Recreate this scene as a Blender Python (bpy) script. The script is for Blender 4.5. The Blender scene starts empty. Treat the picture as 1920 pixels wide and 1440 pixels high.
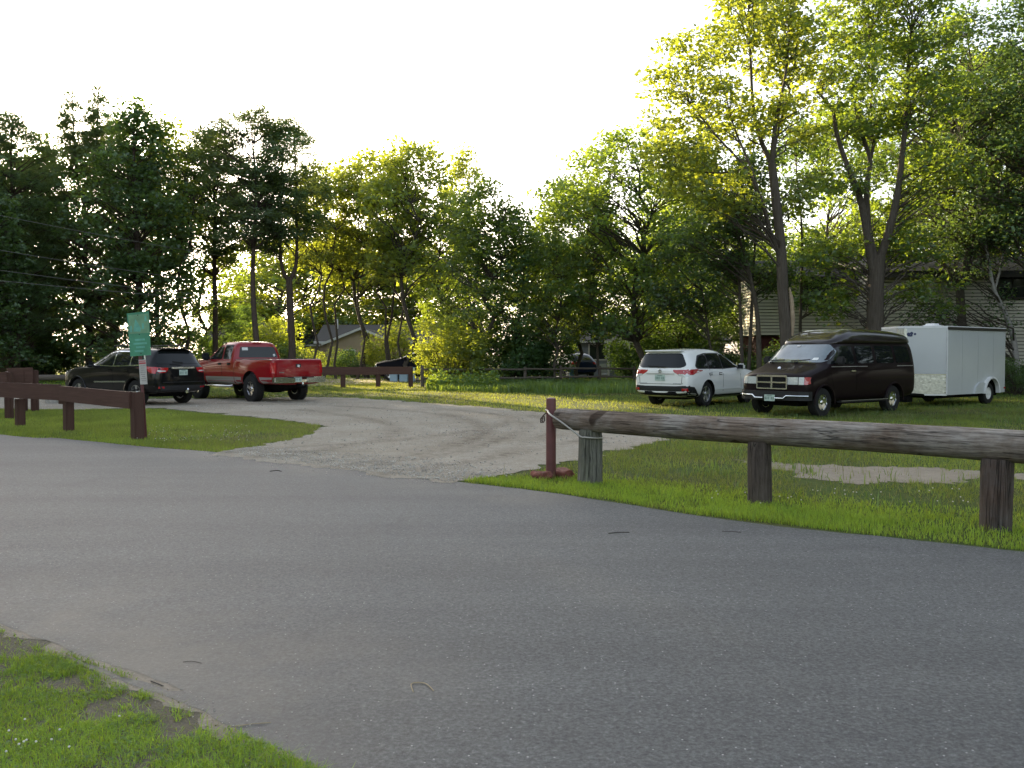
import bpy, bmesh, math, random
import numpy as np
from mathutils import Vector, Matrix
from mathutils.bvhtree import BVHTree
from mathutils.geometry import delaunay_2d_cdt
R = math.radians
PI = math.pi
sc = bpy.context.scene
COL = sc.collection
FPX, CAMH, HOR = 1700.0, 1.58, 664.0           # focal length in photo pixels, eye height, horizon row
PIT = math.atan((720 - HOR) / FPX)

def G(px, py, z=0.0):
    """the point of the place seen at a photo pixel, at height z"""
    a, b = (px - 960) / FPX, (720 - py) / FPX
    d = Vector((a, math.cos(PIT) + b * math.sin(PIT), -math.sin(PIT) + b * math.cos(PIT)))
    t = (z - CAMH) / d.z
    return Vector((d.x * t, d.y * t, z))
def AT(px, D, z=0.0):
    return Vector(((px - 960) / FPX * D, D, z))
def ZY(py, D):
    return CAMH + (HOR - py) / FPX * D

# ------------------------------------------------------------------ tagging
def tag(o, label=None, cat=None, group=None, kind=None):
    if label: o['label'] = label
    if cat: o['category'] = cat
    if group: o['group'] = group
    if kind: o['kind'] = kind
    return o
def thing(name, label, cat, loc=(0, 0, 0), rz=0.0, group=None, scale=1.0):
    o = bpy.data.objects.new(name, None)
    COL.objects.link(o)
    o.empty_display_size = 0.2
    o.location = loc; o.rotation_euler = (0, 0, rz)
    o.scale = (scale,) * 3 if not hasattr(scale, '__len__') else scale
    return tag(o, label, cat, group)
def link(name, me, parent=None, loc=None, rot=None):
    o = bpy.data.objects.new(name, me)
    COL.objects.link(o)
    if parent: o.parent = parent
    if loc is not None: o.location = loc
    if rot is not None: o.rotation_euler = rot
    return o

# ------------------------------------------------------------------ materials
def nmat(name):
    m = bpy.data.materials.new(name); m.use_nodes = True
    nt = m.node_tree
    return m, nt, nt.nodes['Principled BSDF'], nt.nodes['Material Output']
def N(nt, typ, **kw):
    n = nt.nodes.new(typ)
    for k, v in kw.items(): setattr(n, k, v)
    return n
def ramp(nt, fac, stops):
    r = N(nt, 'ShaderNodeValToRGB')
    e = r.color_ramp.elements
    while len(e) < len(stops): e.new(0.5)
    for i, (p, c) in enumerate(stops):
        e[i].position = p; e[i].color = (*c, 1)
    nt.links.new(fac, r.inputs[0])
    return r.outputs[0]
def noise(nt, scale, detail=4, rough=.6, coord='Object', stretch=None, dist=0.0):
    tc = N(nt, 'ShaderNodeTexCoord')
    v = tc.outputs[coord]
    if stretch:
        mp = N(nt, 'ShaderNodeMapping'); mp.inputs['Scale'].default_value = stretch
        nt.links.new(v, mp.inputs[0]); v = mp.outputs[0]
    n = N(nt, 'ShaderNodeTexNoise')
    n.inputs['Scale'].default_value = scale; n.inputs['Detail'].default_value = detail
    n.inputs['Roughness'].default_value = rough; n.inputs['Distortion'].default_value = dist
    nt.links.new(v, n.inputs['Vector'])
    return n.outputs['Fac']
def mixc(nt, fac, a, b, typ='MIX'):
    m = N(nt, 'ShaderNodeMix', data_type='RGBA', blend_type=typ)
    for s, v in ((0, fac), (6, a), (7, b)):
        if isinstance(v, (int, float)): m.inputs[s].default_value = v
        elif isinstance(v, tuple): m.inputs[s].default_value = (*v, 1)
        else: nt.links.new(v, m.inputs[s])
    return m.outputs[2]
def bump(nt, bsdf, h, strength=.3, dist=.02):
    b = N(nt, 'ShaderNodeBump'); b.inputs['Strength'].default_value = strength
    b.inputs['Distance'].default_value = dist
    nt.links.new(h, b.inputs['Height']); nt.links.new(b.outputs[0], bsdf.inputs['Normal'])
def plain(name, col, rough=.6, metal=0., coat=0., var=.12, vscale=8., bmp=0., spec=.5, ior=1.5, coatr=.05):
    m, nt, b, _ = nmat(name)
    b.inputs['Roughness'].default_value = rough; b.inputs['Metallic'].default_value = metal
    b.inputs['Coat Weight'].default_value = coat; b.inputs['Coat Roughness'].default_value = coatr
    b.inputs['Specular IOR Level'].default_value = spec; b.inputs['IOR'].default_value = ior
    if var:
        n = noise(nt, vscale, 5)
        lo = tuple(c * (1 - var) for c in col); hi = tuple(min(1, c * (1 + var)) for c in col)
        nt.links.new(ramp(nt, n, [(.3, lo), (.7, hi)]), b.inputs['Base Color'])
        if bmp: bump(nt, b, n, bmp)
    else: b.inputs['Base Color'].default_value = (*col, 1)
    return m
def paint(name, col, dirt=.25, metal=.0, rough=.35, coat=1.0):
    """car paint: base colour under a clear coat, a film of road dust low down"""
    m, nt, b, _ = nmat(name)
    tc = N(nt, 'ShaderNodeTexCoord'); sp = N(nt, 'ShaderNodeSeparateXYZ')
    nt.links.new(tc.outputs['Object'], sp.inputs[0])
    mr = N(nt, 'ShaderNodeMapRange'); mr.inputs[1].default_value = .25; mr.inputs[2].default_value = .8
    mr.inputs[3].default_value = dirt * .8; mr.inputs[4].default_value = 0.0
    nt.links.new(sp.outputs['Z'], mr.inputs[0])
    n = noise(nt, 6., 6)
    mu = N(nt, 'ShaderNodeMath', operation='MULTIPLY'); nt.links.new(mr.outputs[0], mu.inputs[0]); nt.links.new(n, mu.inputs[1])
    nt.links.new(mixc(nt, mu.outputs[0], col, (.20, .17, .13)), b.inputs['Base Color'])
    b.inputs['Metallic'].default_value = metal; b.inputs['Roughness'].default_value = rough
    b.inputs['Coat Weight'].default_value = coat; b.inputs['Coat Roughness'].default_value = .05
    b.inputs['Specular IOR Level'].default_value = .12
    # faint orange-peel
    n2 = noise(nt, 3., 2)
    bump(nt, b, n2, .04, .01)
    return m
def leafmat(name, dark, light, trans, tw=.45, rough=.55, gl=.06):
    m = bpy.data.materials.new(name); m.use_nodes = True
    nt = m.node_tree; nt.nodes.clear()
    out = N(nt, 'ShaderNodeOutputMaterial')
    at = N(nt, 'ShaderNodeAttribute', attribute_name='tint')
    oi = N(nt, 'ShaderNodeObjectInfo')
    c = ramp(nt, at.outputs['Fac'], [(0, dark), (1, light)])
    hs = N(nt, 'ShaderNodeHueSaturation')
    mr = N(nt, 'ShaderNodeMapRange'); mr.inputs[3].default_value = .478; mr.inputs[4].default_value = .518
    nt.links.new(oi.outputs['Random'], mr.inputs[0]); nt.links.new(mr.outputs[0], hs.inputs['Hue'])
    mv = N(nt, 'ShaderNodeMapRange'); mv.inputs[3].default_value = .82; mv.inputs[4].default_value = 1.18
    nt.links.new(oi.outputs['Random'], mv.inputs[0]); nt.links.new(mv.outputs[0], hs.inputs['Value'])
    nt.links.new(c, hs.inputs['Color'])
    d = N(nt, 'ShaderNodeBsdfDiffuse'); nt.links.new(hs.outputs[0], d.inputs[0])
    t = N(nt, 'ShaderNodeBsdfTranslucent')
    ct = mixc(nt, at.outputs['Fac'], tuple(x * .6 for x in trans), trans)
    nt.links.new(ct, t.inputs[0])
    mx = N(nt, 'ShaderNodeMixShader'); mx.inputs[0].default_value = tw
    nt.links.new(d.outputs[0], mx.inputs[1]); nt.links.new(t.outputs[0], mx.inputs[2])
    g = N(nt, 'ShaderNodeBsdfGlossy'); g.inputs['Roughness'].default_value = rough
    g.inputs[0].default_value = (.9, .95, 1, 1)
    m2 = N(nt, 'ShaderNodeMixShader'); m2.inputs[0].default_value = gl
    nt.links.new(mx.outputs[0], m2.inputs[1]); nt.links.new(g.outputs[0], m2.inputs[2])
    nt.links.new(m2.outputs[0], out.inputs[0])
    return m
def woodmat(name, stops, axis=0, scale=9., rough=.85, bmp=.6, patch=None, dist=.015, crack=False):
    m, nt, b, _ = nmat(name)
    st = [6., 6., 6.]; st[axis] = .55 if crack else .35
    n = noise(nt, scale, 8, .75, stretch=tuple(st), dist=.4)
    c = ramp(nt, n, stops); h = n
    if patch:
        p = noise(nt, 1.4, 5, .65)
        c = mixc(nt, ramp(nt, p, [(.40, (0, 0, 0)), (.58, (1, 1, 1))]), c, mixc(nt, .85, c, patch, 'MULTIPLY'))
    if crack:
        s2 = [9., 9., 9.]; s2[axis] = .30
        q = noise(nt, 1.7, 3, .5, stretch=tuple(s2), dist=.6)
        k = ramp(nt, q, [(.485, (1, 1, 1)), (.5, (0, 0, 0)), (.515, (1, 1, 1))])
        c = mixc(nt, .8, c, k, 'MULTIPLY')
        kn = noise(nt, 2.3, 2, .4); kr = ramp(nt, kn, [(.70, (1, 1, 1)), (.735, (.35, .3, .27))])
        c = mixc(nt, 1., c, kr, 'MULTIPLY')
        mm = N(nt, 'ShaderNodeMath', operation='MULTIPLY'); nt.links.new(n, mm.inputs[0]); nt.links.new(k, mm.inputs[1]); h = mm.outputs[0]
    nt.links.new(c, b.inputs['Base Color']); b.inputs['Roughness'].default_value = rough
    b.inputs['Specular IOR Level'].default_value = .25
    bump(nt, b, h, bmp, dist)
    return m
M = {}
M['black_paint'] = paint('black_paint', (.004, .004, .005), .03, coat=.6)
M['red_paint'] = paint('red_paint', (.25, .005, .010), .08, rough=.4)
M['silver_paint'] = paint('silver_paint', (.42, .40, .38), .4, metal=.5, rough=.45)
M['white_paint'] = paint('white_paint', (.80, .80, .78), .12)
M['plum_paint'] = paint('plum_paint', (.0075, .0026, .0042), .02, coat=.2, rough=.5)
M['plum_gloss'] = paint('plum_gloss', (.010, .005, .006), .0, coat=1., rough=.4)
M['navy_paint'] = paint('navy_paint', (.010, .016, .05), .05, coat=.5)
M['charcoal_paint'] = paint('charcoal_paint', (.004, .004, .008), .0, coat=.0, rough=.6)
M['glass'] = plain('tinted_glass', (.008, .010, .011), .03, var=0, spec=.5, ior=1.45)
M['windshield'] = plain('windshield_sky_tint', (.12, .155, .175), .04, var=.3, vscale=1.5, spec=.9, ior=1.75)  # pale blue-grey base imitates the sky mirrored in the glass
M['rubber'] = plain('tyre_rubber', (.018, .018, .018), .8, var=.3, vscale=30, bmp=.2, spec=.25)
M['trim'] = plain('black_plastic', (.018, .018, .02), .55, var=.2, vscale=20, spec=.35)
M['under'] = plain('underbody', (.008, .008, .008), .9, var=.2, spec=.1)
M['chrome'] = plain('chrome', (.75, .76, .78), .16, metal=1., var=.05)
M['alloy'] = plain('alloy_wheel', (.55, .56, .58), .28, metal=.9, var=.08)
M['tail'] = plain('red_lens', (.40, .006, .012), .12, coat=1., var=.15, vscale=20)
M['clearlens'] = plain('clear_lens', (.55, .58, .56), .1, coat=1., var=.15, vscale=25)
M['amber'] = plain('amber_lens', (.42, .05, .05), .12, coat=1., var=.1)
M['plate'] = plain('plate', (.42, .52, .47), .45, var=.15, vscale=9)
M['platedark'] = plain('plate_characters', (.16, .24, .21), .5, var=0)
M['white_plastic'] = plain('white_plastic', (.72, .72, .72), .45, var=.06)
M['sticker'] = plain('sticker', (.72, .74, .72), .5, var=.06)
M['alu_white'] = plain('white_aluminium_skin', (.52, .54, .55), .24, coat=.5, var=.03, vscale=1.2, spec=.5, coatr=.12)
M['alu_seam'] = plain('panel_joint', (.40, .41, .41), .5, var=.1)
M['alu_side'] = M['alu_white']
M['tread'] = plain('diamond_plate', (.55, .55, .52), .3, metal=.9, var=.25, vscale=14, bmp=.3)
M['dark_trim'] = plain('dark_roof_trim', (.035, .03, .026), .5, var=.15)
M['bark'] = woodmat('grey_bark', [(.25, (.035, .028, .022)), (.5, (.085, .07, .056)), (.75, (.15, .13, .105))], 2, 5., .95, .9, dist=.03)
M['pinebark'] = woodmat('pine_bark', [(.25, (.03, .022, .018)), (.5, (.075, .055, .045)), (.75, (.13, .10, .085))], 2, 6., .95, .9, dist=.03)
M['birchbark'] = woodmat('birch_bark', [(.3, (.07, .06, .055)), (.42, (.30, .28, .26)), (.8, (.46, .44, .41))], 0, 2.5, .85, .3)
M['rawwood'] = plain('bare_wood', (.33, .25, .17), .9, var=.25, vscale=6)
M['logrey'] = woodmat('weathered_log', [(.25, (.072, .060, .050)), (.42, (.20, .178, .155)), (.56, (.33, .302, .268)), (.8, (.48, .45, .41))], 0, 6., .95, 1., patch=(.58, .46, .38), dist=.025, crack=True)
M['postgrey'] = woodmat('weathered_post', [(.25, (.045, .042, .036)), (.45, (.13, .125, .11)), (.62, (.22, .215, .19)), (.85, (.33, .32, .29))], 2, 5., .95, 1., patch=(.75, .78, .62), dist=.02, crack=True)
M['postbrown'] = woodmat('dark_post', [(.3, (.038, .031, .027)), (.5, (.092, .075, .065)), (.8, (.18, .155, .135))], 2, 5., .95, 1., patch=(.7, .65, .6), dist=.02, crack=True)
M['postdark'] = woodmat('brown_grey_post', [(.3, (.045, .037, .034)), (.5, (.10, .088, .082)), (.8, (.19, .17, .165))], 2, 5., .95, 1., patch=(.9, .62, .48), dist=.02, crack=True)
M['brownboard'] = woodmat('brown_painted_board', [(.2, (.052, .027, .021)), (.5, (.082, .042, .032)), (.85, (.120, .064, .049))], 0, 4., .75, .25, dist=.006)
M['brownpost'] = woodmat('brown_painted_post', [(.2, (.045, .023, .018)), (.5, (.072, .037, .028)), (.85, (.105, .056, .043))], 2, 4., .75, .25, dist=.006)
M['redsteel'] = plain('red_brown_steel', (.115, .034, .034), .5, var=.22, vscale=7, bmp=.08)
M['rubble'] = plain('red_stained_rubble', (.16, .055, .038), .9, var=.55, vscale=14, bmp=.6)
M['rail'] = woodmat('grey_brown_rail', [(.2, (.05, .04, .032)), (.5, (.11, .09, .075)), (.8, (.18, .15, .125))], 0, 5.)
M['cable'] = plain('steel_cable', (.38, .36, .32), .45, metal=.4, var=.2, vscale=60)
M['rust'] = plain('rusty_hook', (.05, .025, .018), .8, var=.3, vscale=40)
M['greensign'] = plain('faded_green_sign', (.045, .215, .12), .38, var=.22, vscale=3.5, spec=.5)
M['signfade'] = plain('sun_faded_green', (.13, .27, .15), .45, var=.25, vscale=5)
M['signlight'] = plain('pale_sign_marking', (.10, .33, .25), .4, var=.2, vscale=9)
M['whitesign'] = plain('white_sign', (.42, .40, .37), .5, var=.08, vscale=9)
M['redband'] = plain('red_sign_band', (.40, .05, .06), .5, var=.15)
M['greyline'] = plain('worn_lettering', (.24, .23, .21), .5, var=.2, vscale=30)
M['cream_siding'] = plain('cream_siding', (.68, .64, .54), .75, var=.08, vscale=2., spec=.3)
M['lap_shade'] = plain('siding_shadow_gap', (.12, .105, .085), .9, var=.1)  # dark backing colour imitates the shade line under each clapboard
M['redwall'] = plain('dark_red_wall', (.085, .02, .02), .8, var=.15)
M['foundation'] = plain('foundation', (.06, .052, .05), .9, var=.3, vscale=3, bmp=.2)
M['shingle'] = plain('roof_shingle', (.045, .042, .044), .9, var=.3, vscale=14, bmp=.3)
M['shingle_blue'] = plain('grey_blue_shingle', (.11, .10, .09), .95, spec=.1, var=.2, vscale=14, bmp=.2)
M['whitetrim'] = plain('white_trim', (.62, .6, .56), .6, var=.06)
M['tanwall'] = plain('tan_wall', (.40, .30, .20), .8, var=.06, vscale=2)
M['brownwall'] = plain('brown_wall', (.15, .115, .085), .85, var=.12, vscale=2)
M['yellowwall'] = plain('pale_yellow_wall', (.50, .42, .25), .8, var=.06, vscale=2)
M['greywall'] = plain('grey_blue_wall', (.22, .24, .26), .8, var=.1, vscale=2)
M['pane'] = plain('window_pane', (.02, .024, .026), .06, var=0, spec=.6)
M['bluebox'] = plain('pale_blue_plastic', (.34, .47, .56), .5, var=.06)
M['bluebin'] = plain('blue_bin_plastic', (.07, .17, .26), .5, var=.1)
M['board'] = plain('pale_board', (.32, .31, .29), .8, var=.15, vscale=4)
M['stone'] = plain('pale_stone', (.30, .28, .25), .9, var=.3, vscale=5, bmp=.5)
M['wire'] = plain('wire', (.13, .125, .12), .6, var=0)
M['straw'] = plain('dry_straw', (.34, .27, .17), .8, var=.2, vscale=30)
M['twig'] = plain('dark_twig', (.04, .033, .028), .9, var=.3, vscale=40)
M['petal'] = plain('clover_petal', (.62, .58, .54), .8, var=.1)
M['orange'] = plain('orange_plastic', (.55, .16, .05), .5, var=.1)
# foliage
M['leaf_maple'] = leafmat('maple_leaf', (.026, .068, .014), (.100, .195, .032), (.40, .52, .036), .5)
M['leaf_bright'] = leafmat('bright_leaf', (.038, .092, .014), (.135, .23, .032), (.58, .64, .045), .54)
M['leaf_dark'] = leafmat('dark_leaf', (.024, .064, .018), (.090, .175, .040), (.22, .34, .034), .45)
M['leaf_birch'] = leafmat('birch_leaf', (.030, .075, .024), (.105, .190, .050), (.22, .33, .04), .42)
M['needle'] = leafmat('pine_needle', (.032, .072, .026), (.105, .180, .060), (.22, .28, .04), .38, .5, .05)
M['grass'] = leafmat('grass_blade', (.078, .165, .018), (.24, .43, .038), (.55, .62, .05), .38, .6, .03)
M['meadow'] = leafmat('meadow_blade', (.062, .118, .022), (.19, .31, .050), (.52, .54, .06), .38, .6, .03)
M['dry'] = leafmat('dry_grass', (.12, .125, .045), (.29, .28, .115), (.36, .32, .07), .35, .6, .03)
M['weed'] = leafmat('weed_leaf', (.035, .10, .014), (.13, .26, .03), (.38, .50, .035), .45)

def groundmat():
    m, nt, b, _ = nmat('soil_and_thatch')
    n1 = noise(nt, .35, 6); n2 = noise(nt, 9., 8, .7)
    c1 = ramp(nt, n2, [(.3, (.045, .05, .018)), (.5, (.075, .088, .026)), (.72, (.12, .105, .055))])
    c2 = ramp(nt, n2, [(.3, (.04, .062, .014)), (.55, (.065, .10, .022)), (.8, (.10, .12, .04))])
    nt.links.new(mixc(nt, ramp(nt, n1, [(.4, (0, 0, 0)), (.6, (1, 1, 1))]), c1, c2), b.inputs['Base Color'])
    b.inputs['Roughness'].default_value = .95; b.inputs['Specular IOR Level'].default_value = .1
    bump(nt, b, n2, .7, .03)
    return m
def dirtmat(name, stops, fine=60., big=.8, bs=.5, bd=.012):
    m, nt, b, _ = nmat(name)
    n1 = noise(nt, big, 5, .6); n2 = noise(nt, fine, 6, .75); n3 = noise(nt, 6., 6, .65)
    c = ramp(nt, n2, stops)
    c = mixc(nt, .5, c, ramp(nt, n3, [(.3, (.62, .60, .56)), (.7, (1, 1, 1))]), 'MULTIPLY')
    c = mixc(nt, .55, c, ramp(nt, n1, [(.35, (.66, .63, .58)), (.65, (1, 1, 1))]), 'MULTIPLY')
    nt.links.new(c, b.inputs['Base Color']); b.inputs['Roughness'].default_value = .95
    b.inputs['Specular IOR Level'].default_value = .15
    ad = N(nt, 'ShaderNodeMath', operation='ADD'); nt.links.new(n2, ad.inputs[0]); nt.links.new(n3, ad.inputs[1])
    bump(nt, b, ad.outputs[0], bs, bd)
    return m, nt, b
M['ground'] = groundmat()
M['soil'] = dirtmat('soil', [(.3, (.10, .088, .066)), (.55, (.17, .152, .118)), (.75, (.25, .228, .18))], 70.)[0]
M['sand'] = dirtmat('sand', [(.3, (.22, .19, .15)), (.55, (.33, .29, .235)), (.75, (.44, .40, .33))])[0]
def gravelmat():
    m, nt, b = dirtmat('gravel', [(.28, (.225, .20, .162)), (.5, (.40, .36, .298)), (.72, (.58, .53, .45))], 45., .5, .8, .02)
    at = N(nt, 'ShaderNodeAttribute', attribute_name='track'); lk = b.inputs['Base Color'].links[0].from_socket
    mu = N(nt, 'ShaderNodeMath', operation='MULTIPLY'); nt.links.new(ramp(nt, noise(nt, 5., 7, .75), [(.36, (0, 0, 0)), (.62, (1, 1, 1))]), mu.inputs[1]); nt.links.new(at.outputs['Fac'], mu.inputs[0])
    nt.links.new(mixc(nt, mu.outputs[0], lk, mixc(nt, 1.0, lk, (.40, .36, .32), 'MULTIPLY')), b.inputs['Base Color'])
    return m
M['gravel'] = gravelmat()
M['pebble'] = plain('pebble', (.42, .39, .345), .9, var=.5, vscale=3.)
M['drive'] = plain('pinkish_driveway', (.26, .21, .18), .9, var=.12, vscale=3)
def asphalt():
    m, nt, b, _ = nmat('asphalt')
    tc = N(nt, 'ShaderNodeTexCoord')
    f = noise(nt, 46., 5, .9); big = noise(nt, .45, 5, .6); mid = noise(nt, 14., 6, .75)
    c = ramp(nt, f, [(.33, (.036, .037, .037)), (.5, (.110, .113, .113)), (.61, (.175, .179, .179)), (.73, (.36, .365, .365))])
    c = mixc(nt, .55, c, ramp(nt, mid, [(.3, (.66, .66, .66)), (.7, (1, 1, 1))]), 'MULTIPLY')
    c = mixc(nt, .6, c, ramp(nt, big, [(.35, (.74, .74, .75)), (.68, (1, 1, 1))]), 'MULTIPLY')
    st_ = noise(nt, 1.15, 5, .6, dist=1.2); c = mixc(nt, .5, c, ramp(nt, st_, [(.60, (1, 1, 1)), (.72, (.62, .62, .63))]), 'MULTIPLY')
    # pale aggregate sparkle
    v = N(nt, 'ShaderNodeTexVoronoi'); v.inputs['Scale'].default_value = 30.
    nt.links.new(tc.outputs['Object'], v.inputs['Vector'])
    sp = ramp(nt, v.outputs['Distance'], [(.10, (1, 1, 1)), (.16, (0, 0, 0))])
    sep = N(nt, 'ShaderNodeSeparateColor'); nt.links.new(v.outputs['Color'], sep.inputs[0])
    gt = N(nt, 'ShaderNodeMath', operation='GREATER_THAN'); gt.inputs[1].default_value = .80
    nt.links.new(sep.outputs[0], gt.inputs[0])
    mu = N(nt, 'ShaderNodeMath', operation='MULTIPLY'); nt.links.new(sp, mu.inputs[0]); nt.links.new(gt.outputs[0], mu.inputs[1])
    c = mixc(nt, mu.outputs[0], c, (.42, .42, .41))
    wp = noise(nt, .55, 3, .5, stretch=(1.0, 1.0, 1.0)); mp_ = N(nt, 'ShaderNodeMapping'); mp_.inputs['Rotation'].default_value = (0, 0, R(36.7)); mp_.inputs['Scale'].default_value = (.05, .9, 1)
    nt.links.new(tc.outputs['Object'], mp_.inputs[0]); wn = N(nt, 'ShaderNodeTexNoise'); wn.inputs['Scale'].default_value = 1.6; wn.inputs['Detail'].default_value = 4; nt.links.new(mp_.outputs[0], wn.inputs[0])
    c = mixc(nt, .7, c, ramp(nt, wn.outputs['Fac'], [(.36, (.74, .74, .75)), (.62, (1, 1, 1))]), 'MULTIPLY')
    # tan dust drifted onto the tarmac in patches
    du = noise(nt, .8, 5, .65)
    geo = N(nt, 'ShaderNodeAttribute', attribute_name='dust')
    mu2 = N(nt, 'ShaderNodeMath', operation='MULTIPLY'); nt.links.new(geo.outputs['Fac'], mu2.inputs[0])
    nt.links.new(ramp(nt, du, [(.35, (.15, .15, .15)), (.6, (1, 1, 1))]), mu2.inputs[1])
    c = mixc(nt, mu2.outputs[0], c, (.21, .185, .15))
    nt.links.new(c, b.inputs['Base Color'])
    b.inputs['Roughness'].default_value = .72; b.inputs['Specular IOR Level'].default_value = .4
    bump(nt, b, f, .7, .008)
    return m
M['asphalt'] = asphalt()

# ------------------------------------------------------------------ mesh builder
class MB:
    def __init__(s): s.v = []; s.f = []; s.m = []; s.mats = []
    def mi(s, mat):
        if mat not in s.mats: s.mats.append(mat)
        return s.mats.index(mat)
    def add(s, vs, fs, mat):
        o = len(s.v); s.v.extend([tuple(p) for p in vs]); k = s.mi(mat)
        for f in fs: s.f.append([o + i for i in f]); s.m.append(k)
        return s
    def box(s, c, sz, mat, rot=None, bev=0.0, taper=1.0):
        x, y, z = sz[0] / 2, sz[1] / 2, sz[2] / 2
        bm = bmesh.new(); bmesh.ops.create_cube(bm, size=1.0)
        for v in bm.verts:
            k = taper if v.co.z > 0 else 1.0
            v.co = Vector((v.co.x * 2 * x * k, v.co.y * 2 * y * k, v.co.z * 2 * z))
        if bev > 0: bmesh.ops.bevel(bm, geom=bm.edges[:], offset=bev, segments=2, affect='EDGES', clamp_overlap=True)
        mt = (rot if isinstance(rot, Matrix) else Matrix.Rotation(rot or 0, 3, 'Z'))
        bm.verts.index_update()
        s.add([mt @ v.co + Vector(c) for v in bm.verts], [[v.index for v in f.verts] for f in bm.faces], mat)
        bm.free(); return s
    def tube(s, pts, rad, mat, k=8, caps=True, jit=0.0, rng=None):
        pts = [Vector(p) for p in pts]; n = len(pts)
        if not hasattr(rad, '__len__'): rad = [rad] * n
        vs = []; fs = []
        t0 = (pts[1] - pts[0]).normalized()
        a = t0.orthogonal().normalized()
        for i in range(n):
            t = (pts[min(i + 1, n - 1)] - pts[max(i - 1, 0)]).normalized()
            a = (a - t * a.dot(t)).normalized(); b = t.cross(a)
            for j in range(k):
                w = 2 * PI * j / k
                r = rad[i] * (1 + (rng.uniform(-jit, jit) if rng else 0))
                vs.append(pts[i] + (a * math.cos(w) + b * math.sin(w)) * r)
        for i in range(n - 1):
            for j in range(k):
                fs.append([i * k + j, i * k + (j + 1) % k, (i + 1) * k + (j + 1) % k, (i + 1) * k + j])
        if caps: fs.append(list(range(k))[::-1]); fs.append(list(range((n - 1) * k, n * k)))
        return s.add(vs, fs, mat)
    def lathe(s, prof, mat, k=28, axis='y', c=(0, 0, 0), closed=False):
        """prof: (r, h) along the axis"""
        vs = []; fs = []; n = len(prof)
        for r, h in prof:
            for j in range(k):
                w = 2 * PI * j / k
                p = {'y': (r * math.cos(w), h, r * math.sin(w)), 'z': (r * math.cos(w), r * math.sin(w), h), 'x': (h, r * math.cos(w), r * math.sin(w))}[axis]
                vs.append(Vector(p) + Vector(c))
        for i in range(n if closed else n - 1):
            i2 = (i + 1) % n
            for j in range(k):
                fs.append([i * k + j, i * k + (j + 1) % k, i2 * k + (j + 1) % k, i2 * k + j])
        if not closed:
            fs.append(list(range(k))); fs.append(list(range((n - 1) * k, n * k)))
        return s.add(vs, fs, mat)
    def prism(s, poly, h0, h1, mat, axis='z'):
        """a polygon extruded along an axis"""
        n = len(poly); vs = []
        for h in (h0, h1):
            for a, b in poly: vs.append({'z': (a, b, h), 'y': (a, h, b), 'x': (h, a, b)}[axis])
        fs = [list(range(n)), list(range(n, 2 * n))[::-1]] + [[i, i + n, (i + 1) % n + n, (i + 1) % n] for i in range(n)]
        return s.add(vs, fs, mat)
    def mesh(s, name, smooth=None):
        me = bpy.data.meshes.new(name)
        me.from_pydata(s.v, [], s.f)
        for m in s.mats: me.materials.append(m)
        if len(s.mats) > 1: me.polygons.foreach_set('material_index', s.m)
        bm = bmesh.new(); bm.from_mesh(me); bmesh.ops.recalc_face_normals(bm, faces=bm.faces[:]); bm.to_mesh(me); bm.free()
        if smooth:
            me.polygons.foreach_set('use_smooth', [True] * len(me.polygons))
            me.set_sharp_from_angle(angle=R(smooth))
        me.update(); return me
    def build(s, name, parent=None, smooth=None, loc=None, rot=None):
        return link(name, s.mesh(name, smooth), parent, loc, rot)

def npmesh(name, V, F, mat, tint=None):
    me = bpy.data.meshes.new(name)
    me.from_pydata(V, [], F)
    me.materials.append(mat)
    if tint is not None:
        a = me.attributes.new('tint', 'FLOAT', 'FACE'); a.data.foreach_set('value', tint.astype(np.float32))
    me.update(); return me
def vnoise(x, y, scale, seed=0):
    x = np.asarray(x) * scale + 131.7 * seed; y = np.asarray(y) * scale + 57.3 * seed
    xi = np.floor(x).astype(int); yi = np.floor(y).astype(int); fx = x - xi; fy = y - yi
    def h(a, b):
        v = np.sin(a * 127.1 + b * 311.7 + seed * 17.3) * 43758.5453
        return v - np.floor(v)
    fx = fx * fx * (3 - 2 * fx); fy = fy * fy * (3 - 2 * fy)
    return (h(xi, yi) * (1 - fx) + h(xi + 1, yi) * fx) * (1 - fy) + (h(xi, yi + 1) * (1 - fx) + h(xi + 1, yi + 1) * fx) * fy
def fbm(x, y, s, seed=0): return .55 * vnoise(x, y, s, seed) + .3 * vnoise(x, y, s * 2.3, seed + 1) + .15 * vnoise(x, y, s * 5.1, seed + 2)
def inpoly(x, y, poly):
    r = np.zeros(x.shape, bool); n = len(poly); j = n - 1
    for i in range(n):
        xi, yi = poly[i]; xj, yj = poly[j]
        if yi != yj:
            r ^= ((yi > y) != (yj > y)) & (x < (xj - xi) * (y - yi) / (yj - yi) + xi)
        j = i
    return r
def rough_poly(poly, step, amp, seed, closed=True):
    """resample an outline and roughen it"""
    out = []; n = len(poly)
    for i in range(n):
        a = Vector(poly[i][:2]); b = Vector(poly[(i + 1) % n][:2]); L = (b - a).length
        k = max(1, int(L / step)); nrm = Vector((-(b - a).y, (b - a).x)); nrm.normalize()
        for j in range(k):
            p = a.lerp(b, j / k)
            s = amp(p) if callable(amp) else amp
            o = (float(fbm(p.x, p.y, .9 / max(step, .05) * .25, seed)) - .5) * 2 * s + (float(vnoise(p.x, p.y, 1.3 / step, seed + 5)) - .5) * s * .8
            out.append(p + nrm * o)
    return out
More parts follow.
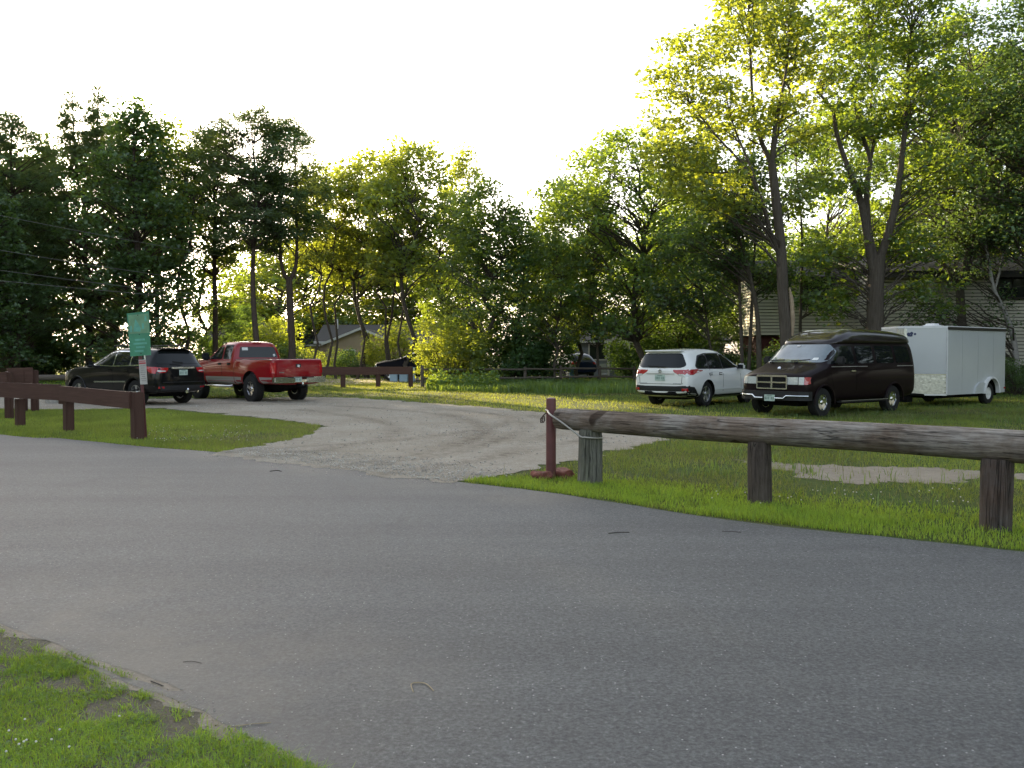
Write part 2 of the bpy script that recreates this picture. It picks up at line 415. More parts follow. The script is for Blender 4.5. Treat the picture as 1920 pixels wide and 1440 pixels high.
def smooth_path(pts, n=10):
    P = [Vector(p) for p in pts]; out = []
    for i in range(len(P) - 1):
        a, b, c, d = P[max(i - 1, 0)], P[i], P[i + 1], P[min(i + 2, len(P) - 1)]
        for k in range(n):
            t = k / n
            out.append(.5 * ((2 * b) + (c - a) * t + (2 * a - 5 * b + 4 * c - d) * t * t + (3 * b - a - 3 * c + d) * t ** 3))
    out.append(P[-1]); return out
def sheet(name, poly, z, mat, label=None, cat=None, kind='structure', grid=None, attr=None):
    pts = [Vector((p[0], p[1])) for p in poly]; n = len(pts)
    extra = []
    if grid:
        xs = np.array([p.x for p in pts]); ys = np.array([p.y for p in pts])
        gx, gy = np.meshgrid(np.arange(xs.min(), xs.max(), grid), np.arange(ys.min(), ys.max(), grid))
        gx = gx.ravel(); gy = gy.ravel(); k = inpoly(gx, gy, [(p.x, p.y) for p in pts])
        extra = [Vector((a, b)) for a, b in zip(gx[k], gy[k])]
    r = delaunay_2d_cdt(pts + extra, [(i, (i + 1) % n) for i in range(n)], [], 1, 1e-5)
    vs = [(p.x, p.y, z(p.x, p.y) if callable(z) else z) for p in r[0]]
    me = bpy.data.meshes.new(name); me.from_pydata(vs, [], [f[:] for f in r[2]]); me.materials.append(mat)
    bm = bmesh.new(); bm.from_mesh(me); bmesh.ops.recalc_face_normals(bm, faces=bm.faces[:])
    for f in bm.faces:
        if f.normal.z < 0: f.normal_flip()
        f.smooth = True
    bm.to_mesh(me); bm.free()
    if attr:
        a = me.attributes.new(attr[0], 'FLOAT', 'POINT')
        a.data.foreach_set('value', [float(attr[1](v.co.x, v.co.y)) for v in me.vertices])
    me.update()
    o = link(name, me); tag(o, label, cat, kind=kind); return o

# ================================================================== camera, light
cam = bpy.data.cameras.new('camera'); co = bpy.data.objects.new('camera', cam); COL.objects.link(co)
cam.sensor_width = 36.0; cam.lens = 36.0 * FPX / 1920.0; cam.clip_end = 2000; cam.clip_start = .05
co.location = (0, 0, CAMH); co.rotation_euler = (PI / 2 - PIT, 0, 0); sc.camera = co
SUN_AZ, SUN_EL = R(-29.0), R(11.5)             # azimuth from +Y towards +X
w = bpy.data.worlds.new('World'); sc.world = w; w.use_nodes = True
nt = w.node_tree; bg = nt.nodes['Background']
sky = N(nt, 'ShaderNodeTexSky', sky_type='NISHITA'); sky.sun_disc = False
sky.sun_elevation = SUN_EL; sky.sun_rotation = SUN_AZ
sky.air_density = 1.0; sky.dust_density = 3.0; sky.ozone_density = 1.0; sky.altitude = 100
hs = N(nt, 'ShaderNodeHueSaturation'); hs.inputs['Saturation'].default_value = .55
nt.links.new(sky.outputs[0], hs.inputs['Color']); nt.links.new(hs.outputs[0], bg.inputs[0])
bg.inputs[1].default_value = .15
sl = bpy.data.lights.new('sun', 'SUN'); sl.energy = 5.0; sl.angle = R(.5); sl.color = (1, .81, .49)
so = bpy.data.objects.new('sun', sl); COL.objects.link(so)
sd = Vector((math.sin(SUN_AZ) * math.cos(SUN_EL), math.cos(SUN_AZ) * math.cos(SUN_EL), math.sin(SUN_EL)))
so.rotation_euler = sd.to_track_quat('Z', 'Y').to_euler(); so.location = sd * 50
sc.view_settings.view_transform = 'Standard'; sc.view_settings.look = 'None'
sc.view_settings.exposure = 1.85; sc.view_settings.gamma = 1.0
sc.render.engine = 'CYCLES'
cy = sc.cycles; cy.max_bounces = 7; cy.diffuse_bounces = 3; cy.glossy_bounces = 3; cy.transmission_bounces = 4
cy.transparent_max_bounces = 4; cy.use_denoising = True; cy.use_adaptive_sampling = True; cy.adaptive_threshold = .015
cy.caustics_reflective = False; cy.caustics_refractive = False; cy.sample_clamp_indirect = 6

# ================================================================== ground, road, lot
def flat(x, y): return 0.0
gp = [(-900, -200), (900, -200), (900, 1400), (-900, 1400)]
o = sheet('ground', gp, 0.0, M['ground'])
tag(o, kind='structure')
far_px = [(0, 815), (110, 822), (250, 836), (420, 850), (620, 874), (840, 902), (1000, 921), (1150, 942), (1300, 967), (1500, 992), (1700, 1012), (1920, 1036)]
far = [G(*p) for p in far_px]
near_px = [(600, 1440), (480, 1385), (400, 1345), (330, 1318), (240, 1285), (130, 1238), (0, 1172)]
near = [G(*p) for p in near_px]
dfar = (far[0] - far[2]).normalized(); dn = (near[-1] - near[0]).normalized()
far_l = [Vector((-74, 49, 0)), Vector((-40, 37.5, 0)), Vector((-20, 25.3, 0))]
far_r = [far[-1] + Vector((.80, -.60, 0)) * 4, far[-1] + Vector((.80, -.60, 0)) * 20]
near_l = [Vector((-20, 17.2, 0)), Vector((-41, 29, 0)), Vector((-76, 41, 0))]
near_r = [near[0] + Vector((.80, -.60, 0)) * 20, near[0] + Vector((.80, -.60, 0)) * 3]
road_poly = [tuple(p[:2]) for p in smooth_path(far_l + far + far_r, 6)] + [tuple(p[:2]) for p in smooth_path(near_r + near + near_l, 6)]
road_edge = rough_poly(road_poly, .12, .035, 3)
def dust(x, y):
    p = Vector((x, y, 0)); d1 = min((p - q).length for q in near[3:]) ; d2 = min((p - q).length for q in far[3:7])
    return max(0, 1 - abs(d1 - .3) / 1.3) * .55 + max(0, 1 - d2 / 1.3) * .45
sheet('road', [tuple(p) for p in road_edge], .006, M['asphalt'], grid=.45, attr=('dust', dust))
grav_px = [(405, 846), (470, 838), (545, 826), (600, 808), (590, 797), (540, 790), (430, 778), (360, 770), (290, 765), (180, 768), (60, 768), (-140, 764), (-330, 752), (-330, 742), (-120, 744), (0, 745), (150, 748), (420, 748), (600, 745), (680, 748), (760, 753), (880, 762), (960, 769), (1080, 782), (1190, 800), (1245, 818), (1215, 832), (1130, 850), (1040, 872), (985, 884), (930, 895), (860, 903), (840, 908), (640, 884), (430, 857)]
grav = [G(*p) for p in grav_px]
gravel_poly = rough_poly([tuple(p[:2]) for p in smooth_path([(p.x, p.y, 0) for p in grav + [grav[0]]], 5)][:-1], .10, lambda p: min(.42, .10 + .011 * p.y), 11)
TR = [[(520, 884), (700, 872), (860, 848), (965, 815), (985, 795), (930, 778), (800, 764)], [(560, 893), (760, 885), (930, 855), (1020, 820), (1045, 798), (1000, 780)], [(430, 848), (600, 836), (780, 822), (930, 800), (960, 784)], [(640, 880), (790, 852), (890, 822), (905, 800), (830, 778), (640, 762), (420, 757)], [(700, 893), (850, 872), (990, 845), (1120, 822)], [(480, 858), (620, 842), (740, 815), (700, 788), (560, 768)]]
TP = np.array([tuple(q[:2]) for t_ in TR for q in smooth_path([G(*p) for p in t_], 14)])
def track(x, y):
    d = np.hypot(TP[:, 0] - x, TP[:, 1] - y).min(); return math.exp(-(d / .20) ** 2) * (.35 + .9 * float(vnoise(x, y, .9, 8)))
def gz(x, y): return .0098 + .003 * (float(fbm(x, y, .8, 4)) - .5) - .002 * track(x, y)
sheet('gravel_lot', [tuple(p) for p in gravel_poly], gz, M['gravel'], grid=.17, attr=('track', track))
sand_px = [(1370, 862), (1450, 866), (1560, 872), (1660, 876), (1770, 878), (1860, 884), (1960, 893), (1960, 903), (1850, 900), (1760, 908), (1690, 906), (1610, 909), (1540, 900), (1470, 884), (1400, 872)]
sand = [G(*p) for p in sand_px]
sand_poly = rough_poly([tuple(p[:2]) for p in smooth_path([(p.x, p.y, 0) for p in sand + [sand[0]]], 4)][:-1], .06, .30, 21)
sheet('sand_patch', [tuple(p) for p in sand_poly], .005, M['sand'])
verge_px = [(760, 1480), (560, 1385), (430, 1322), (340, 1286), (250, 1250), (150, 1206), (40, 1160), (-40, 1140), (-40, 1172), (60, 1204), (150, 1244), (230, 1290), (330, 1336), (400, 1372), (500, 1430), (560, 1470)]
sheet('bare_soil', [tuple(p) for p in rough_poly([tuple(G(*p)[:2]) for p in ((-60, 1120), (130, 1195), (330, 1280), (480, 1345), (700, 1460))] + [(-.2, 2.0), (-3.4, 2.2), (-6.5, 5.8)], .06, .05, 33)], .0025, M['soil'])
sheet('sandy_verge', [tuple(p) for p in rough_poly([tuple(G(*p)[:2]) for p in verge_px], .05, .13, 31)], .0045, M['sand'])
# driveway of the houses across the lawn
dr = [G(470, 712), G(600, 711), G(700, 709.5), G(800, 709), G(900, 707), G(1060, 704.5), G(1190, 703.5), G(1190, 707), G(1060, 709), G(900, 713), G(800, 717), G(700, 719), G(600, 723), G(470, 729)]
sheet('driveway', [tuple(p) for p in rough_poly([tuple(p[:2]) for p in dr], .6, .15, 41)], .006, M['drive'])

# ================================================================== vehicles
def tmp_eval(me, mods):
    o = bpy.data.objects.new('tmp', me); COL.objects.link(o)
    for f in mods: f(o)
    dg = bpy.context.evaluated_depsgraph_get(); dg.update()
    r = bpy.data.meshes.new_from_object(o.evaluated_get(dg), depsgraph=dg)
    bpy.data.objects.remove(o); return r
def sec(zb, wb, pts, zc): return [(0.0, zb), (wb, zb)] + list(pts) + [(0.0, zc)]
def loft(stations, mat, row_crease={}, st_crease={}, lv=2):
    n = len(stations[0][1]); ring = 2 * n - 2; vs = []; fs = []
    for x, s in stations:
        for i in range(n): vs.append((x, s[i][0], s[i][1]))
        for i in range(n - 2, 0, -1): vs.append((x, -s[i][0], s[i][1]))
    m = len(stations)
    for a in range(m - 1):
        for j in range(ring):
            fs.append((a * ring + j, a * ring + (j + 1) % ring, (a + 1) * ring + (j + 1) % ring, (a + 1) * ring + j))
    for a, fl in ((0, 0), (m - 1, 1)):
        b = a * ring
        for i in range(n - 1):
            L0, L1 = b + i, b + i + 1; R0 = b + (ring - i) % ring; R1 = b + (ring - i - 1) % ring
            if L0 == R0: f = [L0, L1, R1]
            elif L1 == R1: f = [L0, L1, R0]
            else: f = [L0, L1, R1, R0]
            fs.append(f if fl else f[::-1])
    me = bpy.data.meshes.new('loft'); me.from_pydata(vs, [], fs); me.materials.append(mat)
    bm = bmesh.new(); bm.from_mesh(me); bmesh.ops.recalc_face_normals(bm, faces=bm.faces[:])
    cl = bm.edges.layers.float.get('crease_edge') or bm.edges.layers.float.new('crease_edge')
    for e in bm.edges:
        a, b = sorted(v.index for v in e.verts); sa, sb = a // ring, b // ring; ra, rb = a % ring, b % ring
        if sa != sb and ra == rb:
            r = ra if ra < n else ring - ra
            if r in row_crease: e[cl] = row_crease[r]
        elif sa == sb and sa in st_crease: e[cl] = st_crease[sa]
    bm.to_mesh(me); bm.free()
    def sub(o):
        q = o.modifiers.new('s', 'SUBSURF'); q.levels = lv; q.render_levels = lv
    return tmp_eval(me, [sub])
def cut(me, cutters, mat):
    """boolean difference with a list of (verts, faces)"""
    mb = MB()
    for v, f in cutters: mb.add(v, f, mat)
    cm = mb.mesh('cut'); cob = bpy.data.objects.new('cutter', cm); COL.objects.link(cob)
    def bl(o):
        b = o.modifiers.new('b', 'BOOLEAN'); b.object = cob; b.operation = 'DIFFERENCE'; b.solver = 'EXACT'; b.material_mode = 'TRANSFER'
        b.use_self = False
    r = tmp_eval(me, [bl]); bpy.data.objects.remove(cob); return r
def cyl(c, r, y0, y1, k=28):
    mb = MB(); mb.lathe([(r, y0), (r, y1)], M['under'], k, 'y', c); return mb.v, mb.f
def finish(me, ang=35):
    me.polygons.foreach_set('use_smooth', [True] * len(me.polygons)); me.set_sharp_from_angle(angle=R(ang)); me.update(); return me
def bvh_of(me): return BVHTree.FromPolygons([v.co[:] for v in me.vertices], [p.vertices[:] for p in me.polygons])
def roundp(poly, d):
    if not d: return [Vector(p) for p in poly]
    out = []; n = len(poly)
    for i in range(n):
        a, b, c = Vector(poly[i - 1]), Vector(poly[i]), Vector(poly[(i + 1) % n])
        u = (a - b); v = (c - b); q = min(d, u.length * .45, v.length * .45)
        p0 = b + u.normalized() * q; p1 = b + v.normalized() * q
        for t in (0, .33, .67, 1): out.append(p0 * (1 - t) ** 2 + b * 2 * t * (1 - t) + p1 * t * t)
    return out
class Body:
    def __init__(s, me): s.me = me; s.t = bvh_of(me)
    def patch(s, mb, poly, axis, sign, mat, off=.004, thick=.02, res=.09, rnd=0.0):
        P = roundp(poly, rnd); B = []
        for i in range(len(P)):
            a, b = P[i], P[(i + 1) % len(P)]; k = max(1, int((b - a).length / res))
            for j in range(k): B.append(a.lerp(b, j / k))
        xs = np.array([p.x for p in B]); ys = np.array([p.y for p in B])
        gx, gy = np.meshgrid(np.arange(xs.min() + res / 2, xs.max(), res), np.arange(ys.min() + res / 2, ys.max(), res))
        gx = gx.ravel(); gy = gy.ravel(); k = inpoly(gx, gy, [tuple(p) for p in B])
        I = []
        for a, b in zip(gx[k], gy[k]):
            if ((xs - a) ** 2 + (ys - b) ** 2).min() > (res * .35) ** 2: I.append(Vector((a, b)))
        n = len(B)
        r = delaunay_2d_cdt(B + I, [(i, (i + 1) % n) for i in range(n)], [], 1, 1e-6)
        vs = []; inn = []
        cx, cy_ = float(xs.mean()), float(ys.mean())
        for p in r[0]:
            hit = None
            for t in (0, .04, .1, .2, .4):
                u, v = p.x + (cx - p.x) * t, p.y + (cy_ - p.y) * t
                if axis == 'y': o, d = Vector((u, sign * 4, v)), Vector((0, -sign, 0))
                elif axis == 'x': o, d = Vector((sign * 6, u, v)), Vector((-sign, 0, 0))
                else: o, d = Vector((u, v, 5)), Vector((0, 0, -1))
                h = s.t.ray_cast(o, d)
                if h[0] is not None:
                    hit = h[0].copy(); nn = h[1]
                    if nn.dot(d) > 0: nn = -nn
                    if axis == 'y': hit.x, hit.z = p.x, p.y
                    elif axis == 'x': hit.y, hit.z = p.x, p.y
                    else: hit.x, hit.y = p.x, p.y
                    break
            if hit is None: hit = Vector((p.x, 0, p.y)); nn = Vector((0, sign, 0))
            nn = (nn - d * .5).normalized()
            vs.append(hit + nn * off); inn.append(hit - nn * thick)
        fs = [list(f) for f in r[2]]
        ori = {}
        for f in fs:
            for i in range(len(f)): ori[(f[i], f[(i + 1) % len(f)])] = 1
        bd = [e for e in ori if (e[1], e[0]) not in ori]
        m = len(vs)
        for a, b in bd: fs.append([b, a, a + m, b + m])
        mb.add(vs + inn, fs, mat)
        return mb
    def strip(s, mb, pts, wd, axis, sign, mat, off=.003, res=.15):
        P = [Vector(p) for p in pts]; L = []; Rr = []
        for i, p in enumerate(P):
            t = (P[min(i + 1, len(P) - 1)] - P[max(i - 1, 0)]).normalized(); nrm = Vector((-t.y, t.x)) * wd / 2
            L.append(p + nrm); Rr.append(p - nrm)
        return s.patch(mb, L + Rr[::-1], axis, sign, mat, off, .006, res)
def both(poly, mirror): return [(-a, b) for a, b in poly] if mirror else poly

def wheel_meshes(rad, wd, rimr, spokes, rim_mat, style):
    h = wd / 2
    t = MB()
    prof = [(rimr * .97, -h * .82), (rimr * 1.04, -h * .96), (rad * .86, -h), (rad * .95, -h * .93), (rad * .992, -h * .74), (rad, -h * .4), (rad, h * .4), (rad * .992, h * .74), (rad * .95, h * .93), (rad * .86, h), (rimr * 1.04, h * .96), (rimr * .97, h * .82)]
    t.lathe(prof, M['rubber'], 36, closed=True)
    if style == 'lug':
        for i in range(40):
            a = 2 * PI * i / 40
            for sg in (-1, 1):
                t.box((rad * math.cos(a + sg * .03), sg * h * .55, rad * math.sin(a + sg * .03)), (.022, h * .8, .045), M['rubber'], Matrix.Rotation(-(a), 3, 'Y'))
    tyre = t.mesh('tyre', 40)
    r = MB()
    r.lathe([(rimr, -h * .8), (rimr, h * .84), (rimr * .93, h * .84), (rimr * .88, h * .45), (rimr * .88, -h * .8)], rim_mat, 32, closed=True)
    r.lathe([(rimr * .87, -h * .3), (rimr * .87, h * .02)], M['under'], 28)
    for i in range(spokes):
        a = 2 * PI * i / spokes + .3
        for q in ((-.13, .13) if style == 'split' else (0,)):
            w0, w1 = ((.030, .026) if style == 'split' else (.055, .075) if style != 'lug' else (.06, .05))
            c, s_ = math.cos(a), math.sin(a); c2, s2 = math.cos(a + q), math.sin(a + q)
            p0 = Vector((c * rimr * .12, h * .60, s_ * rimr * .12)); p1 = Vector((c2 * rimr * .90, h * .70, s2 * rimr * .90))
            n = Vector((-s2, 0, c2)); dn_ = Vector((0, -.035, 0))
            v = [p0 + n * w0, p0 - n * w0, p1 - n * w1, p1 + n * w1]; v = v + [x + dn_ for x in v]
            r.add(v, [[0, 1, 2, 3], [7, 6, 5, 4], [0, 4, 5, 1], [1, 5, 6, 2], [2, 6, 7, 3], [3, 7, 4, 0]], rim_mat)
    r.lathe([(rimr * .30, -h * .2), (rimr * .30, h * .62), (rimr * .22, h * .76), (rimr * .08, h * .80)], rim_mat, 20)
    if style == 'dish':
        r.lathe([(rimr * .86, h * .05), (rimr * .7, h * .35), (rimr * .45, h * .5), (rimr * .28, h * .5), (rimr * .28, h * .3), (rimr * .86, -h * .05)], rim_mat, 32, closed=True)
    rim = r.mesh('rim', 30)
    hb = MB(); hb.lathe([(rimr * .5, -h * .75), (rimr * .5, -h * .2)], M['under'], 20)
    hub = hb.mesh('wheel_hub')
    return tyre, rim, hub
def add_wheels(root, ms, axles, track, rad):
    tyre, rim, hub = ms
    for x in axles:
        for s in (1, -1):
            w_ = link('wheel', hub, root, (x, s * track, rad), (0, 0, 0 if s > 0 else PI))
            link('tyre', tyre, w_); link('rim', rim, w_)
def skin_x(b, y, z, sign):
    h = b.t.ray_cast(Vector((sign * 6, y, z)), Vector((-sign, 0, 0))); return h[0].x
def plate(root, c, rot, name='license_plate', w=.31, h=.16):
    """faces local +X before rotation"""
    mb = MB(); mb.box((0, 0, 0), (.012, w, h), M['plate'], bev=.004)
    rng = random.Random(5)
    for i in range(6):
        if i == 3: continue
        mb.box((.0085, -w * .36 + i * w * .145, -.005), (.004, w * .075, h * .42 * rng.uniform(.85, 1)), M['platedark'])
    mb.box((.0085, 0, h * .36), (.004, w * .5, h * .10), M['platedark'])
    return mb.build(name, root, loc=c, rot=rot)

def arches(axles, track, rad, wd):
    out = []
    for x in axles:
        for s in (1, -1):
            a, b = sorted((s * (track - wd * .75), s * (track + .6)))
            out.append(cyl((x, 0, rad * 1.0), rad * 1.14, a, b))
    return out
def panel_part(root, body, name, items, smooth=40):
    """items: (poly, axis, sign, mat, off, rnd)"""
    mb = MB()
    for it in items:
        poly, ax, sg, mat = it[:4]; off = it[4] if len(it) > 4 else .004; rnd = it[5] if len(it) > 5 else 0.0
        body.patch(mb, poly, ax, sg, mat, off, .02, .10, rnd)
    return mb.build(name, root, smooth)
def seams(root, body, lines, mat=None):
    for pts, ax, sg in lines:
        mb = MB(); body.strip(mb, pts, .014, ax, sg, mat or M['under'], .002); mb.build('door_seam', root)
def mirror_part(root, x, y, z, mat, sz=(.13, .24, .19)):
    for s in (1, -1):
        mb = MB(); mb.box((0, s * sz[1] * .5, 0), sz, mat, bev=.045)
        mb.box((.01, -s * .04, -.05), (.06, .14, .05), M['trim'], bev=.015)
        mb.box((-sz[0] * .5 - .002, s * sz[1] * .5, 0), (.008, sz[1] * .78, sz[2] * .72), M['glass'])
        mb.build('wing_mirror', root, 40, loc=(x, s * y, z))
def handles(root, xs, y, z, mat, body):
    for x in xs:
        for s in (1, -1):
            h = body.t.ray_cast(Vector((x, s * 4, z)), Vector((0, -s, 0)))
            yy = h[0].y if h[0] else s * y
            mb = MB(); mb.box((0, s * .018, 0), (.21, .03, .035), mat, bev=.012); mb.box((0, s * .004, 0), (.19, .012, .075), M['under'])
            mb.build('door_handle', root, 40, loc=(x, yy, z))

def white_suv():
    root = thing('parked_suv', 'white three row suv parked with its back turned, beside the dark van', 'car', (5.97, 28.75, 0), R(50.1))
    P = M['white_paint']; T, RD, WD = .80, .385, .24; AX = (1.50, -1.29)
    st = [
        (2.46, sec(.40, .50, [(.60, .45), (.68, .60), (.68, .74), (.64, .88), (.50, .95), (.3, .97)], .98)),
        (2.36, sec(.26, .60, [(.84, .34), (.90, .55), (.90, .78), (.84, .95), (.62, 1.03), (.35, 1.06)], 1.07)),
        (1.98, sec(.23, .70, [(.95, .30), (.975, .60), (.97, .86), (.92, 1.02), (.68, 1.10), (.38, 1.13)], 1.14)),
        (1.10, sec(.23, .72, [(.96, .30), (.975, .60), (.975, .92), (.94, 1.09), (.78, 1.18), (.42, 1.21)], 1.22)),
        (.12, sec(.23, .72, [(.96, .30), (.97, .60), (.975, .92), (.94, 1.11), (.77, 1.55), (.60, 1.70)], 1.73)),
        (-.75, sec(.23, .72, [(.96, .30), (.97, .60), (.975, .93), (.94, 1.13), (.78, 1.58), (.62, 1.745)], 1.77)),
        (-1.6, sec(.23, .72, [(.96, .32), (.975, .62), (.98, .94), (.945, 1.15), (.78, 1.56), (.62, 1.725)], 1.745)),
        (-2.17, sec(.30, .70, [(.95, .42), (.97, .66), (.965, .96), (.925, 1.16), (.76, 1.50), (.60, 1.68)], 1.70)),
        (-2.25, sec(.32, .70, [(.93, .42), (.955, .66), (.95, .95), (.91, 1.14), (.75, 1.44), (.60, 1.63)], 1.65)),
        (-2.41, sec(.40, .64, [(.86, .46), (.90, .62), (.88, .92), (.82, 1.08), (.70, 1.17), (.45, 1.21)], 1.22)),
        (-2.47, sec(.44, .5, [(.74, .48), (.78, .60), (.74, .90), (.66, 1.00), (.5, 1.06), (.3, 1.09)], 1.10)),
    ]
    me = loft(st, P, {3: .1, 5: .55, 7: .3}, {8: .4})
    me = finish(cut(me, arches(AX, T, RD, WD), M['under']))
    b = Body(me); link('body', me, root)
    for s in (1, -1):
        wn = [([(.90, 1.19), (.62, 1.22), (.15, 1.52), (-.24, 1.58), (-.30, 1.15)], .05), ([(-.36, 1.15), (-.31, 1.585), (-.90, 1.60), (-1.14, 1.57), (-1.18, 1.16)], .05), ([(-1.24, 1.165), (-1.20, 1.565), (-1.62, 1.50), (-1.93, 1.22), (-1.90, 1.18)], .09)]
        panel_part(root, b, 'window_surround', [([(.98, 1.17), (.62, 1.24), (.13, 1.55), (-.30, 1.615), (-1.2, 1.61), (-1.66, 1.54), (-2.0, 1.22), (-1.93, 1.145), (-.3, 1.125)], 'y', s, M['trim'], .003, .06)])
        for k, (pl, r) in enumerate(wn): panel_part(root, b, 'side_window', [(pl, 'y', s, M['glass'], .009, r)])
    panel_part(root, b, 'rear_window', [([(-.62, 1.60), (.62, 1.60), (.80, 1.24), (.66, 1.175), (-.66, 1.175), (-.80, 1.24)], 'x', -1, M['glass'], .008, .07)])
    panel_part(root, b, 'windshield', [([(-.60, 1.66), (.60, 1.66), (.80, 1.23), (-.80, 1.23)], 'x', 1, M['windshield'], .008, .05)])
    mb = MB(); mb.box((-2.24, 0, 1.675), (.26, 1.22, .045), P, bev=.02)
    mb.build('roof_spoiler', root, 40)
    mb = MB(); mb.box((-2.47, .12, 1.215), (.02, .62, .025), M['trim'], Matrix.Rotation(R(2), 3, 'X')); mb.build('rear_wiper', root)
    for s in (1, -1):
        panel_part(root, b, 'tail_light', [
            (both([(.95, 1.12), (.42, 1.115), (.46, 1.05), (.62, .97), (.95, .98)], s < 0), 'x', -1, M['tail'], .012, .03),
            (both([(.62, 1.0), (.60, .955), (.80, .90), (.90, .93), (.90, .99)], s < 0), 'x', -1, M['clearlens'], .013, .01),
            ([(-2.36, .97), (-2.36, 1.13), (-1.86, 1.14), (-2.02, 1.03), (-2.2, .97)], 'y', s, M['tail'], .010, .02)])
        panel_part(root, b, 'side_cladding', [([(-2.40, .42), (-2.40, .64), (-2.15, .62), (-1.90, .43), (-1.75, .36), (-1.75, .30), (-2.1, .32)], 'y', s, M['trim'], .008), ([(-.84, .26), (-.84, .36), (1.02, .36), (1.02, .26)], 'y', s, M['trim'], .006)])
        panel_part(root, b, 'door_crease', [([(-.84, .50), (-.84, .53), (1.0, .53), (1.0, .51)], 'y', s, M['white_paint'], .014)])
        panel_part(root, b, 'reflector', [(both([(.72, .50), (.72, .58), (.88, .58), (.88, .50)], s < 0), 'x', -1, M['tail'], .02)])
        panel_part(root, b, 'headlight', [(both([(.86, .92), (.45, .84), (.45, .74), (.86, .78)], s < 0), 'x', 1, M['clearlens'], .01)])
    panel_part(root, b, 'rear_bumper', [([(-.92, .40), (-.92, .66), (-.5, .64), (.5, .64), (.92, .66), (.92, .40), (.6, .36), (-.6, .36)], 'x', -1, M['trim'], .012)])
    mb = MB(); mb.box((-2.46, 0, .60), (.03, 1.5, .03), M['trim'], bev=.01); mb.box((-2.44, 0, .44), (.05, 1.1, .12), M['under'], bev=.02); mb.build('bumper_step', root)
    panel_part(root, b, 'garnish_bar', [([(-.47, .985), (-.47, 1.012), (.47, 1.012), (.47, .985)], 'x', -1, M['alloy'], .014)])
    ex = skin_x(b, 0, 1.075, -1) - .012
    mb = MB(); mb.tube([Vector((ex, .06 * math.cos(a), 1.075 + .042 * math.sin(a))) for a in np.linspace(0, 2 * PI, 17)], .009, M['chrome'], 6); mb.tube([(ex, -.05, 1.085), (ex, 0, 1.09), (ex, .05, 1.085)], .007, M['chrome'], 6); mb.tube([(ex, 0, 1.11), (ex, 0, 1.04)], .008, M['chrome'], 6)
    mb.build('emblem', root)
    for s in (1, -1):
        mb = MB()
        for k in range(7): yy = s * (.60 + .045 * (k - 3)); mb.box((skin_x(b, yy, .72, -1) - .004, yy, .72), (.012, .028, .024), M['alu_seam'])
        mb.build('badge_lettering', root)
    plate(root, (min(skin_x(b, 0, .885, -1), skin_x(b, 0, .80, -1), skin_x(b, 0, .965, -1)) - .012, 0, .885), (0, 0, PI), w=.34, h=.18)
    L = []
    for s in (1, -1):
        L += [([(-.33, 1.13), (-.33, .45)], 'y', s), ([(-1.18, 1.14), (-1.15, .8), (-.98, .62)], 'y', s), ([(.84, 1.1), (.9, .5)], 'y', s)]
    L += [([(-.73, 1.17), (-.72, .9), (-.70, .70)], 'x', -1), ([(.73, 1.17), (.72, .9), (.70, .70)], 'x', -1), ([(-.70, .70), (.70, .70)], 'x', -1)]
    seams(root, b, L)
    handles(root, (-.50, -1.30 + .17), .97, .985, P, b)
    mirror_part(root, .72, .93, 1.19, P)
    mb = MB(); mb.box((.1, 0, .32), (4.2, 1.2, .18), M['under'], bev=.05); mb.build('underbody', root)
    add_wheels(root, wheel_meshes(RD, WD, .245, 5, M['alloy'], 'split'), AX, T, RD)

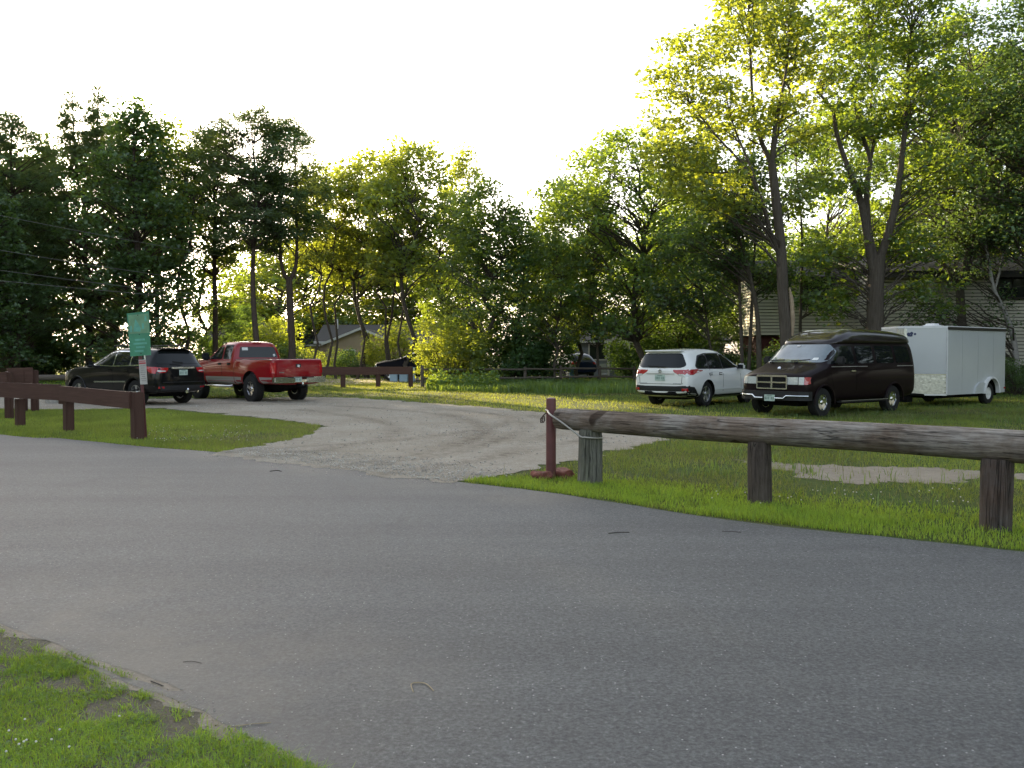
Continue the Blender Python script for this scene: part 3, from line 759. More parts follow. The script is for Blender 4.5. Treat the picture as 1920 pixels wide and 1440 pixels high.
def black_suv():
    root = thing('parked_suv', 'black suv with chrome window trim parked behind the green sign', 'car', (-12.27, 29.35, 0), R(148.3), scale=(1, 1, 1.03))
    P = M['black_paint']; T, RD, WD = .81, .385, .25; AX = (1.53, -1.385)
    st = [
        (2.43, sec(.42, .50, [(.66, .46), (.72, .62), (.72, .78), (.68, .92), (.52, .99), (.3, 1.01)], 1.02)),
        (2.34, sec(.30, .60, [(.86, .36), (.92, .58), (.92, .82), (.86, 1.0), (.66, 1.07), (.36, 1.10)], 1.11)),
        (1.95, sec(.28, .70, [(.95, .36), (.985, .62), (.975, .88), (.93, 1.05), (.70, 1.13), (.38, 1.16)], 1.17)),
        (.98, sec(.28, .72, [(.94, .36), (.965, .62), (.975, .95), (.945, 1.13), (.80, 1.20), (.42, 1.23)], 1.24)),
        (.10, sec(.28, .72, [(.94, .36), (.96, .62), (.975, .95), (.945, 1.15), (.78, 1.58), (.62, 1.715)], 1.74)),
        (-.75, sec(.28, .72, [(.94, .36), (.96, .62), (.975, .96), (.945, 1.18), (.78, 1.60), (.63, 1.745)], 1.765)),
        (-1.55, sec(.30, .72, [(.95, .38), (.985, .64), (.985, .98), (.95, 1.20), (.78, 1.57), (.62, 1.725)], 1.745)),
        (-2.03, sec(.34, .70, [(.95, .42), (.98, .66), (.97, 1.0), (.93, 1.20), (.76, 1.52), (.60, 1.685)], 1.70)),
        (-2.10, sec(.36, .70, [(.94, .42), (.965, .66), (.955, .99), (.92, 1.19), (.75, 1.47), (.60, 1.64)], 1.655)),
        (-2.36, sec(.40, .64, [(.88, .46), (.925, .64), (.91, .98), (.86, 1.14), (.74, 1.20), (.45, 1.22)], 1.225)),
        (-2.44, sec(.44, .5, [(.76, .48), (.82, .62), (.80, .94), (.72, 1.08), (.56, 1.13), (.3, 1.15)], 1.155)),
    ]
    me = loft(st, P, {3: .15, 5: .6, 7: .3}, {8: .4})
    me = finish(cut(me, arches(AX, T, RD, WD), M['under']))
    b = Body(me); link('body', me, root)
    for s in (1, -1):
        panel_part(root, b, 'chrome_window_trim', [([(.82, 1.195), (.62, 1.25), (.10, 1.57), (-.35, 1.635), (-1.2, 1.63), (-1.62, 1.60), (-1.93, 1.235), (-1.90, 1.20), (-.3, 1.155)], 'y', s, M['chrome'], .003, .04)])
        for pl, r in [([(.72, 1.205), (.58, 1.235), (.08, 1.545), (-.27, 1.60), (-.31, 1.185)], .04), ([(-.37, 1.19), (-.33, 1.605), (-1.08, 1.60), (-1.13, 1.205)], .04), ([(-1.19, 1.21), (-1.14, 1.60), (-1.58, 1.57), (-1.86, 1.245), (-1.84, 1.235)], .05)]:
            panel_part(root, b, 'side_window', [(pl, 'y', s, M['glass'], .009, r)])
        panel_part(root, b, 'door_chrome_strip', [([(.62, .66), (.62, .705), (-.98, .735), (-.98, .69)], 'y', s, M['chrome'], .012)])
        panel_part(root, b, 'tail_light', [
            (both([(.97, 1.14), (.50, 1.13), (.56, 1.03), (.62, .985), (.97, .97)], s < 0), 'x', -1, M['tail'], .012, .03),
            (both([(.86, 1.055), (.60, 1.045), (.62, 1.015), (.86, 1.02)], s < 0), 'x', -1, M['clearlens'], .016, .01),
            ([(-2.33, .96), (-2.33, 1.15), (-1.93, 1.17), (-2.06, 1.02), (-2.2, .97)], 'y', s, M['tail'], .010, .02)])
        panel_part(root, b, 'reflector', [(both([(.66, .52), (.66, .575), (.84, .575), (.84, .52)], s < 0), 'x', -1, M['tail'], .012)])
        panel_part(root, b, 'headlight', [(both([(.90, 1.0), (.50, .96), (.50, .82), (.90, .86)], s < 0), 'x', 1, M['clearlens'], .012), ([(2.30, .86), (2.30, 1.0), (2.12, 1.0), (2.16, .90)], 'y', s, M['clearlens'], .01)])
        mb = MB(); mb.tube(smooth_path([(.0, s * .66, 1.735), (-.1, s * .665, 1.785), (-.9, s * .67, 1.805), (-1.6, s * .66, 1.785), (-1.7, s * .66, 1.735)], 5), .016, M['trim'], 6); mb.build('roof_rail', root, 40)
        for x in AX:
            mb = MB()
            pts = [(x + (RD * 1.19) * math.cos(a), s * (.972 if x > 0 else .98), RD + (RD * 1.19) * math.sin(a)) for a in np.linspace(R(-8), R(188), 15)]
            mb.tube(pts, .03, P, 6)
            mb.build('wheel_arch_flare', root, 50)
    panel_part(root, b, 'rear_window', [([(-.58, 1.63), (.58, 1.63), (.80, 1.30), (.78, 1.245), (-.78, 1.245), (-.80, 1.30)], 'x', -1, M['glass'], .008, .06)])
    panel_part(root, b, 'windshield', [([(-.62, 1.67), (.62, 1.67), (.80, 1.27), (-.80, 1.27)], 'x', 1, M['windshield'], .008, .05)])
    mb = MB(); mb.box((-2.12, 0, 1.69), (.24, 1.24, .04), P, bev=.018); mb.build('roof_spoiler', root, 40)
    mb = MB(); mb.box((-2.405, .16, 1.285), (.02, .40, .05), M['trim'], Matrix.Rotation(R(5), 3, 'X'), bev=.008); mb.build('rear_wiper', root)
    mb = MB(); mb.box((-2.47, 0, 1.125), (.03, .86, .052), M['chrome'], bev=.012); mb.build('liftgate_chrome_bar', root, 40)
    panel_part(root, b, 'plate_recess', [([(-.42, 1.08), (.42, 1.08), (.38, .86), (-.38, .86)], 'x', -1, M['under'], .004, .03)])
    plate(root, (-2.475, 0, .985), (0, 0, PI))
    panel_part(root, b, 'rear_bumper', [([(-.92, .42), (-.92, .60), (.92, .60), (.92, .42)], 'x', -1, M['trim'], .012)])
    mb = MB(); mb.box((-2.46, 0, .70), (.03, 1.5, .025), M['trim'], bev=.008); mb.build('bumper_step', root)
    mb = MB(); mb.box((-2.42, -.12, .40), (.14, .10, .08), M['chrome'], bev=.01); mb.lathe([(.03, .44), (.045, .47), (.03, .51)], M['chrome'], 10, 'z', (-2.52, -.12, 0)); mb.build('tow_hitch', root, 40)
    L = []
    for s in (1, -1):
        L += [([(-.34, 1.17), (-.34, .42)], 'y', s), ([(-1.17, 1.19), (-1.14, .85), (-.95, .62)], 'y', s), ([(.80, 1.15), (.92, .45)], 'y', s)]
    L += [([(-.80, 1.2), (-.78, .72)], 'x', -1), ([(.80, 1.2), (.78, .72)], 'x', -1)]
    seams(root, b, L)
    handles(root, (-.20, -1.0), .97, 1.04, P, b)
    mirror_part(root, .70, .93, 1.23, P)
    mb = MB(); mb.box((.1, 0, .36), (4.2, 1.2, .2), M['under'], bev=.05); mb.build('underbody', root)
    add_wheels(root, wheel_meshes(RD, WD, .235, 5, M['alloy'], 'split'), AX, T, RD)

def red_truck():
    root = thing('pickup_truck', 'red crew cab pickup truck with silver lower panels and big tyres', 'pickup truck', (-9.22, 31.85, 0), R(137.3), scale=(1, 1, 1.03))
    P = M['red_paint']; T, RD, WD = .85, .425, .30; AX = (1.88, -1.655)
    box_ = lambda zt: [(.93, .60), (.985, .72), (.985, 1.08), (.975, 1.28), (.955, zt - .01), (.90, zt + .005)]
    st = [
        (2.93, sec(.56, .6, [(.74, .60), (.80, .78), (.80, .98), (.76, 1.16), (.6, 1.22), (.35, 1.24)], 1.25)),
        (2.84, sec(.52, .7, [(.92, .58), (.96, .76), (.96, 1.02), (.92, 1.20), (.70, 1.30), (.38, 1.33)], 1.34)),
        (2.3, sec(.50, .75, [(.97, .58), (1.0, .78), (1.0, 1.06), (.95, 1.23), (.72, 1.34), (.40, 1.38)], 1.39)),
        (1.35, sec(.50, .75, [(.95, .58), (.985, .78), (.985, 1.10), (.95, 1.28), (.80, 1.36), (.45, 1.40)], 1.41)),
        (.62, sec(.50, .75, [(.95, .58), (.975, .78), (.98, 1.12), (.95, 1.34), (.80, 1.80), (.64, 1.925)], 1.95)),
        (.1, sec(.50, .75, [(.95, .58), (.975, .78), (.98, 1.12), (.95, 1.34), (.80, 1.84), (.66, 1.965)], 1.99)),
        (-.38, sec(.50, .75, [(.95, .58), (.975, .78), (.98, 1.12), (.95, 1.34), (.80, 1.82), (.66, 1.945)], 1.965)),
        (-.50, sec(.50, .75, [(.95, .58), (.975, .78), (.98, 1.12), (.945, 1.33), (.79, 1.76), (.64, 1.88)], 1.90)),
        (-.60, sec(.52, .75, [(.95, .58), (.975, .78), (.98, 1.10), (.95, 1.28), (.82, 1.38), (.6, 1.385)], 1.385)),
        (-.66, sec(.52, .75, box_(1.375), 1.375)),
        (-1.0, sec(.52, .75, [(.95, .60), (.985, .72), (.985, 1.08), (.965, 1.28), (.95, 1.365), (.90, 1.38)], 1.38)),
        (-1.66, sec(.52, .75, [(.97, .60), (1.02, .74), (1.015, 1.10), (.975, 1.28), (.95, 1.365), (.90, 1.38)], 1.38)),
        (-2.4, sec(.54, .75, [(.95, .62), (.985, .74), (.985, 1.08), (.965, 1.28), (.95, 1.365), (.90, 1.38)], 1.38)),
        (-2.93, sec(.56, .75, [(.94, .64), (.975, .74), (.975, 1.06), (.96, 1.27), (.94, 1.36), (.88, 1.375)], 1.375)),
        (-2.97, sec(.60, .7, [(.88, .68), (.92, .76), (.92, 1.04), (.91, 1.25), (.90, 1.325), (.84, 1.34)], 1.34)),
    ]
    me = loft(st, P, {3: .1, 5: .6, 6: .4, 7: .4}, {7: .3, 8: .8, 9: .9, 13: .7, 14: .7})
    bv = MB(); bv.box((-1.80, 0, 1.35), (2.16, 1.62, 1.0), M['under'])
    me = cut(me, [(bv.v, bv.f)], M['trim'])
    me = finish(cut(me, arches(AX, T + .02, RD * 1.10, WD * .9), M['under']))
    b = Body(me); link('body', me, root)
    # silver lower panels, one per panel of the side
    for s in (1, -1):
        for nm, pl in [('lower_door_panel', [(1.25, .565), (1.25, .79), (-.60, .79), (-.60, .555)]), ('lower_bed_panel', [(-.64, .565), (-.64, .79), (-1.10, .79), (-1.02, .60)]), ('lower_bed_panel', [(-2.20, .80), (-2.30, .60), (-2.90, .64), (-2.93, .80)]), ('lower_fender_panel', [(2.42, .79), (2.5, .60), (2.78, .62), (2.78, .79)])]:
            panel_part(root, b, nm, [(pl, 'y', s, M['silver_paint'], .006)])
        for pl, r in [([(1.12, 1.36), (.64, 1.70), (.52, 1.77), (.24, 1.80), (.20, 1.37)], .04), ([(.12, 1.37), (.15, 1.80), (-.33, 1.79), (-.38, 1.37)], .04)]:
            panel_part(root, b, 'side_window', [(pl, 'y', s, M['glass'], .006, r)])
        panel_part(root, b, 'rain_guard', [([(.13, 1.80), (.13, 1.845), (-.34, 1.835), (-.34, 1.79)], 'y', s, M['trim'], .018, .01)])
        panel_part(root, b, 'tail_light', [(both([(.955, 1.26), (.955, .93), (.83, .93), (.83, 1.26)], s < 0), 'x', -1, M['tail'], .012, .02), ([(-2.96, 1.26), (-2.96, .93), (-2.83, .95), (-2.83, 1.24)], 'y', s, M['tail'], .010, .02)])
        panel_part(root, b, 'headlight', [(both([(.88, 1.12), (.55, 1.12), (.55, .92), (.92, .92)], s < 0), 'x', 1, M['clearlens'], .012)])
        panel_part(root, b, 'bed_rail_cap', [([(-.72, s * .80), (-.72, s * .955), (-2.9, s * .945), (-2.9, s * .80)], 'z', 1, M['trim'], .012)])
        mb = MB(); mb.tube([(1.2, s * 1.0, .50), (1.1, s * 1.07, .48), (-.5, s * 1.07, .48), (-.6, s * 1.0, .50)], .038, M['chrome'], 10); mb.build('side_step', root, 40)
    panel_part(root, b, 'rear_window', [([(-.66, 1.78), (.66, 1.78), (.76, 1.42), (-.76, 1.42)], 'x', -1, M['glass'], .006, .06)])
    wx = -.60
    for nm, c, sz in [('window_sticker', (.50, 1.71), (.22, .095)), ('round_sticker', (-.62, 1.50), (.085, .085))]:
        panel_part(root, b, nm, [([(c[0] - sz[0] / 2, c[1] - sz[1] / 2), (c[0] - sz[0] / 2, c[1] + sz[1] / 2), (c[0] + sz[0] / 2, c[1] + sz[1] / 2), (c[0] + sz[0] / 2, c[1] - sz[1] / 2)], 'x', -1, M['sticker'], .012, .04 if 'round' in nm else .01)])
    mb = MB(); mb.box((0, 0, 0), (.05, .34, .03), M['tail'], bev=.01); mb.build('brake_light', root, 40, loc=(-.50, 0, 1.905))
    panel_part(root, b, 'windshield', [([(-.66, 1.88), (.66, 1.88), (.82, 1.45), (-.82, 1.45)], 'x', 1, M['windshield'], .008, .05)])
    tg = panel_part(root, b, 'tailgate', [([(-.80, .86), (-.80, 1.335), (.80, 1.335), (.80, .86)], 'x', -1, P, .014, .02)])
    mb = MB(); mb.box((0, 0, 0), (.02, .20, .11), M['trim'], bev=.008); mb.box((-.012, 0, -.01), (.01, .085, .07), M['white_plastic'], Matrix.Rotation(R(20), 3, 'X'), bev=.003); mb.build('tailgate_handle', tg, loc=(-2.985, 0, 1.17))
    mb = MB()
    for k in range(5): mb.box((-2.99, .56 + .04 * k, .96), (.01, .024, .03), M['alloy'])
    mb.build('badge_lettering', tg)
    # rear bumper with the notch for the plate
    mb = MB()
    for s in (1, -1):
        mb.box((-3.06, s * .60, .72), (.20, .78, .19), M['chrome'], Matrix.Rotation(-s * R(4), 3, 'Z'), bev=.035)
    mb.box((-3.05, 0, .69), (.16, .5, .10), M['chrome'], bev=.02); mb.box((-3.06, 0, .80), (.21, 1.0, .03), M['trim'], bev=.01)
    bp = mb.build('rear_bumper', root, 40)
    plate(bp, (-3.15, .14, .735), (0, 0, PI))
    mb = MB(); mb.box((-3.05, 0, .54), (.3, .09, .09), M['under']); mb.lathe([(.03, .56), (.04, .60), (.025, .64)], M['chrome'], 10, 'z', (-3.24, 0, 0)); mb.box((-3.22, 0, .545), (.16, .07, .03), M['trim']); mb.build('tow_hitch', root, 40)
    L = []
    for s in (1, -1):
        L += [([(.17, 1.85), (.17, .6)], 'y', s), ([(-.62, 1.36), (-.62, .57)], 'y', s), ([(1.22, 1.35), (1.25, .6)], 'y', s)]
    seams(root, b, L)
    handles(root, (-.28, .32), .97, 1.21, M['trim'], b)
    mirror_part(root, 1.05, .95, 1.45, M['trim'], (.14, .26, .26))
    mb = MB(); mb.box((0, 0, .52), (5.4, 1.0, .16), M['under'], bev=.03); mb.lathe([(.07, -.86), (.07, .86)], M['under'], 12, 'y', (-1.655, 0, .43)); mb.lathe([(.06, -.9), (.16, -.5 + .35), (.16, .15), (.06, .9)], M['under'], 14, 'y', (-1.655, 0, .43)); mb.box((-2.2, .2, .46), (.8, .35, .22), M['under'], bev=.06); mb.build('underbody', root)
    add_wheels(root, wheel_meshes(RD, WD, .225, 6, M['chrome'], 'lug'), AX, T, RD)

def dark_van():
    root = thing('conversion_van', 'dark plum conversion van with a raised roof and chrome grille, parked facing out', 'van', (8.69, 24.63, 0), R(217.7), scale=1.015)
    P = M['plum_paint']; T, RD, WD = .84, .36, .235; AX = (1.83, -1.40)
    S6 = lambda a, zt, wt=.70: [(.95, .40), (.995, .66), (.995, 1.05), (.97, 1.28), (.86, zt - .20), (wt, zt - .04)]
    st = [
        (2.60, sec(.46, .60, [(.80, .50), (.86, .64), (.86, .80), (.84, .96), (.7, 1.03), (.4, 1.05)], 1.06)),
        (2.52, sec(.38, .70, [(.93, .46), (.97, .64), (.96, .82), (.93, 1.0), (.74, 1.08), (.4, 1.11)], 1.12)),
        (2.20, sec(.34, .75, [(.96, .42), (.99, .66), (.98, .92), (.95, 1.10), (.78, 1.18), (.42, 1.22)], 1.23)),
        (1.72, sec(.34, .75, [(.96, .40), (.995, .66), (.99, 1.0), (.965, 1.22), (.84, 1.31), (.46, 1.35)], 1.36)),
        (1.28, sec(.34, .75, [(.96, .40), (.995, .66), (.995, 1.05), (.965, 1.28), (.84, 1.66), (.66, 1.76)], 1.79)),
        (.98, sec(.34, .75, [(.95, .40), (.995, .66), (.995, 1.05), (.97, 1.28), (.85, 1.82), (.68, 1.96)], 1.99)),
        (.2, sec(.34, .75, S6(0, 2.04), 2.03)),
        (-1.4, sec(.34, .75, S6(0, 2.04), 2.03)),
        (-2.36, sec(.38, .75, S6(0, 2.03), 2.02)),
        (-2.52, sec(.44, .70, [(.92, .48), (.96, .68), (.955, 1.05), (.93, 1.28), (.83, 1.80), (.66, 1.96)], 1.98)),
        (-2.58, sec(.50, .6, [(.84, .54), (.88, .7), (.87, 1.05), (.84, 1.28), (.76, 1.72), (.6, 1.86)], 1.88)),
    ]
    me = loft(st, P, {3: .1, 5: .35, 7: .2}, {3: .3})
    me = finish(cut(me, arches(AX, T + .03, RD, WD), M['under']))
    b = Body(me); link('body', me, root)
    # raised roof cap
    q = lambda w, z0, z1, wt: sec(z0 - .10, w * .7, [(w * .98, z0 - .08), (w, z0), (w * .97, z0 + (z1 - z0) * .35), (w * .88, z0 + (z1 - z0) * .75), (wt, z1 - .015), (wt * .5, z1)], z1)
    rs = [(1.20, q(.62, 1.80, 1.86, .45)), (1.06, q(.80, 1.86, 1.97, .52)), (.62, q(.875, 1.90, 2.17, .56)), (.2, q(.88, 1.90, 2.245, .58)), (-.6, q(.88, 1.90, 2.24, .58)), (-1.7, q(.88, 1.90, 2.20, .58)), (-2.35, q(.87, 1.90, 2.15, .56)), (-2.55, q(.80, 1.90, 2.06, .52))]
    rm = finish(loft(rs, M['plum_gloss'], {3: .5, 6: .5}, {})); link('raised_roof', rm, root)
    panel_part(root, b, 'windshield', [([(-.70, 1.80), (.70, 1.80), (.86, 1.64), (.875, 1.40), (.80, 1.345), (-.80, 1.345), (-.875, 1.40), (-.86, 1.64)], 'x', 1, M['windshield'], .008, .06)])
    for s in (1, -1):
        for pl, r in [([(1.62, 1.31), (1.17, 1.70), (.96, 1.76), (.50, 1.77), (.48, 1.31)], .05), ([(.36, 1.32), (.36, 1.78), (-.42, 1.78), (-.42, 1.32)], .07), ([(-.56, 1.32), (-.56, 1.78), (-1.40, 1.78), (-1.40, 1.32)], .07), ([(-1.52, 1.32), (-1.52, 1.78), (-2.22, 1.77), (-2.30, 1.34)], .07)]:
            panel_part(root, b, 'side_window', [(pl, 'y', s, M['glass'], .006, r)])
        panel_part(root, b, 'headlight', [(both([(.74, .99), (.46, .99), (.46, .81), (.74, .81)], s < 0), 'x', 1, M['clearlens'], .016, .01)])
        panel_part(root, b, 'turn_signal', [(both([(.885, .99), (.76, .99), (.76, .81), (.885, .81)], s < 0), 'x', 1, M['clearlens'], .014, .01), (both([(.95, .99), (.89, .99), (.89, .81), (.95, .81)], s < 0), 'x', 1, M['amber'], .014, .01), ([(2.50, .99), (2.50, .82), (2.38, .83), (2.40, .99)], 'y', s, M['amber'], .012, .01)])
        for x in AX:
            mb = MB(); pts = [(x + (RD * 1.20) * math.cos(a), s * 1.0, RD + (RD * 1.2) * math.sin(a)) for a in np.linspace(R(-5), R(185), 15)]
            mb.tube(pts, .022, P, 6); mb.build('wheel_arch_flare', root, 50)
        mb = MB(); mb.box((.2, s * 1.03, .36), (2.2, .14, .05), M['trim'], bev=.02); mb.box((.2, s * 1.105, .385), (2.15, .012, .012), M['alloy']); mb.build('running_board', root, 40)
        panel_part(root, b, 'pinstripe', [([(1.5, 1.235), (1.5, 1.25), (-.1, 1.25), (-.1, 1.235)], 'y', s, M['silver_paint'], .004), ([(-1.55, 1.235), (-1.55, 1.25), (-2.4, 1.25), (-2.4, 1.235)], 'y', s, M['silver_paint'], .004)])
        panel_part(root, b, 'tail_light', [(both([(.90, 1.2), (.90, .85), (.78, .85), (.78, 1.2)], s < 0), 'x', -1, M['tail'], .012, .01)])
    # grille: chrome frame, crosshair bars, dark mesh behind
    panel_part(root, b, 'grille_mesh', [([(-.44, .70), (-.44, 1.01), (.44, 1.01), (.44, .70)], 'x', 1, M['under'], .006)])
    mb = MB(); X = 2.605
    for z, h in ((1.015, .05), (.855, .035), (.70, .03)): mb.box((X, 0, z), (.05, .90, h), M['chrome'], bev=.01)
    for y, w_ in ((-.44, .035), (0, .05), (.44, .035)): mb.box((X, y, .857), (.055, w_, .34), M['chrome'], bev=.01)
    g = mb.build('grille', root, 40)
    mb = MB()
    for z in (.74, .775, .81, .895, .93, .965): mb.box((2.595, 0, z), (.02, .84, .008), M['trim'])
    mb.build('grille_slat', g)
    # bumper: dark with a chrome strip and a step round the plate
    mb = MB(); mb.prism([(-1.0, 2.36), (-1.0, 2.50), (-.80, 2.66), (-.4, 2.71), (.4, 2.71), (.80, 2.66), (1.0, 2.50), (1.0, 2.36)], .42, .64, M['trim'])
    mb.v = [(y, x, z) if False else (x, y, z) for (y, x, z) in mb.v]
    bp = mb.build('front_bumper', root)
    mb = MB()
    for s in (1, -1):
        mb.tube([(2.52, s * 1.0, .535), (2.672, s * .80, .535), (2.715, s * .50, .535), (2.722, s * .42, .47), (2.725, s * .18, .47)], .020, M['chrome'], 8)
    mb.build('chrome_strip', bp, 40)
    plate(bp, (2.735, .03, .47), (0, 0, 0))
    mb = MB(); mb.box((0, 0, 0), (.05, .09, .075), M['chrome'], bev=.02); mb.build('hood_emblem', root, 40, loc=(2.30, 0, 1.205), rot=(0, R(-25), 0))
    for y, a in ((.12, 4), (-.62, 2)):
        mb = MB(); mb.box((0, 0, 0), (.02, .56, .025), M['trim'], Matrix.Rotation(R(a), 3, 'X')); mb.box((.05, -.1, -.05), (.12, .03, .03), M['trim']); mb.build('wiper', root, loc=(1.80, y + .15, 1.40))
    panel_part(root, b, 'windshield_sticker', [([(.66, 1.40), (.66, 1.46), (.52, 1.46), (.52, 1.40)], 'x', 1, M['sticker'], .014, .02)])
    mb = MB(); mb.box((0, 0, 0), (.02, .11, .05), M['white_plastic'], bev=.01); mb.build('rear_view_mirror', root, loc=(1.30, -.13, 1.765), rot=(0, R(-45), 0))
    L = []
    for s in (1, -1):
        L += [([(.42, 1.8), (.42, .45)], 'y', s), ([(1.62, 1.28), (1.5, .9), (1.34, .5)], 'y', s)]
        if s < 0: L += [([(-.9, 1.8), (-.9, .45)], 'y', s)]
    seams(root, b, L)
    handles(root, (.58,), .99, 1.13, M['chrome'], b)
    mirror_part(root, 1.30, .98, 1.40, M['trim'], (.14, .24, .20))
    mb = MB(); mb.box((0, 0, .36), (4.6, 1.2, .2), M['under'], bev=.05); mb.build('underbody', root)
    add_wheels(root, wheel_meshes(RD, WD, .20, 5, M['chrome'], 'dish'), AX, T, RD)

def far_car(label, loc, rz, mat, scale=1.0):
    root = thing('parked_car', label, 'car', loc, rz, scale=scale)
    T, RD, WD = .78, .35, .22; AX = (1.35, -1.30)
    st = [
        (2.28, sec(.36, .5, [(.62, .42), (.68, .56), (.68, .68), (.64, .78), (.5, .84), (.3, .86)], .87)),
        (2.14, sec(.24, .6, [(.82, .32), (.88, .52), (.88, .74), (.82, .90), (.62, .97), (.35, 1.0)], 1.01)),
        (1.7, sec(.22, .7, [(.90, .28), (.92, .56), (.92, .82), (.88, .98), (.66, 1.05), (.38, 1.08)], 1.09)),
        (.95, sec(.22, .7, [(.90, .28), (.92, .56), (.92, .86), (.89, 1.04), (.76, 1.12), (.42, 1.15)], 1.16)),
        (-.05, sec(.22, .7, [(.90, .28), (.92, .56), (.92, .88), (.89, 1.06), (.72, 1.50), (.56, 1.64)], 1.67)),
        (-.9, sec(.22, .7, [(.90, .28), (.92, .56), (.92, .90), (.89, 1.10), (.73, 1.52), (.57, 1.67)], 1.69)),
        (-1.7, sec(.26, .7, [(.90, .34), (.92, .60), (.92, .92), (.88, 1.12), (.70, 1.44), (.55, 1.59)], 1.61)),
        (-2.12, sec(.36, .62, [(.84, .44), (.88, .62), (.86, .94), (.80, 1.08), (.62, 1.14), (.4, 1.17)], 1.18)),
        (-2.22, sec(.42, .5, [(.72, .48), (.76, .62), (.74, .9), (.66, 1.0), (.5, 1.05), (.3, 1.07)], 1.08)),
    ]
    me = loft(st, mat, {5: .5}, {})
    me = finish(cut(me, arches(AX, T, RD, WD), M['under'])); b = Body(me); link('body', me, root)
    for s in (1, -1):
        for pl in ([(.80, 1.11), (.5, 1.2), (-.02, 1.5), (-.38, 1.54), (-.42, 1.11)], [(-.48, 1.115), (-.44, 1.54), (-1.0, 1.54), (-1.50, 1.46), (-1.72, 1.16), (-1.6, 1.14)]):
            panel_part(root, b, 'side_window', [(pl, 'y', s, M['glass'], .008, .05)])
        panel_part(root, b, 'tail_light', [(both([(.90, 1.08), (.5, 1.06), (.55, .93), (.90, .90)], s < 0), 'x', -1, M['tail'], .012, .02), ([(-2.15, .92), (-2.15, 1.08), (-1.85, 1.10), (-1.95, .98)], 'y', s, M['tail'], .01)])
        panel_part(root, b, 'headlight', [(both([(.80, .86), (.5, .80), (.5, .70), (.84, .74)], s < 0), 'x', 1, M['clearlens'], .01)])
    panel_part(root, b, 'rear_window', [([(-.54, 1.54), (.54, 1.54), (.70, 1.2), (-.70, 1.2)], 'x', -1, M['glass'], .008, .06)])
    panel_part(root, b, 'windshield', [([(-.56, 1.60), (.56, 1.60), (.76, 1.19), (-.76, 1.19)], 'x', 1, M['glass'], .008, .05)])
    plate(root, (-2.20, 0, .84), (0, 0, PI))
    mirror_part(root, .55, .88, 1.12, mat, (.12, .2, .15))
    add_wheels(root, wheel_meshes(RD, WD, .22, 5, M['alloy'], 'split'), AX, T, RD)

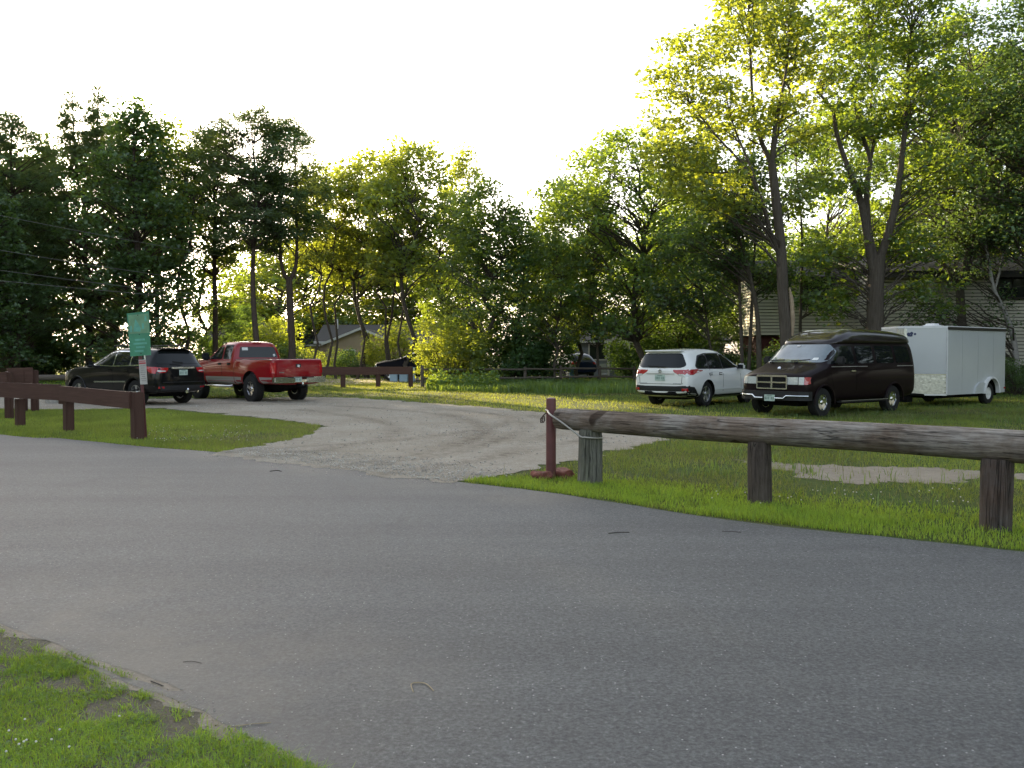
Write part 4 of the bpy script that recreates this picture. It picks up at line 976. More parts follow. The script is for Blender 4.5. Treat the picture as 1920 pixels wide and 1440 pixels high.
def trailer():
    th = R(217.7); root = thing('cargo_trailer', 'white enclosed cargo trailer with a pointed nose, behind the dark van', 'trailer', (13.76, 28.90, 0), th)
    Lh, W, z0, z1, nose = 1.875, 1.05, .36, 2.36, .72
    out = [(-Lh, W), (Lh, W), (Lh + nose, .10), (Lh + nose, -.10), (Lh, -W), (-Lh, -W)]
    mb = MB(); mb.prism(out, z0, z1, M['alu_white'])
    me = mb.mesh('box')
    me = cut(me, [cyl((-.86, 0, .37), .46, .72, 1.4), cyl((-.86, 0, .37), .46, -1.4, -.72)], M['under'])
    link('box', me, root)
    # roof cap with a rolled edge, slightly domed
    mb = MB(); o2 = [(x * 1.004, y * 1.004) for x, y in out]
    mb.prism(o2, z1, z1 + .06, M['white_plastic']); mb.build('roof', root)
    mb = MB()
    for s in (1, -1): mb.box((0, s * (W + .012), z1 - .01), (2 * Lh, .035, .085), M['dark_trim'], bev=.008)
    mb.build('roof_edge_trim', root)
    # stone guard of bright tread plate along the foot of the nose, and the nose cap
    ang = math.atan2(nose, W - .10); ln = math.hypot(nose, W - .10)
    for s in (1, -1):
        c = Vector((Lh + nose / 2, s * (W + .10) / 2, 0)); rot = Matrix.Rotation(-s * (PI / 2 - ang) if False else math.atan2(-s * (W - .10), nose), 3, 'Z')
        nrm = Vector((W - .10, s * nose, 0)).normalized()
        mb = MB(); mb.box(c + nrm * .006 + Vector((0, 0, z0 + .30)), (ln, .012, .60), M['tread'], rot)
        for k in range(4):
            for e in (-.46, .46): mb.lathe([(.018, 0), (.014, .012)], M['chrome'], 8, 'z', (0, 0, 0)) if False else mb.box(c + nrm * .016 + rot @ Vector((e * ln, 0, 0)) + Vector((0, 0, z0 + .08 + .15 * k)), (.03, .012, .03), M['chrome'], rot, bev=.006)
        mb.build('stone_guard', root)
        mb = MB(); mb.box(c + nrm * .004 + Vector((0, 0, z0 + .615)), (ln, .02, .025), M['chrome'], rot); mb.box(c + nrm * .012 + Vector((0, 0, z0 + .005)), (ln, .02, .04), M['white_plastic'], rot); mb.build('guard_trim', root)
    mb = MB(); mb.prism([(Lh + nose - .10, .21), (Lh + nose + .014, .105), (Lh + nose + .014, -.105), (Lh + nose - .10, -.21)], z0 + .62, z1 - .03, M['tread'])
    for k in range(11):
        for s in (1, -1): mb.box((Lh + nose + .016, s * .075, z0 + .75 + k * .12), (.014, .022, .022), M['chrome'], bev=.005)
    mb.build('nose_cap', root)
    for s in (1, -1):
        mb = MB(); mb.box((Lh, s * (W - .002), (z0 + z1) / 2), (.07, .02, z1 - z0 - .06), M['white_plastic'], bev=.006); mb.build('corner_trim', root)
        for xs in (-1.05, -.05, .95):
            if xs < -1 or True: box_seam = MB(); box_seam.box((xs, s * (W + .002), (z0 + z1) / 2 + (.28 if xs < -.3 else 0)), (.012, .006, z1 - z0 - (.75 if xs < -.3 else .12)), M['alu_seam']); box_seam.build('panel_seam', root)
        mb = MB()
        for k in range(24): mb.box((-Lh + .08 + k * .155, s * (W + .003), z1 - .085), (.018, .008, .018), M['alloy'])
        mb.build('rivet', root)
        mb = MB()   # teardrop fender
        arc = [(-.86 + .50 * math.cos(a), .37 + .50 * math.sin(a)) for a in np.linspace(R(-2), R(182), 19)]
        inn = [(-.86 + .445 * math.cos(a), .37 + .445 * math.sin(a)) for a in np.linspace(R(182), R(-2), 19)]
        y0, y1 = sorted((s * (W - .02), s * (W + .10)))
        mb.prism(arc + inn, y0, y1, M['white_plastic'], 'y')
        mb.prism([(-.37, .36), (-.38, .52), (-.45, .66), (-.30, .72), (-.05, .69), (.14, .58), (.24, .36)], s * W, s * (W + .06), M['alu_white'], 'y')
        mb.build('fender', root)
        mb = MB(); mb.box((-Lh + .03, s * (W + .008), .5), (.10, .02, .05), M['tail'], bev=.006); mb.build('marker_light', root)
    # maker's mark on the near nose panel: two small navy blots
    nv = plain('navy_decal', (.02, .03, .09), .4, var=0)
    s = 1; nrm = Vector((W - .10, s * nose, 0)).normalized(); rot = Matrix.Rotation(math.atan2(-s * (W - .10), nose), 3, 'Z'); c = Vector((Lh + nose / 2, s * (W + .10) / 2, 0))
    mb = MB()
    for e, zz, w_, h_ in ((.40, 2.17, .10, .06), (.33, 2.20, .09, .05), (.25, 2.18, .07, .035), (.36, 2.13, .14, .025)):
        mb.prism([(w_ / 2 * math.cos(a), h_ * math.sin(a)) for a in np.linspace(0, 2 * PI, 13)[:-1]], 0, .004, nv)
        k = 24; q = mb.v[-k:]
        mb.v[-k:] = [tuple(c + nrm * (.002 + p[2]) + rot @ Vector((-e * ln * -1, 0, 0)) + rot @ Vector((p[0], 0, 0)) + Vector((0, 0, zz + p[1]))) for p in q]
    mb.build('decal', root)
    mb = MB(); mb.box((.95, .1, z1 + .11), (.46, .46, .12), M['white_plastic'], bev=.05, taper=.8); mb.build('roof_vent', root, 40)
    mb = MB()
    for s in (1, -1): mb.tube([(Lh - .2, s * .8, .33), (Lh + nose + .85, 0, .42)], .04, M['under'], 6)
    mb.box((0, 0, .30), (2 * Lh, 1.6, .10), M['under']); mb.lathe([(.05, -.98), (.05, .98)], M['under'], 10, 'y', (-.86, 0, .33)); mb.box((Lh + nose + .9, 0, .45), (.25, .09, .09), M['under'])
    mb.box((Lh + nose - .1, 0, .24), (.3, .5, .2), M['under'])
    mb.build('tow_frame', root)
    mb = MB(); mb.tube([(Lh + nose + .55, .06, .05), (Lh + nose + .55, .06, .80)], .03, M['alloy'], 10); mb.box((Lh + nose + .55, .06, .02), (.14, .14, .04), M['alloy']); mb.build('jack', root)
    add_wheels(root, wheel_meshes(.345, .20, .19, 5, M['white_plastic'], 'dish'), (-.86,), .92, .345)

black_suv(); red_truck(); white_suv(); dark_van(); trailer()
far_car('dark suv parked side on across the lawn beyond the brown board fence', tuple(AT(785, 54.0)), R(178), M['charcoal_paint'], 1.12)
far_car('navy car with a red tail light half hidden behind a blue bin', tuple(AT(1072, 59.0) + Vector((0, 1.0, 0))), R(112), M['navy_paint'])

# ================================================================== log guard rail beside the road
def frame_x(a, b):
    """matrix that lays local +X from a to b"""
    x = (b - a).normalized(); z = Vector((0, 0, 1)); y = z.cross(x).normalized(); z = x.cross(y)
    m = Matrix((x, y, z)).transposed().to_4x4(); m.translation = a; return m
def log_mesh(name, L, r0, r1, mat, seed, axis='x', cuts=False):
    rng = random.Random(seed); n = max(6, int(L / .09)); k = 30; mb = MB(); vs = []; fs = []
    ph = [rng.uniform(0, 6) for _ in range(6)]
    for i in range(n + 1):
        t = i / n; x = t * L; r = r0 + (r1 - r0) * t
        dy = .010 * math.sin(x * 1.3 + ph[0]); dz = .008 * math.sin(x * 1.1 + ph[1])
        if i in (0, n): r *= .955
        for j in range(k):
            a = 2 * PI * j / k
            rr = r * (1 + .012 * math.sin(3 * a + ph[2] + x * .5) + .010 * math.sin(7 * a + x * 1.7 + ph[3]) + rng.uniform(-.006, .006))
            if cuts and .15 < t < .97 and abs((j - 7) % k) < 1: rr -= .012 * abs(math.sin(x * 1.9 + ph[4]))
            if cuts and .05 < t < .8 and abs((j - 27) % k) < 1: rr -= .010 * abs(math.sin(x * 1.3 + ph[5]))
            p = (x, dy + rr * math.cos(a), dz + rr * math.sin(a)) if axis == 'x' else (dy + rr * math.cos(a), dz + rr * math.sin(a), x)
            vs.append(p)
    for i in range(n):
        for j in range(k): fs.append([i * k + j, i * k + (j + 1) % k, (i + 1) * k + (j + 1) % k, (i + 1) * k + j])
    fs += [list(range(k)), list(range(n * k, (n + 1) * k))]
    mb.add(vs, fs, mat); return mb.mesh(name, 50)
pl, pm, pr = G(1104, 907), G(1424, 944), G(1865, 992)
base = Vector((pl.x, pl.y, 0))
lr = thing('log_guardrail', 'weathered round log rail resting on three thick stub posts beside the road', 'guardrail', base)
ax = (pr - pl); d0 = ax.normalized()
a = pl - d0 * .47 - base; a.z = .775; b_ = pr + d0 * 3.2 - base; b_.z = .742
m = frame_x(a, b_); o = link('rail_log', log_mesh('rail_log', (b_ - a).length, .132, .158, M['logrey'], 3, 'x', True), lr); o.matrix_local = m
for p, r0, r1, mt, zt, sd_, tilt in ((pl, .156, .142, 'postgrey', .665, 1, 1.5), (pm, .128, .122, 'postbrown', .655, 2, .3), (pr + Vector((0, 0, 0)), .132, .138, 'postdark', .64, 4, -1.2)):
    o = link('post', log_mesh('post', zt + .12, r0, r1, M[mt], sd_, 'z', True), lr, p - base + Vector((0, 0, -.12)), (0, R(tilt), sd_))
# red steel post, its stone and the cable
rp = G(1033, 897)
t = thing('steel_post', 'red brown steel pipe post standing at the end of the log rail', 'post', rp)
mb = MB(); mb.lathe([(.062, -.05), (.064, .02), (.062, .99), (.058, 1.02), (.02, 1.03)], M['redsteel'], 24, 'z'); mb.build('pipe', t, 40)
mb = MB(); mb.tube([(-.062, -.03, .83), (-.085, -.04, .82), (-.11, -.04, .79), (-.115, -.04, .74), (-.10, -.04, .715), (-.085, -.04, .74), (-.09, -.04, .80)], .009, M['rust'], 6); mb.tube([(-.10, -.03, .80), (-.135, -.05, .76), (-.13, -.05, .715), (-.11, -.04, .72)], .008, M['rust'], 6); mb.build('hook', t, 40)
rng = random.Random(9); bm = bmesh.new()
def rock_mesh(name, sz, seed, mat, rough=.22, sub=4):
    bm = bmesh.new(); bmesh.ops.create_icosphere(bm, subdivisions=sub, radius=1)
    rg = random.Random(seed); ph = [Vector((rg.uniform(-3, 3), rg.uniform(-3, 3), rg.uniform(-3, 3))) for _ in range(14)]
    for v in bm.verts:
        s = 0
        for i, p in enumerate(ph): s += math.sin(v.co.dot(p) * (1 + i * .25) + i) / (2 + i * .6)
        c = v.co * (1 + rough * s * .5)
        c.z = max(c.z, -.4) if True else c.z
        c.z = min(c.z, .62 + .12 * s)
        v.co = Vector((c.x * sz[0], c.y * sz[1], c.z * sz[2]))
    me = bpy.data.meshes.new(name); bm.to_mesh(me); bm.free(); me.materials.append(mat)
    me.polygons.foreach_set('use_smooth', [True] * len(me.polygons)); me.set_sharp_from_angle(angle=R(38)); return me
for (px, py), sz, sd_, lb in (((1016, 899), (.12, .12, .10), 2, 'small rust stained rubble lump left of the red post foot'), ((1054, 895), (.20, .13, .10), 5, 'broad rust stained rubble slab against the foot of the red post')):
    p = G(px, py); o = link('rubble', rock_mesh('rubble', sz, sd_, M['rubble'], .45), None, (p.x, p.y, .035), (0, 0, sd_)); tag(o, lb.replace('left of', 'beside'), 'rubble')
cz = .80
nf = Vector((-d0.y * -1, -d0.x, 0)) if False else Vector((d0.y, -d0.x, 0))
pts = [rp + Vector((-.05, .05, .87)), rp + Vector((-.068, -.01, .87)), rp + nf * .070 + Vector((0, 0, .865))]
mid = [pl + d0 * -.47 + nf * .165 + Vector((0, 0, .835)), pl + d0 * -.30 + nf * .175 + Vector((0, 0, .755)), pl + d0 * -.14 + nf * .172 + Vector((0, 0, .665))]
arc = [pl + Vector((.158 * math.sin(a_), -.158 * math.cos(a_), .585 - .004 * i)) for i, a_ in enumerate(np.linspace(-.75, 2.0, 9))]
mb = MB(); mb.tube(smooth_path(pts + mid + arc, 4), .0115, M['cable'], 7); o = mb.build('cable', None, 60)
tag(o, 'steel cable slung from the red post round the first log post', 'cable')

# ================================================================== brown board fence by the road
def post_box(root, p, w, h, mat, name='post', rz=0.0, sink=.1, tilt=0.0):
    mb = MB(); mb.box((0, 0, (h - sink) / 2), (w, w, h + sink), mat, bev=.012); return mb.build(name, root, None, p, (0, R(tilt), rz))
P1, P2, P3 = G(258, 824), G(129, 808), G(38, 799)
bf = thing('board_fence', 'low dark brown board fence on square posts, ending at the green sign', 'fence', P1)
fa = math.atan2((P2 - P1).y, (P2 - P1).x)
for p, h, ww in ((P1, .88, .185), (P2, .62, .17), (P3, .60, .17)): post_box(bf, p - P1, ww, h, M['brownpost'], 'post', fa, tilt=.8 if p is P1 else 0)
def board(root, a, b, z0a, z1a, z0b, z1b, th=.05):
    """plank from a to b in the root's frame"""
    L = (b - a).length; mb = MB(); x = (b - a).normalized(); n = Vector((-x.y, x.x, 0)) * th / 2
    q = [a + Vector((0, 0, z0a)), b + Vector((0, 0, z0b)), b + Vector((0, 0, z1b)), a + Vector((0, 0, z1a))]
    v = [p + n for p in q] + [p - n for p in q]; m_ = frame_x(a, b); inv = m_.inverted()
    mb.add([inv @ p for p in v], [[0, 1, 2, 3], [7, 6, 5, 4], [0, 4, 5, 1], [1, 5, 6, 2], [2, 6, 7, 3], [3, 7, 4, 0]], M['brownboard'])
    o = mb.build('board', root); o.matrix_local = m_; return o
fo = Vector((-.02, -.14, 0))
q1 = P1 - P1 + Vector((-.1, .0, 0)); q2 = P2 - P1; q3 = P3 - P1; q4 = q3 + (q3 - q2).normalized() * 3.2 + Vector((0, -.5, 0))
q25 = q2 + (q1 - q2).normalized() * -.18
board(bf, q1 + Vector((0, -.06, 0)), q25 + fo, .575, .885, .62, .93, .06)
board(bf, q25 + fo + Vector((-.01, .01, 0)), q4 + fo, .63, .955, .66, .98, .05)
mb = MB(); mb.box((0, 0, 0), (.36, .08, .14), M['brownboard']); o = mb.build('splice_block', bf, None, q25 + Vector((.02, -.06, .62)), (0, 0, fa))
# taller barrier of boards behind it
B1, B2 = AT(-70, 21.0), AT(12, 22.0)
bb = thing('board_barrier', 'taller brown board barrier jogging back behind the low fence', 'barrier', AT(12, 22.0))
pA, pB, pC, pD = AT(-90, 21.5), AT(13, 22.0), AT(14, 24.4), AT(62, 24.8)
for i, (a_, b2, z0_, z1_) in enumerate(((pA, pB, .72, 1.13), (pB, pC, .74, 1.10), (pC, pD, .70, 1.20))):
    board(bb, a_ - pB, b2 - pB, z0_, z1_, z0_, z1_ + .02, .06)
for p in (pB, pD, pD.lerp(pC, .45)): post_box(bb, p - pB + Vector((0, .09, 0)), .16, 1.14, M['brownpost'])
mb = MB(); o = link('timber_rail', log_mesh('timber_rail', 7.5, .11, .11, M['rail'], 12), None); p0, p1 = AT(-20, 35.5, .66), AT(190, 34.5, .68)
o.matrix_world = frame_x(p0, p1); tag(o, 'grey round timber rail lying low behind the black suv', 'rail')
mb = MB(); mb.box((0, 0, .25), (.28, .26, .5), M['postdark'], bev=.02); o = mb.build('timber_block', None, None, AT(70, 33.5)); tag(o, 'short grey timber block under the round rail, beside the brown barrier', 'block')
p = AT(98, 29.0); o = link('boulder', rock_mesh('boulder', (.22, .22, .30), 17, M['stone'], .25), None, (p.x, p.y, .08)); tag(o, 'pale rounded boulder on the grass behind the low board fence', 'boulder')

# ================================================================== green sign and the little white one
SG = G(262, 823); SG = SG + Vector((.02, .22, 0))
sg = thing('park_sign', 'faded green rectangular sign leaning on a brown post above the board fence', 'sign', SG)
mb = MB(); mb.box((0, 0, .95), (.055, .04, 2.1), M['redsteel'], bev=.006); mb.build('pole', sg, None, (0, 0, 0), (0, R(-3.0), 0))
sp = MB(); sp.prism([(-.195, -.40), (.175, -.40), (.205, .425), (-.195, .405)], -.004, .004, M['greensign'], 'y'); so_ = sp.build('sign_panel', sg, None, (-.075, -.035, 1.95), (0, R(-4.0), R(9)))
mb = MB()
for pg in ([(-.17, .02), (.18, .02), (.19, .38), (-.17, .37)],): mb.prism(pg, -.0056, -.0046, M['signfade'], 'y')
mb.build('faded_patch', so_)
mb = MB()
for pg in ([(-.10, .06), (-.05, .30), (.0, .20), (.04, .10), (.02, .05)], [(.055, .10), (.095, .10), (.10, .20), (.06, .21)], [(-.16, .05), (-.125, .05), (-.12, .17), (-.155, .17)], [(.11, .24), (.15, .24), (.15, .34), (.12, .34)]): mb.prism(pg, -.0066, -.0057, M['signlight'], 'y')
mb.build('emblem', so_); mb = MB()
for z, w0, w1 in ((-.10, -.09, .09), (-.17, -.12, .12), (-.24, -.08, .08), (-.31, -.11, .05)): mb.prism([(w0, z - .018), (w1, z - .018), (w1, z + .018), (w0, z + .018)], -.0066, -.0046, M['signlight'], 'y')
mb.build('worn_lettering', so_)
mb = MB()
for z in (.36, .0, -.36): mb.lathe([(.010, -.012), (.010, -.0045)], M['trim'], 8, 'y', (0, 0, z))
mb.build('bolt_row' if False else 'sign_bolt', so_)
ws = thing('notice_sign', 'narrow white notice with a red band, below the green sign', 'sign', SG + Vector((-.012, -.045, 1.245)))
mb = MB(); mb.box((0, 0, 0), (.135, .006, .465), M['whitesign']); mb.build('notice_panel', ws, None, (0, 0, 0), (0, R(-3), 0))
mb = MB(); mb.box((0, -.005, .165), (.122, .004, .028), M['redband']); mb.box((0, -.005, .205), (.122, .004, .018), M['redband']); mb.build('red_band', ws, None, (0, 0, 0), (0, R(-3), 0))
mb = MB()
for k, z in enumerate((.115, .075, .035, -.005, -.045, -.085, -.125, -.165)): mb.box((.004 * (k % 2), -.005, z), (.10 - .018 * (k % 3), .004, .012), M['greyline'])
mb.build('worn_lettering', ws, None, (0, 0, 0), (0, R(-3), 0))

# ================================================================== fences beyond the lot
D = 43.0
F = [AT(560, D), AT(643, D), AT(709, D), AT(770, D)]
ff = thing('rail_barrier', 'dark red brown board fence on three posts at the far edge of the lawn', 'fence', F[3])
for p in F[1:]: post_box(ff, p - F[3], .20, .98, M['brownpost'])
board(ff, F[0] + Vector((0, -.12, 0)) - F[3], F[2] + Vector((0, -.12, 0)) - F[3], .60, .98, .60, .97)
board(ff, F[2] + Vector((0, -.12, 0)) - F[3] + Vector((.004, 0, 0)), F[3] + Vector((.05, -.12, 0)) - F[3], .62, .98, .62, .98)
sf = thing('split_rail_fence', 'old split rail fence with two grey brown rails among the bushes', 'fence', AT(792, D))
ps = [AT(792, D), AT(884, 44), AT(984, 45), AT(1052, 46), AT(1125, 46.5), AT(1190, 47)]
for i, p in enumerate(ps):
    hh = (1.05, 1.2, .95, 1.0, .98, .95)[i]
    o = link('post', log_mesh('post', hh + .1, .085, .075, M['rail'], 30 + i, 'z'), sf, p - ps[0] + Vector((0, 0, -.1)))
for i in range(5):
    for z in (.42, .84):
        a_ = ps[i] - ps[0] + Vector((-.05, -.05, z + .02 * (i % 2))); b2 = ps[i + 1] - ps[0] + Vector((.05, -.05, z - .02 * (i % 3)))
        o = link('rail', log_mesh('rail', (b2 - a_).length, .055, .045, M['rail'], 50 + i), sf); o.matrix_local = frame_x(a_, b2)

# ================================================================== houses
def siding(mb, a, b, z0, z1, mat, row=.155, lap=.045):
    """clapboards from a to b (outside on the right when walking a to b)"""
    x = (b - a).normalized(); n = Vector((x.y, -x.x, 0)); k = int(round((z1 - z0) / row)); h = (z1 - z0) / k; vs = []; fs = []
    for i in range(k):
        za, zb = z0 + i * h + .032, z0 + (i + 1) * h  # slit under each board lets the dark backing draw a shade line
        o = len(vs); vs += [a + n * lap + Vector((0, 0, za)), b + n * lap + Vector((0, 0, za)), b + Vector((0, 0, zb)), a + Vector((0, 0, zb)), a + Vector((0, 0, za)), b + Vector((0, 0, za))]
        fs += [[o, o + 1, o + 2, o + 3], [o + 4, o + 5, o + 1, o]]
    mb.add(vs, fs, mat)
def window_part(root, c, w, h, mat=None, n=Vector((0, -1, 0)), bars=1):
    rz = math.atan2(n.y, n.x) + PI / 2
    mb = MB(); t_ = .09
    for x in (-w / 2, w / 2): mb.box((x, -.03, 0), (t_, .09, h + t_), mat or M['whitetrim'])
    for z in (-h / 2, h / 2): mb.box((0, -.032, z), (w - t_, .085, t_), mat or M['whitetrim'])
    for i in range(bars): mb.box((-w / 2 + (i + 1) * w / (bars + 1), -.03, 0), (.05, .07, h - t_), mat or M['whitetrim'])
    f = mb.build('window_frame', root, None, c, (0, 0, rz))
    mb = MB(); mb.box((0, .0, 0), (w - .05, .05, h - .05), M['pane']); mb.build('pane', f); return f
def gable_roof(root, x0, x1, y0, y1, ze, zr, axis, mat, over=.4, th=.14, name='roof'):
    mb = MB()
    if axis == 'x':
        ym = (y0 + y1) / 2; s = (zr - ze) / ((y1 - y0) / 2)
        pf = [(y0 - over, ze - over * s), (ym, zr), (y1 + over, ze - over * s), (y1 + over, ze - over * s + th), (ym, zr + th), (y0 - over, ze - over * s + th)]
        mb.prism(pf, x0 - over, x1 + over, mat, 'x')
    else:
        xm = (x0 + x1) / 2; s = (zr - ze) / ((x1 - x0) / 2)
        pf = [(x0 - over, ze - over * s), (xm, zr), (x1 + over, ze - over * s), (x1 + over, ze - over * s + th), (xm, zr + th), (x0 - over, ze - over * s + th)]
        mb.prism(pf, y0 - over, y1 + over, mat, 'y')
    return mb.build(name, root)
def box_part(root, name, c, sz, mat, bev=0): mb = MB(); mb.box(c, sz, mat, bev=bev); return mb.build(name, root)
# cream two storey house behind the trailer
H0 = AT(1640, 41.0)
hr = thing('siding_house', 'cream clapboard house with dark windows behind the trailer and the van', 'house', H0)
Rr = lambda px, d: AT(px, d) - H0
mb = MB(); a_, b2 = Rr(1640, 41), Rr(2080, 41); siding(mb, a_, b2, 1.05, 5.25, M['cream_siding'])
siding(mb, Rr(1640, 41) + Vector((0, 10, 0)), a_, 1.05, 5.25, M['cream_siding'])
mb.box(((a_.x + b2.x) / 2, 5.1, 3.1), (b2.x - a_.x - .1, 10, 4.2), M['lap_shade']); mb.build('wall', hr)
box_part(hr, 'foundation', ((a_.x + b2.x) / 2, 5.1, .52), (b2.x - a_.x - .1, 10, 1.06), M['foundation'])
gable_roof(hr, a_.x, b2.x, 0, 10.2, 5.25, 6.35, 'x', M['shingle'], .55, .16)
box_part(hr, 'gutter', ((a_.x + b2.x) / 2, -.62, 5.06), (b2.x - a_.x + 1.2, .10, .14), M['dark_trim'])
for px, w_ in ((1893, .95), (1622 + 60, .0)):
    if w_: window_part(hr, Vector((AT(px, 41).x - H0.x, -.09, ZY(535, 41))), w_ * 1.35, 1.2, M['dark_trim'], bars=1)
window_part(hr, Vector((AT(2020, 41).x - H0.x, -.09, ZY(535, 41))), 1.1, 1.2, M['dark_trim'])
mb = MB(); a2, b3 = Rr(1418, 43.5), Rr(1660, 43.5); siding(mb, a2, b3, 2.47, 5.25, M['cream_siding']); siding(mb, a2 + Vector((0, 3.1, 0)), a2, 2.47, 5.25, M['cream_siding'])
mb.box(((a2.x + b3.x) / 2, a2.y + 1.6, 3.86), (b3.x - a2.x - .1, 3, 2.76), M['lap_shade']); mb.build('wing_wall', hr)
box_part(hr, 'lower_wall', ((a2.x + b3.x) / 2, a2.y + 1.9, 1.22), (b3.x - a2.x - .3, 2.4, 2.48), M['redwall'])
gable_roof(hr, a2.x, b3.x, a2.y, a2.y + 6.2, 5.25, 6.2, 'x', M['shingle'], .5, .16, 'wing_roof')
window_part(hr, Vector((AT(1535, 43.5).x - H0.x, a2.y - .09, ZY(548, 43.5))), 1.5, 1.15, M['dark_trim'])
window_part(hr, Vector((AT(1618, 43.5).x - H0.x, a2.y - .09, ZY(532, 43.5))), .8, 1.15, M['whitetrim'], bars=0)
# orange thing by the red wall
p = AT(1425, 42.6); mb = MB(); mb.box((0, 0, .48), (.07, .5, .95), M['orange'], Matrix.Rotation(R(15), 3, 'Y'), bev=.03); mb.box((.02, 0, .95), (.09, .3, .12), M['orange'], bev=.03); o = mb.build('kayak_end', None, None, p); tag(o, 'orange plastic board propped upright against the dark red wall', 'board')
o.name = 'upright_board'
# tan bungalow across the lawn, gable towards us
T0 = AT(612, 80.0)
th_ = thing('tan_bungalow', 'tan bungalow with a white edged gable and hedges in front', 'house', T0)
gx0, gx1 = 0.0, AT(742, 80).x - T0.x; zp = ZY(617, 80); ze = 2.55
mb = MB(); mb.prism([(gx0, 0), (gx1, 0), (gx1, ze), ((gx0 + gx1) / 2, zp), (gx0, ze)], 0, 8, M['tanwall'], 'y'); mb.build('wall', th_)
gable_roof(th_, gx0, gx1, 0, 8, ze, zp, 'y', M['shingle_blue'], .35, .12)
mb = MB(); xm = (gx0 + gx1) / 2; sl_ = (zp - ze) / (xm - gx0)
for s in (-1, 1):
    e_ = Vector((xm + s * (xm - gx0 + .35), -.40, ze - .35 * sl_ + .04)); pk = Vector((xm, -.40, zp + .04)); mb.add([pk + Vector((0, 0, .10)), e_ + Vector((0, 0, .10)), e_ - Vector((0, 0, .12)), pk - Vector((0, 0, .12)), pk + Vector((0, .05, .10)), e_ + Vector((0, .05, .10)), e_ + Vector((0, .05, -.12)), pk + Vector((0, .05, -.12))], [[0, 1, 2, 3], [7, 6, 5, 4], [0, 4, 5, 1], [1, 5, 6, 2], [2, 6, 7, 3], [3, 7, 4, 0]], M['whitetrim'])
mb.build('gable_trim', th_)
for px in (655, 700): window_part(th_, Vector((AT(px, 80).x - T0.x, -.01, 1.45)), 1.0, 1.0)
mx0, mx1 = AT(600, 86).x - T0.x, AT(835, 86).x - T0.x
box_part(th_, 'main_wall', ((mx0 + mx1) / 2, 10, 1.35), (mx1 - mx0, 7.6, 2.9), M['tanwall'])
gable_roof(th_, mx0, mx1, 6.2, 13.8, 2.85, 4.35, 'x', M['shingle_blue'], .5, .14, 'main_roof')
box_part(th_, 'fascia', ((mx0 + mx1) / 2, 5.62, 2.68), (mx1 - mx0 + 1.0, .05, .22), M['whitetrim'])
for px in (742, 786): box_part(th_, 'porch_post', (AT(px, 85.5).x - T0.x, 5.75, 1.3), (.16, .16, 2.6), M['whitetrim'])
mb = MB(); mb.lathe([(.07, 3.2), (.07, 5.0)], M['whitetrim'], 8, 'z', (AT(622, 86).x - T0.x, 9, 0)); mb.build('vent_pipe', th_)
# pale yellow cottage, brown house, tan shed, grey house, small garage
def small_house(nm, label, px0, px1, D_, ytop, yeave, depth, wall, roof, axis='x', cat='house', wins=(), base=0):
    o0 = AT(px0, D_); r_ = thing(nm, label, cat, o0); W_ = AT(px1, D_).x - o0.x; ze_ = ZY(yeave, D_); zr_ = ZY(ytop, D_)
    if axis == 'x': box_part(r_, 'wall', (W_ / 2, depth / 2, ze_ / 2), (W_, depth, ze_), wall)
    else:
        mb = MB(); mb.prism([(0, 0), (W_, 0), (W_, ze_), (W_ / 2, zr_ - .02), (0, ze_)], 0, depth, wall, 'y'); mb.build('wall', r_)
    gable_roof(r_, 0, W_, 0, depth, ze_, zr_, axis, roof, .4, .13)
    box_part(r_, 'fascia', (W_ / 2, -.43, ze_ - .14), (W_ + .8, .05, .16), M['whitetrim']) if axis == 'x' else None
    for px, py, w_, h_ in wins: window_part(r_, Vector((AT(px, D_).x - o0.x, -.01, ZY(py, D_))), w_, h_)
    return r_, o0
small_house('yellow_cottage', 'pale yellow cottage glimpsed between two bare trunks beyond the red truck', 548, 606, 92, 627, 645, 6, M['yellowwall'], M['shingle'])
small_house('brown_house', 'dull brown house in the shade behind the pines and the red truck', 385, 520, 78, 606, 640, 8, M['brownwall'], M['shingle'], wins=((440, 664, 1.2, 1.1),))
small_house('tan_shed', 'dim tan shed at the edge of the pines behind the brown barrier', -90, 17, 56, 610, 640, 5, M['brownwall'], M['shingle'], cat='shed')
gh, g0 = small_house('grey_house', 'grey blue house with white porch columns behind the birch and the bushes', 1072, 1228, 64, 598, 637, 8, M['greywall'], M['shingle_blue'], wins=((1120, 660, 1.2, 1.1), (1190, 662, 1.0, 1.2)))
for px in (1141, 1171, 1179): box_part(gh, 'column', (AT(px, 63.4).x - g0.x, -.5, 1.25), (.14, .14, 2.5), M['whitetrim'])
sg2, s0_ = small_house('small_garage', 'small garage with a white eave and little brown gable above the white suv', 1290, 1357, 60, 622, 639, 5, M['greywall'], M['shingle'], cat='garage')
mb = MB(); mb.prism([(AT(1322, 60).x - s0_.x, 2.55), (AT(1350, 60).x - s0_.x, 2.55), (AT(1336, 60).x - s0_.x, 3.15)], -.5, .6, M['brownwall'], 'y'); mb.build('dormer', sg2)
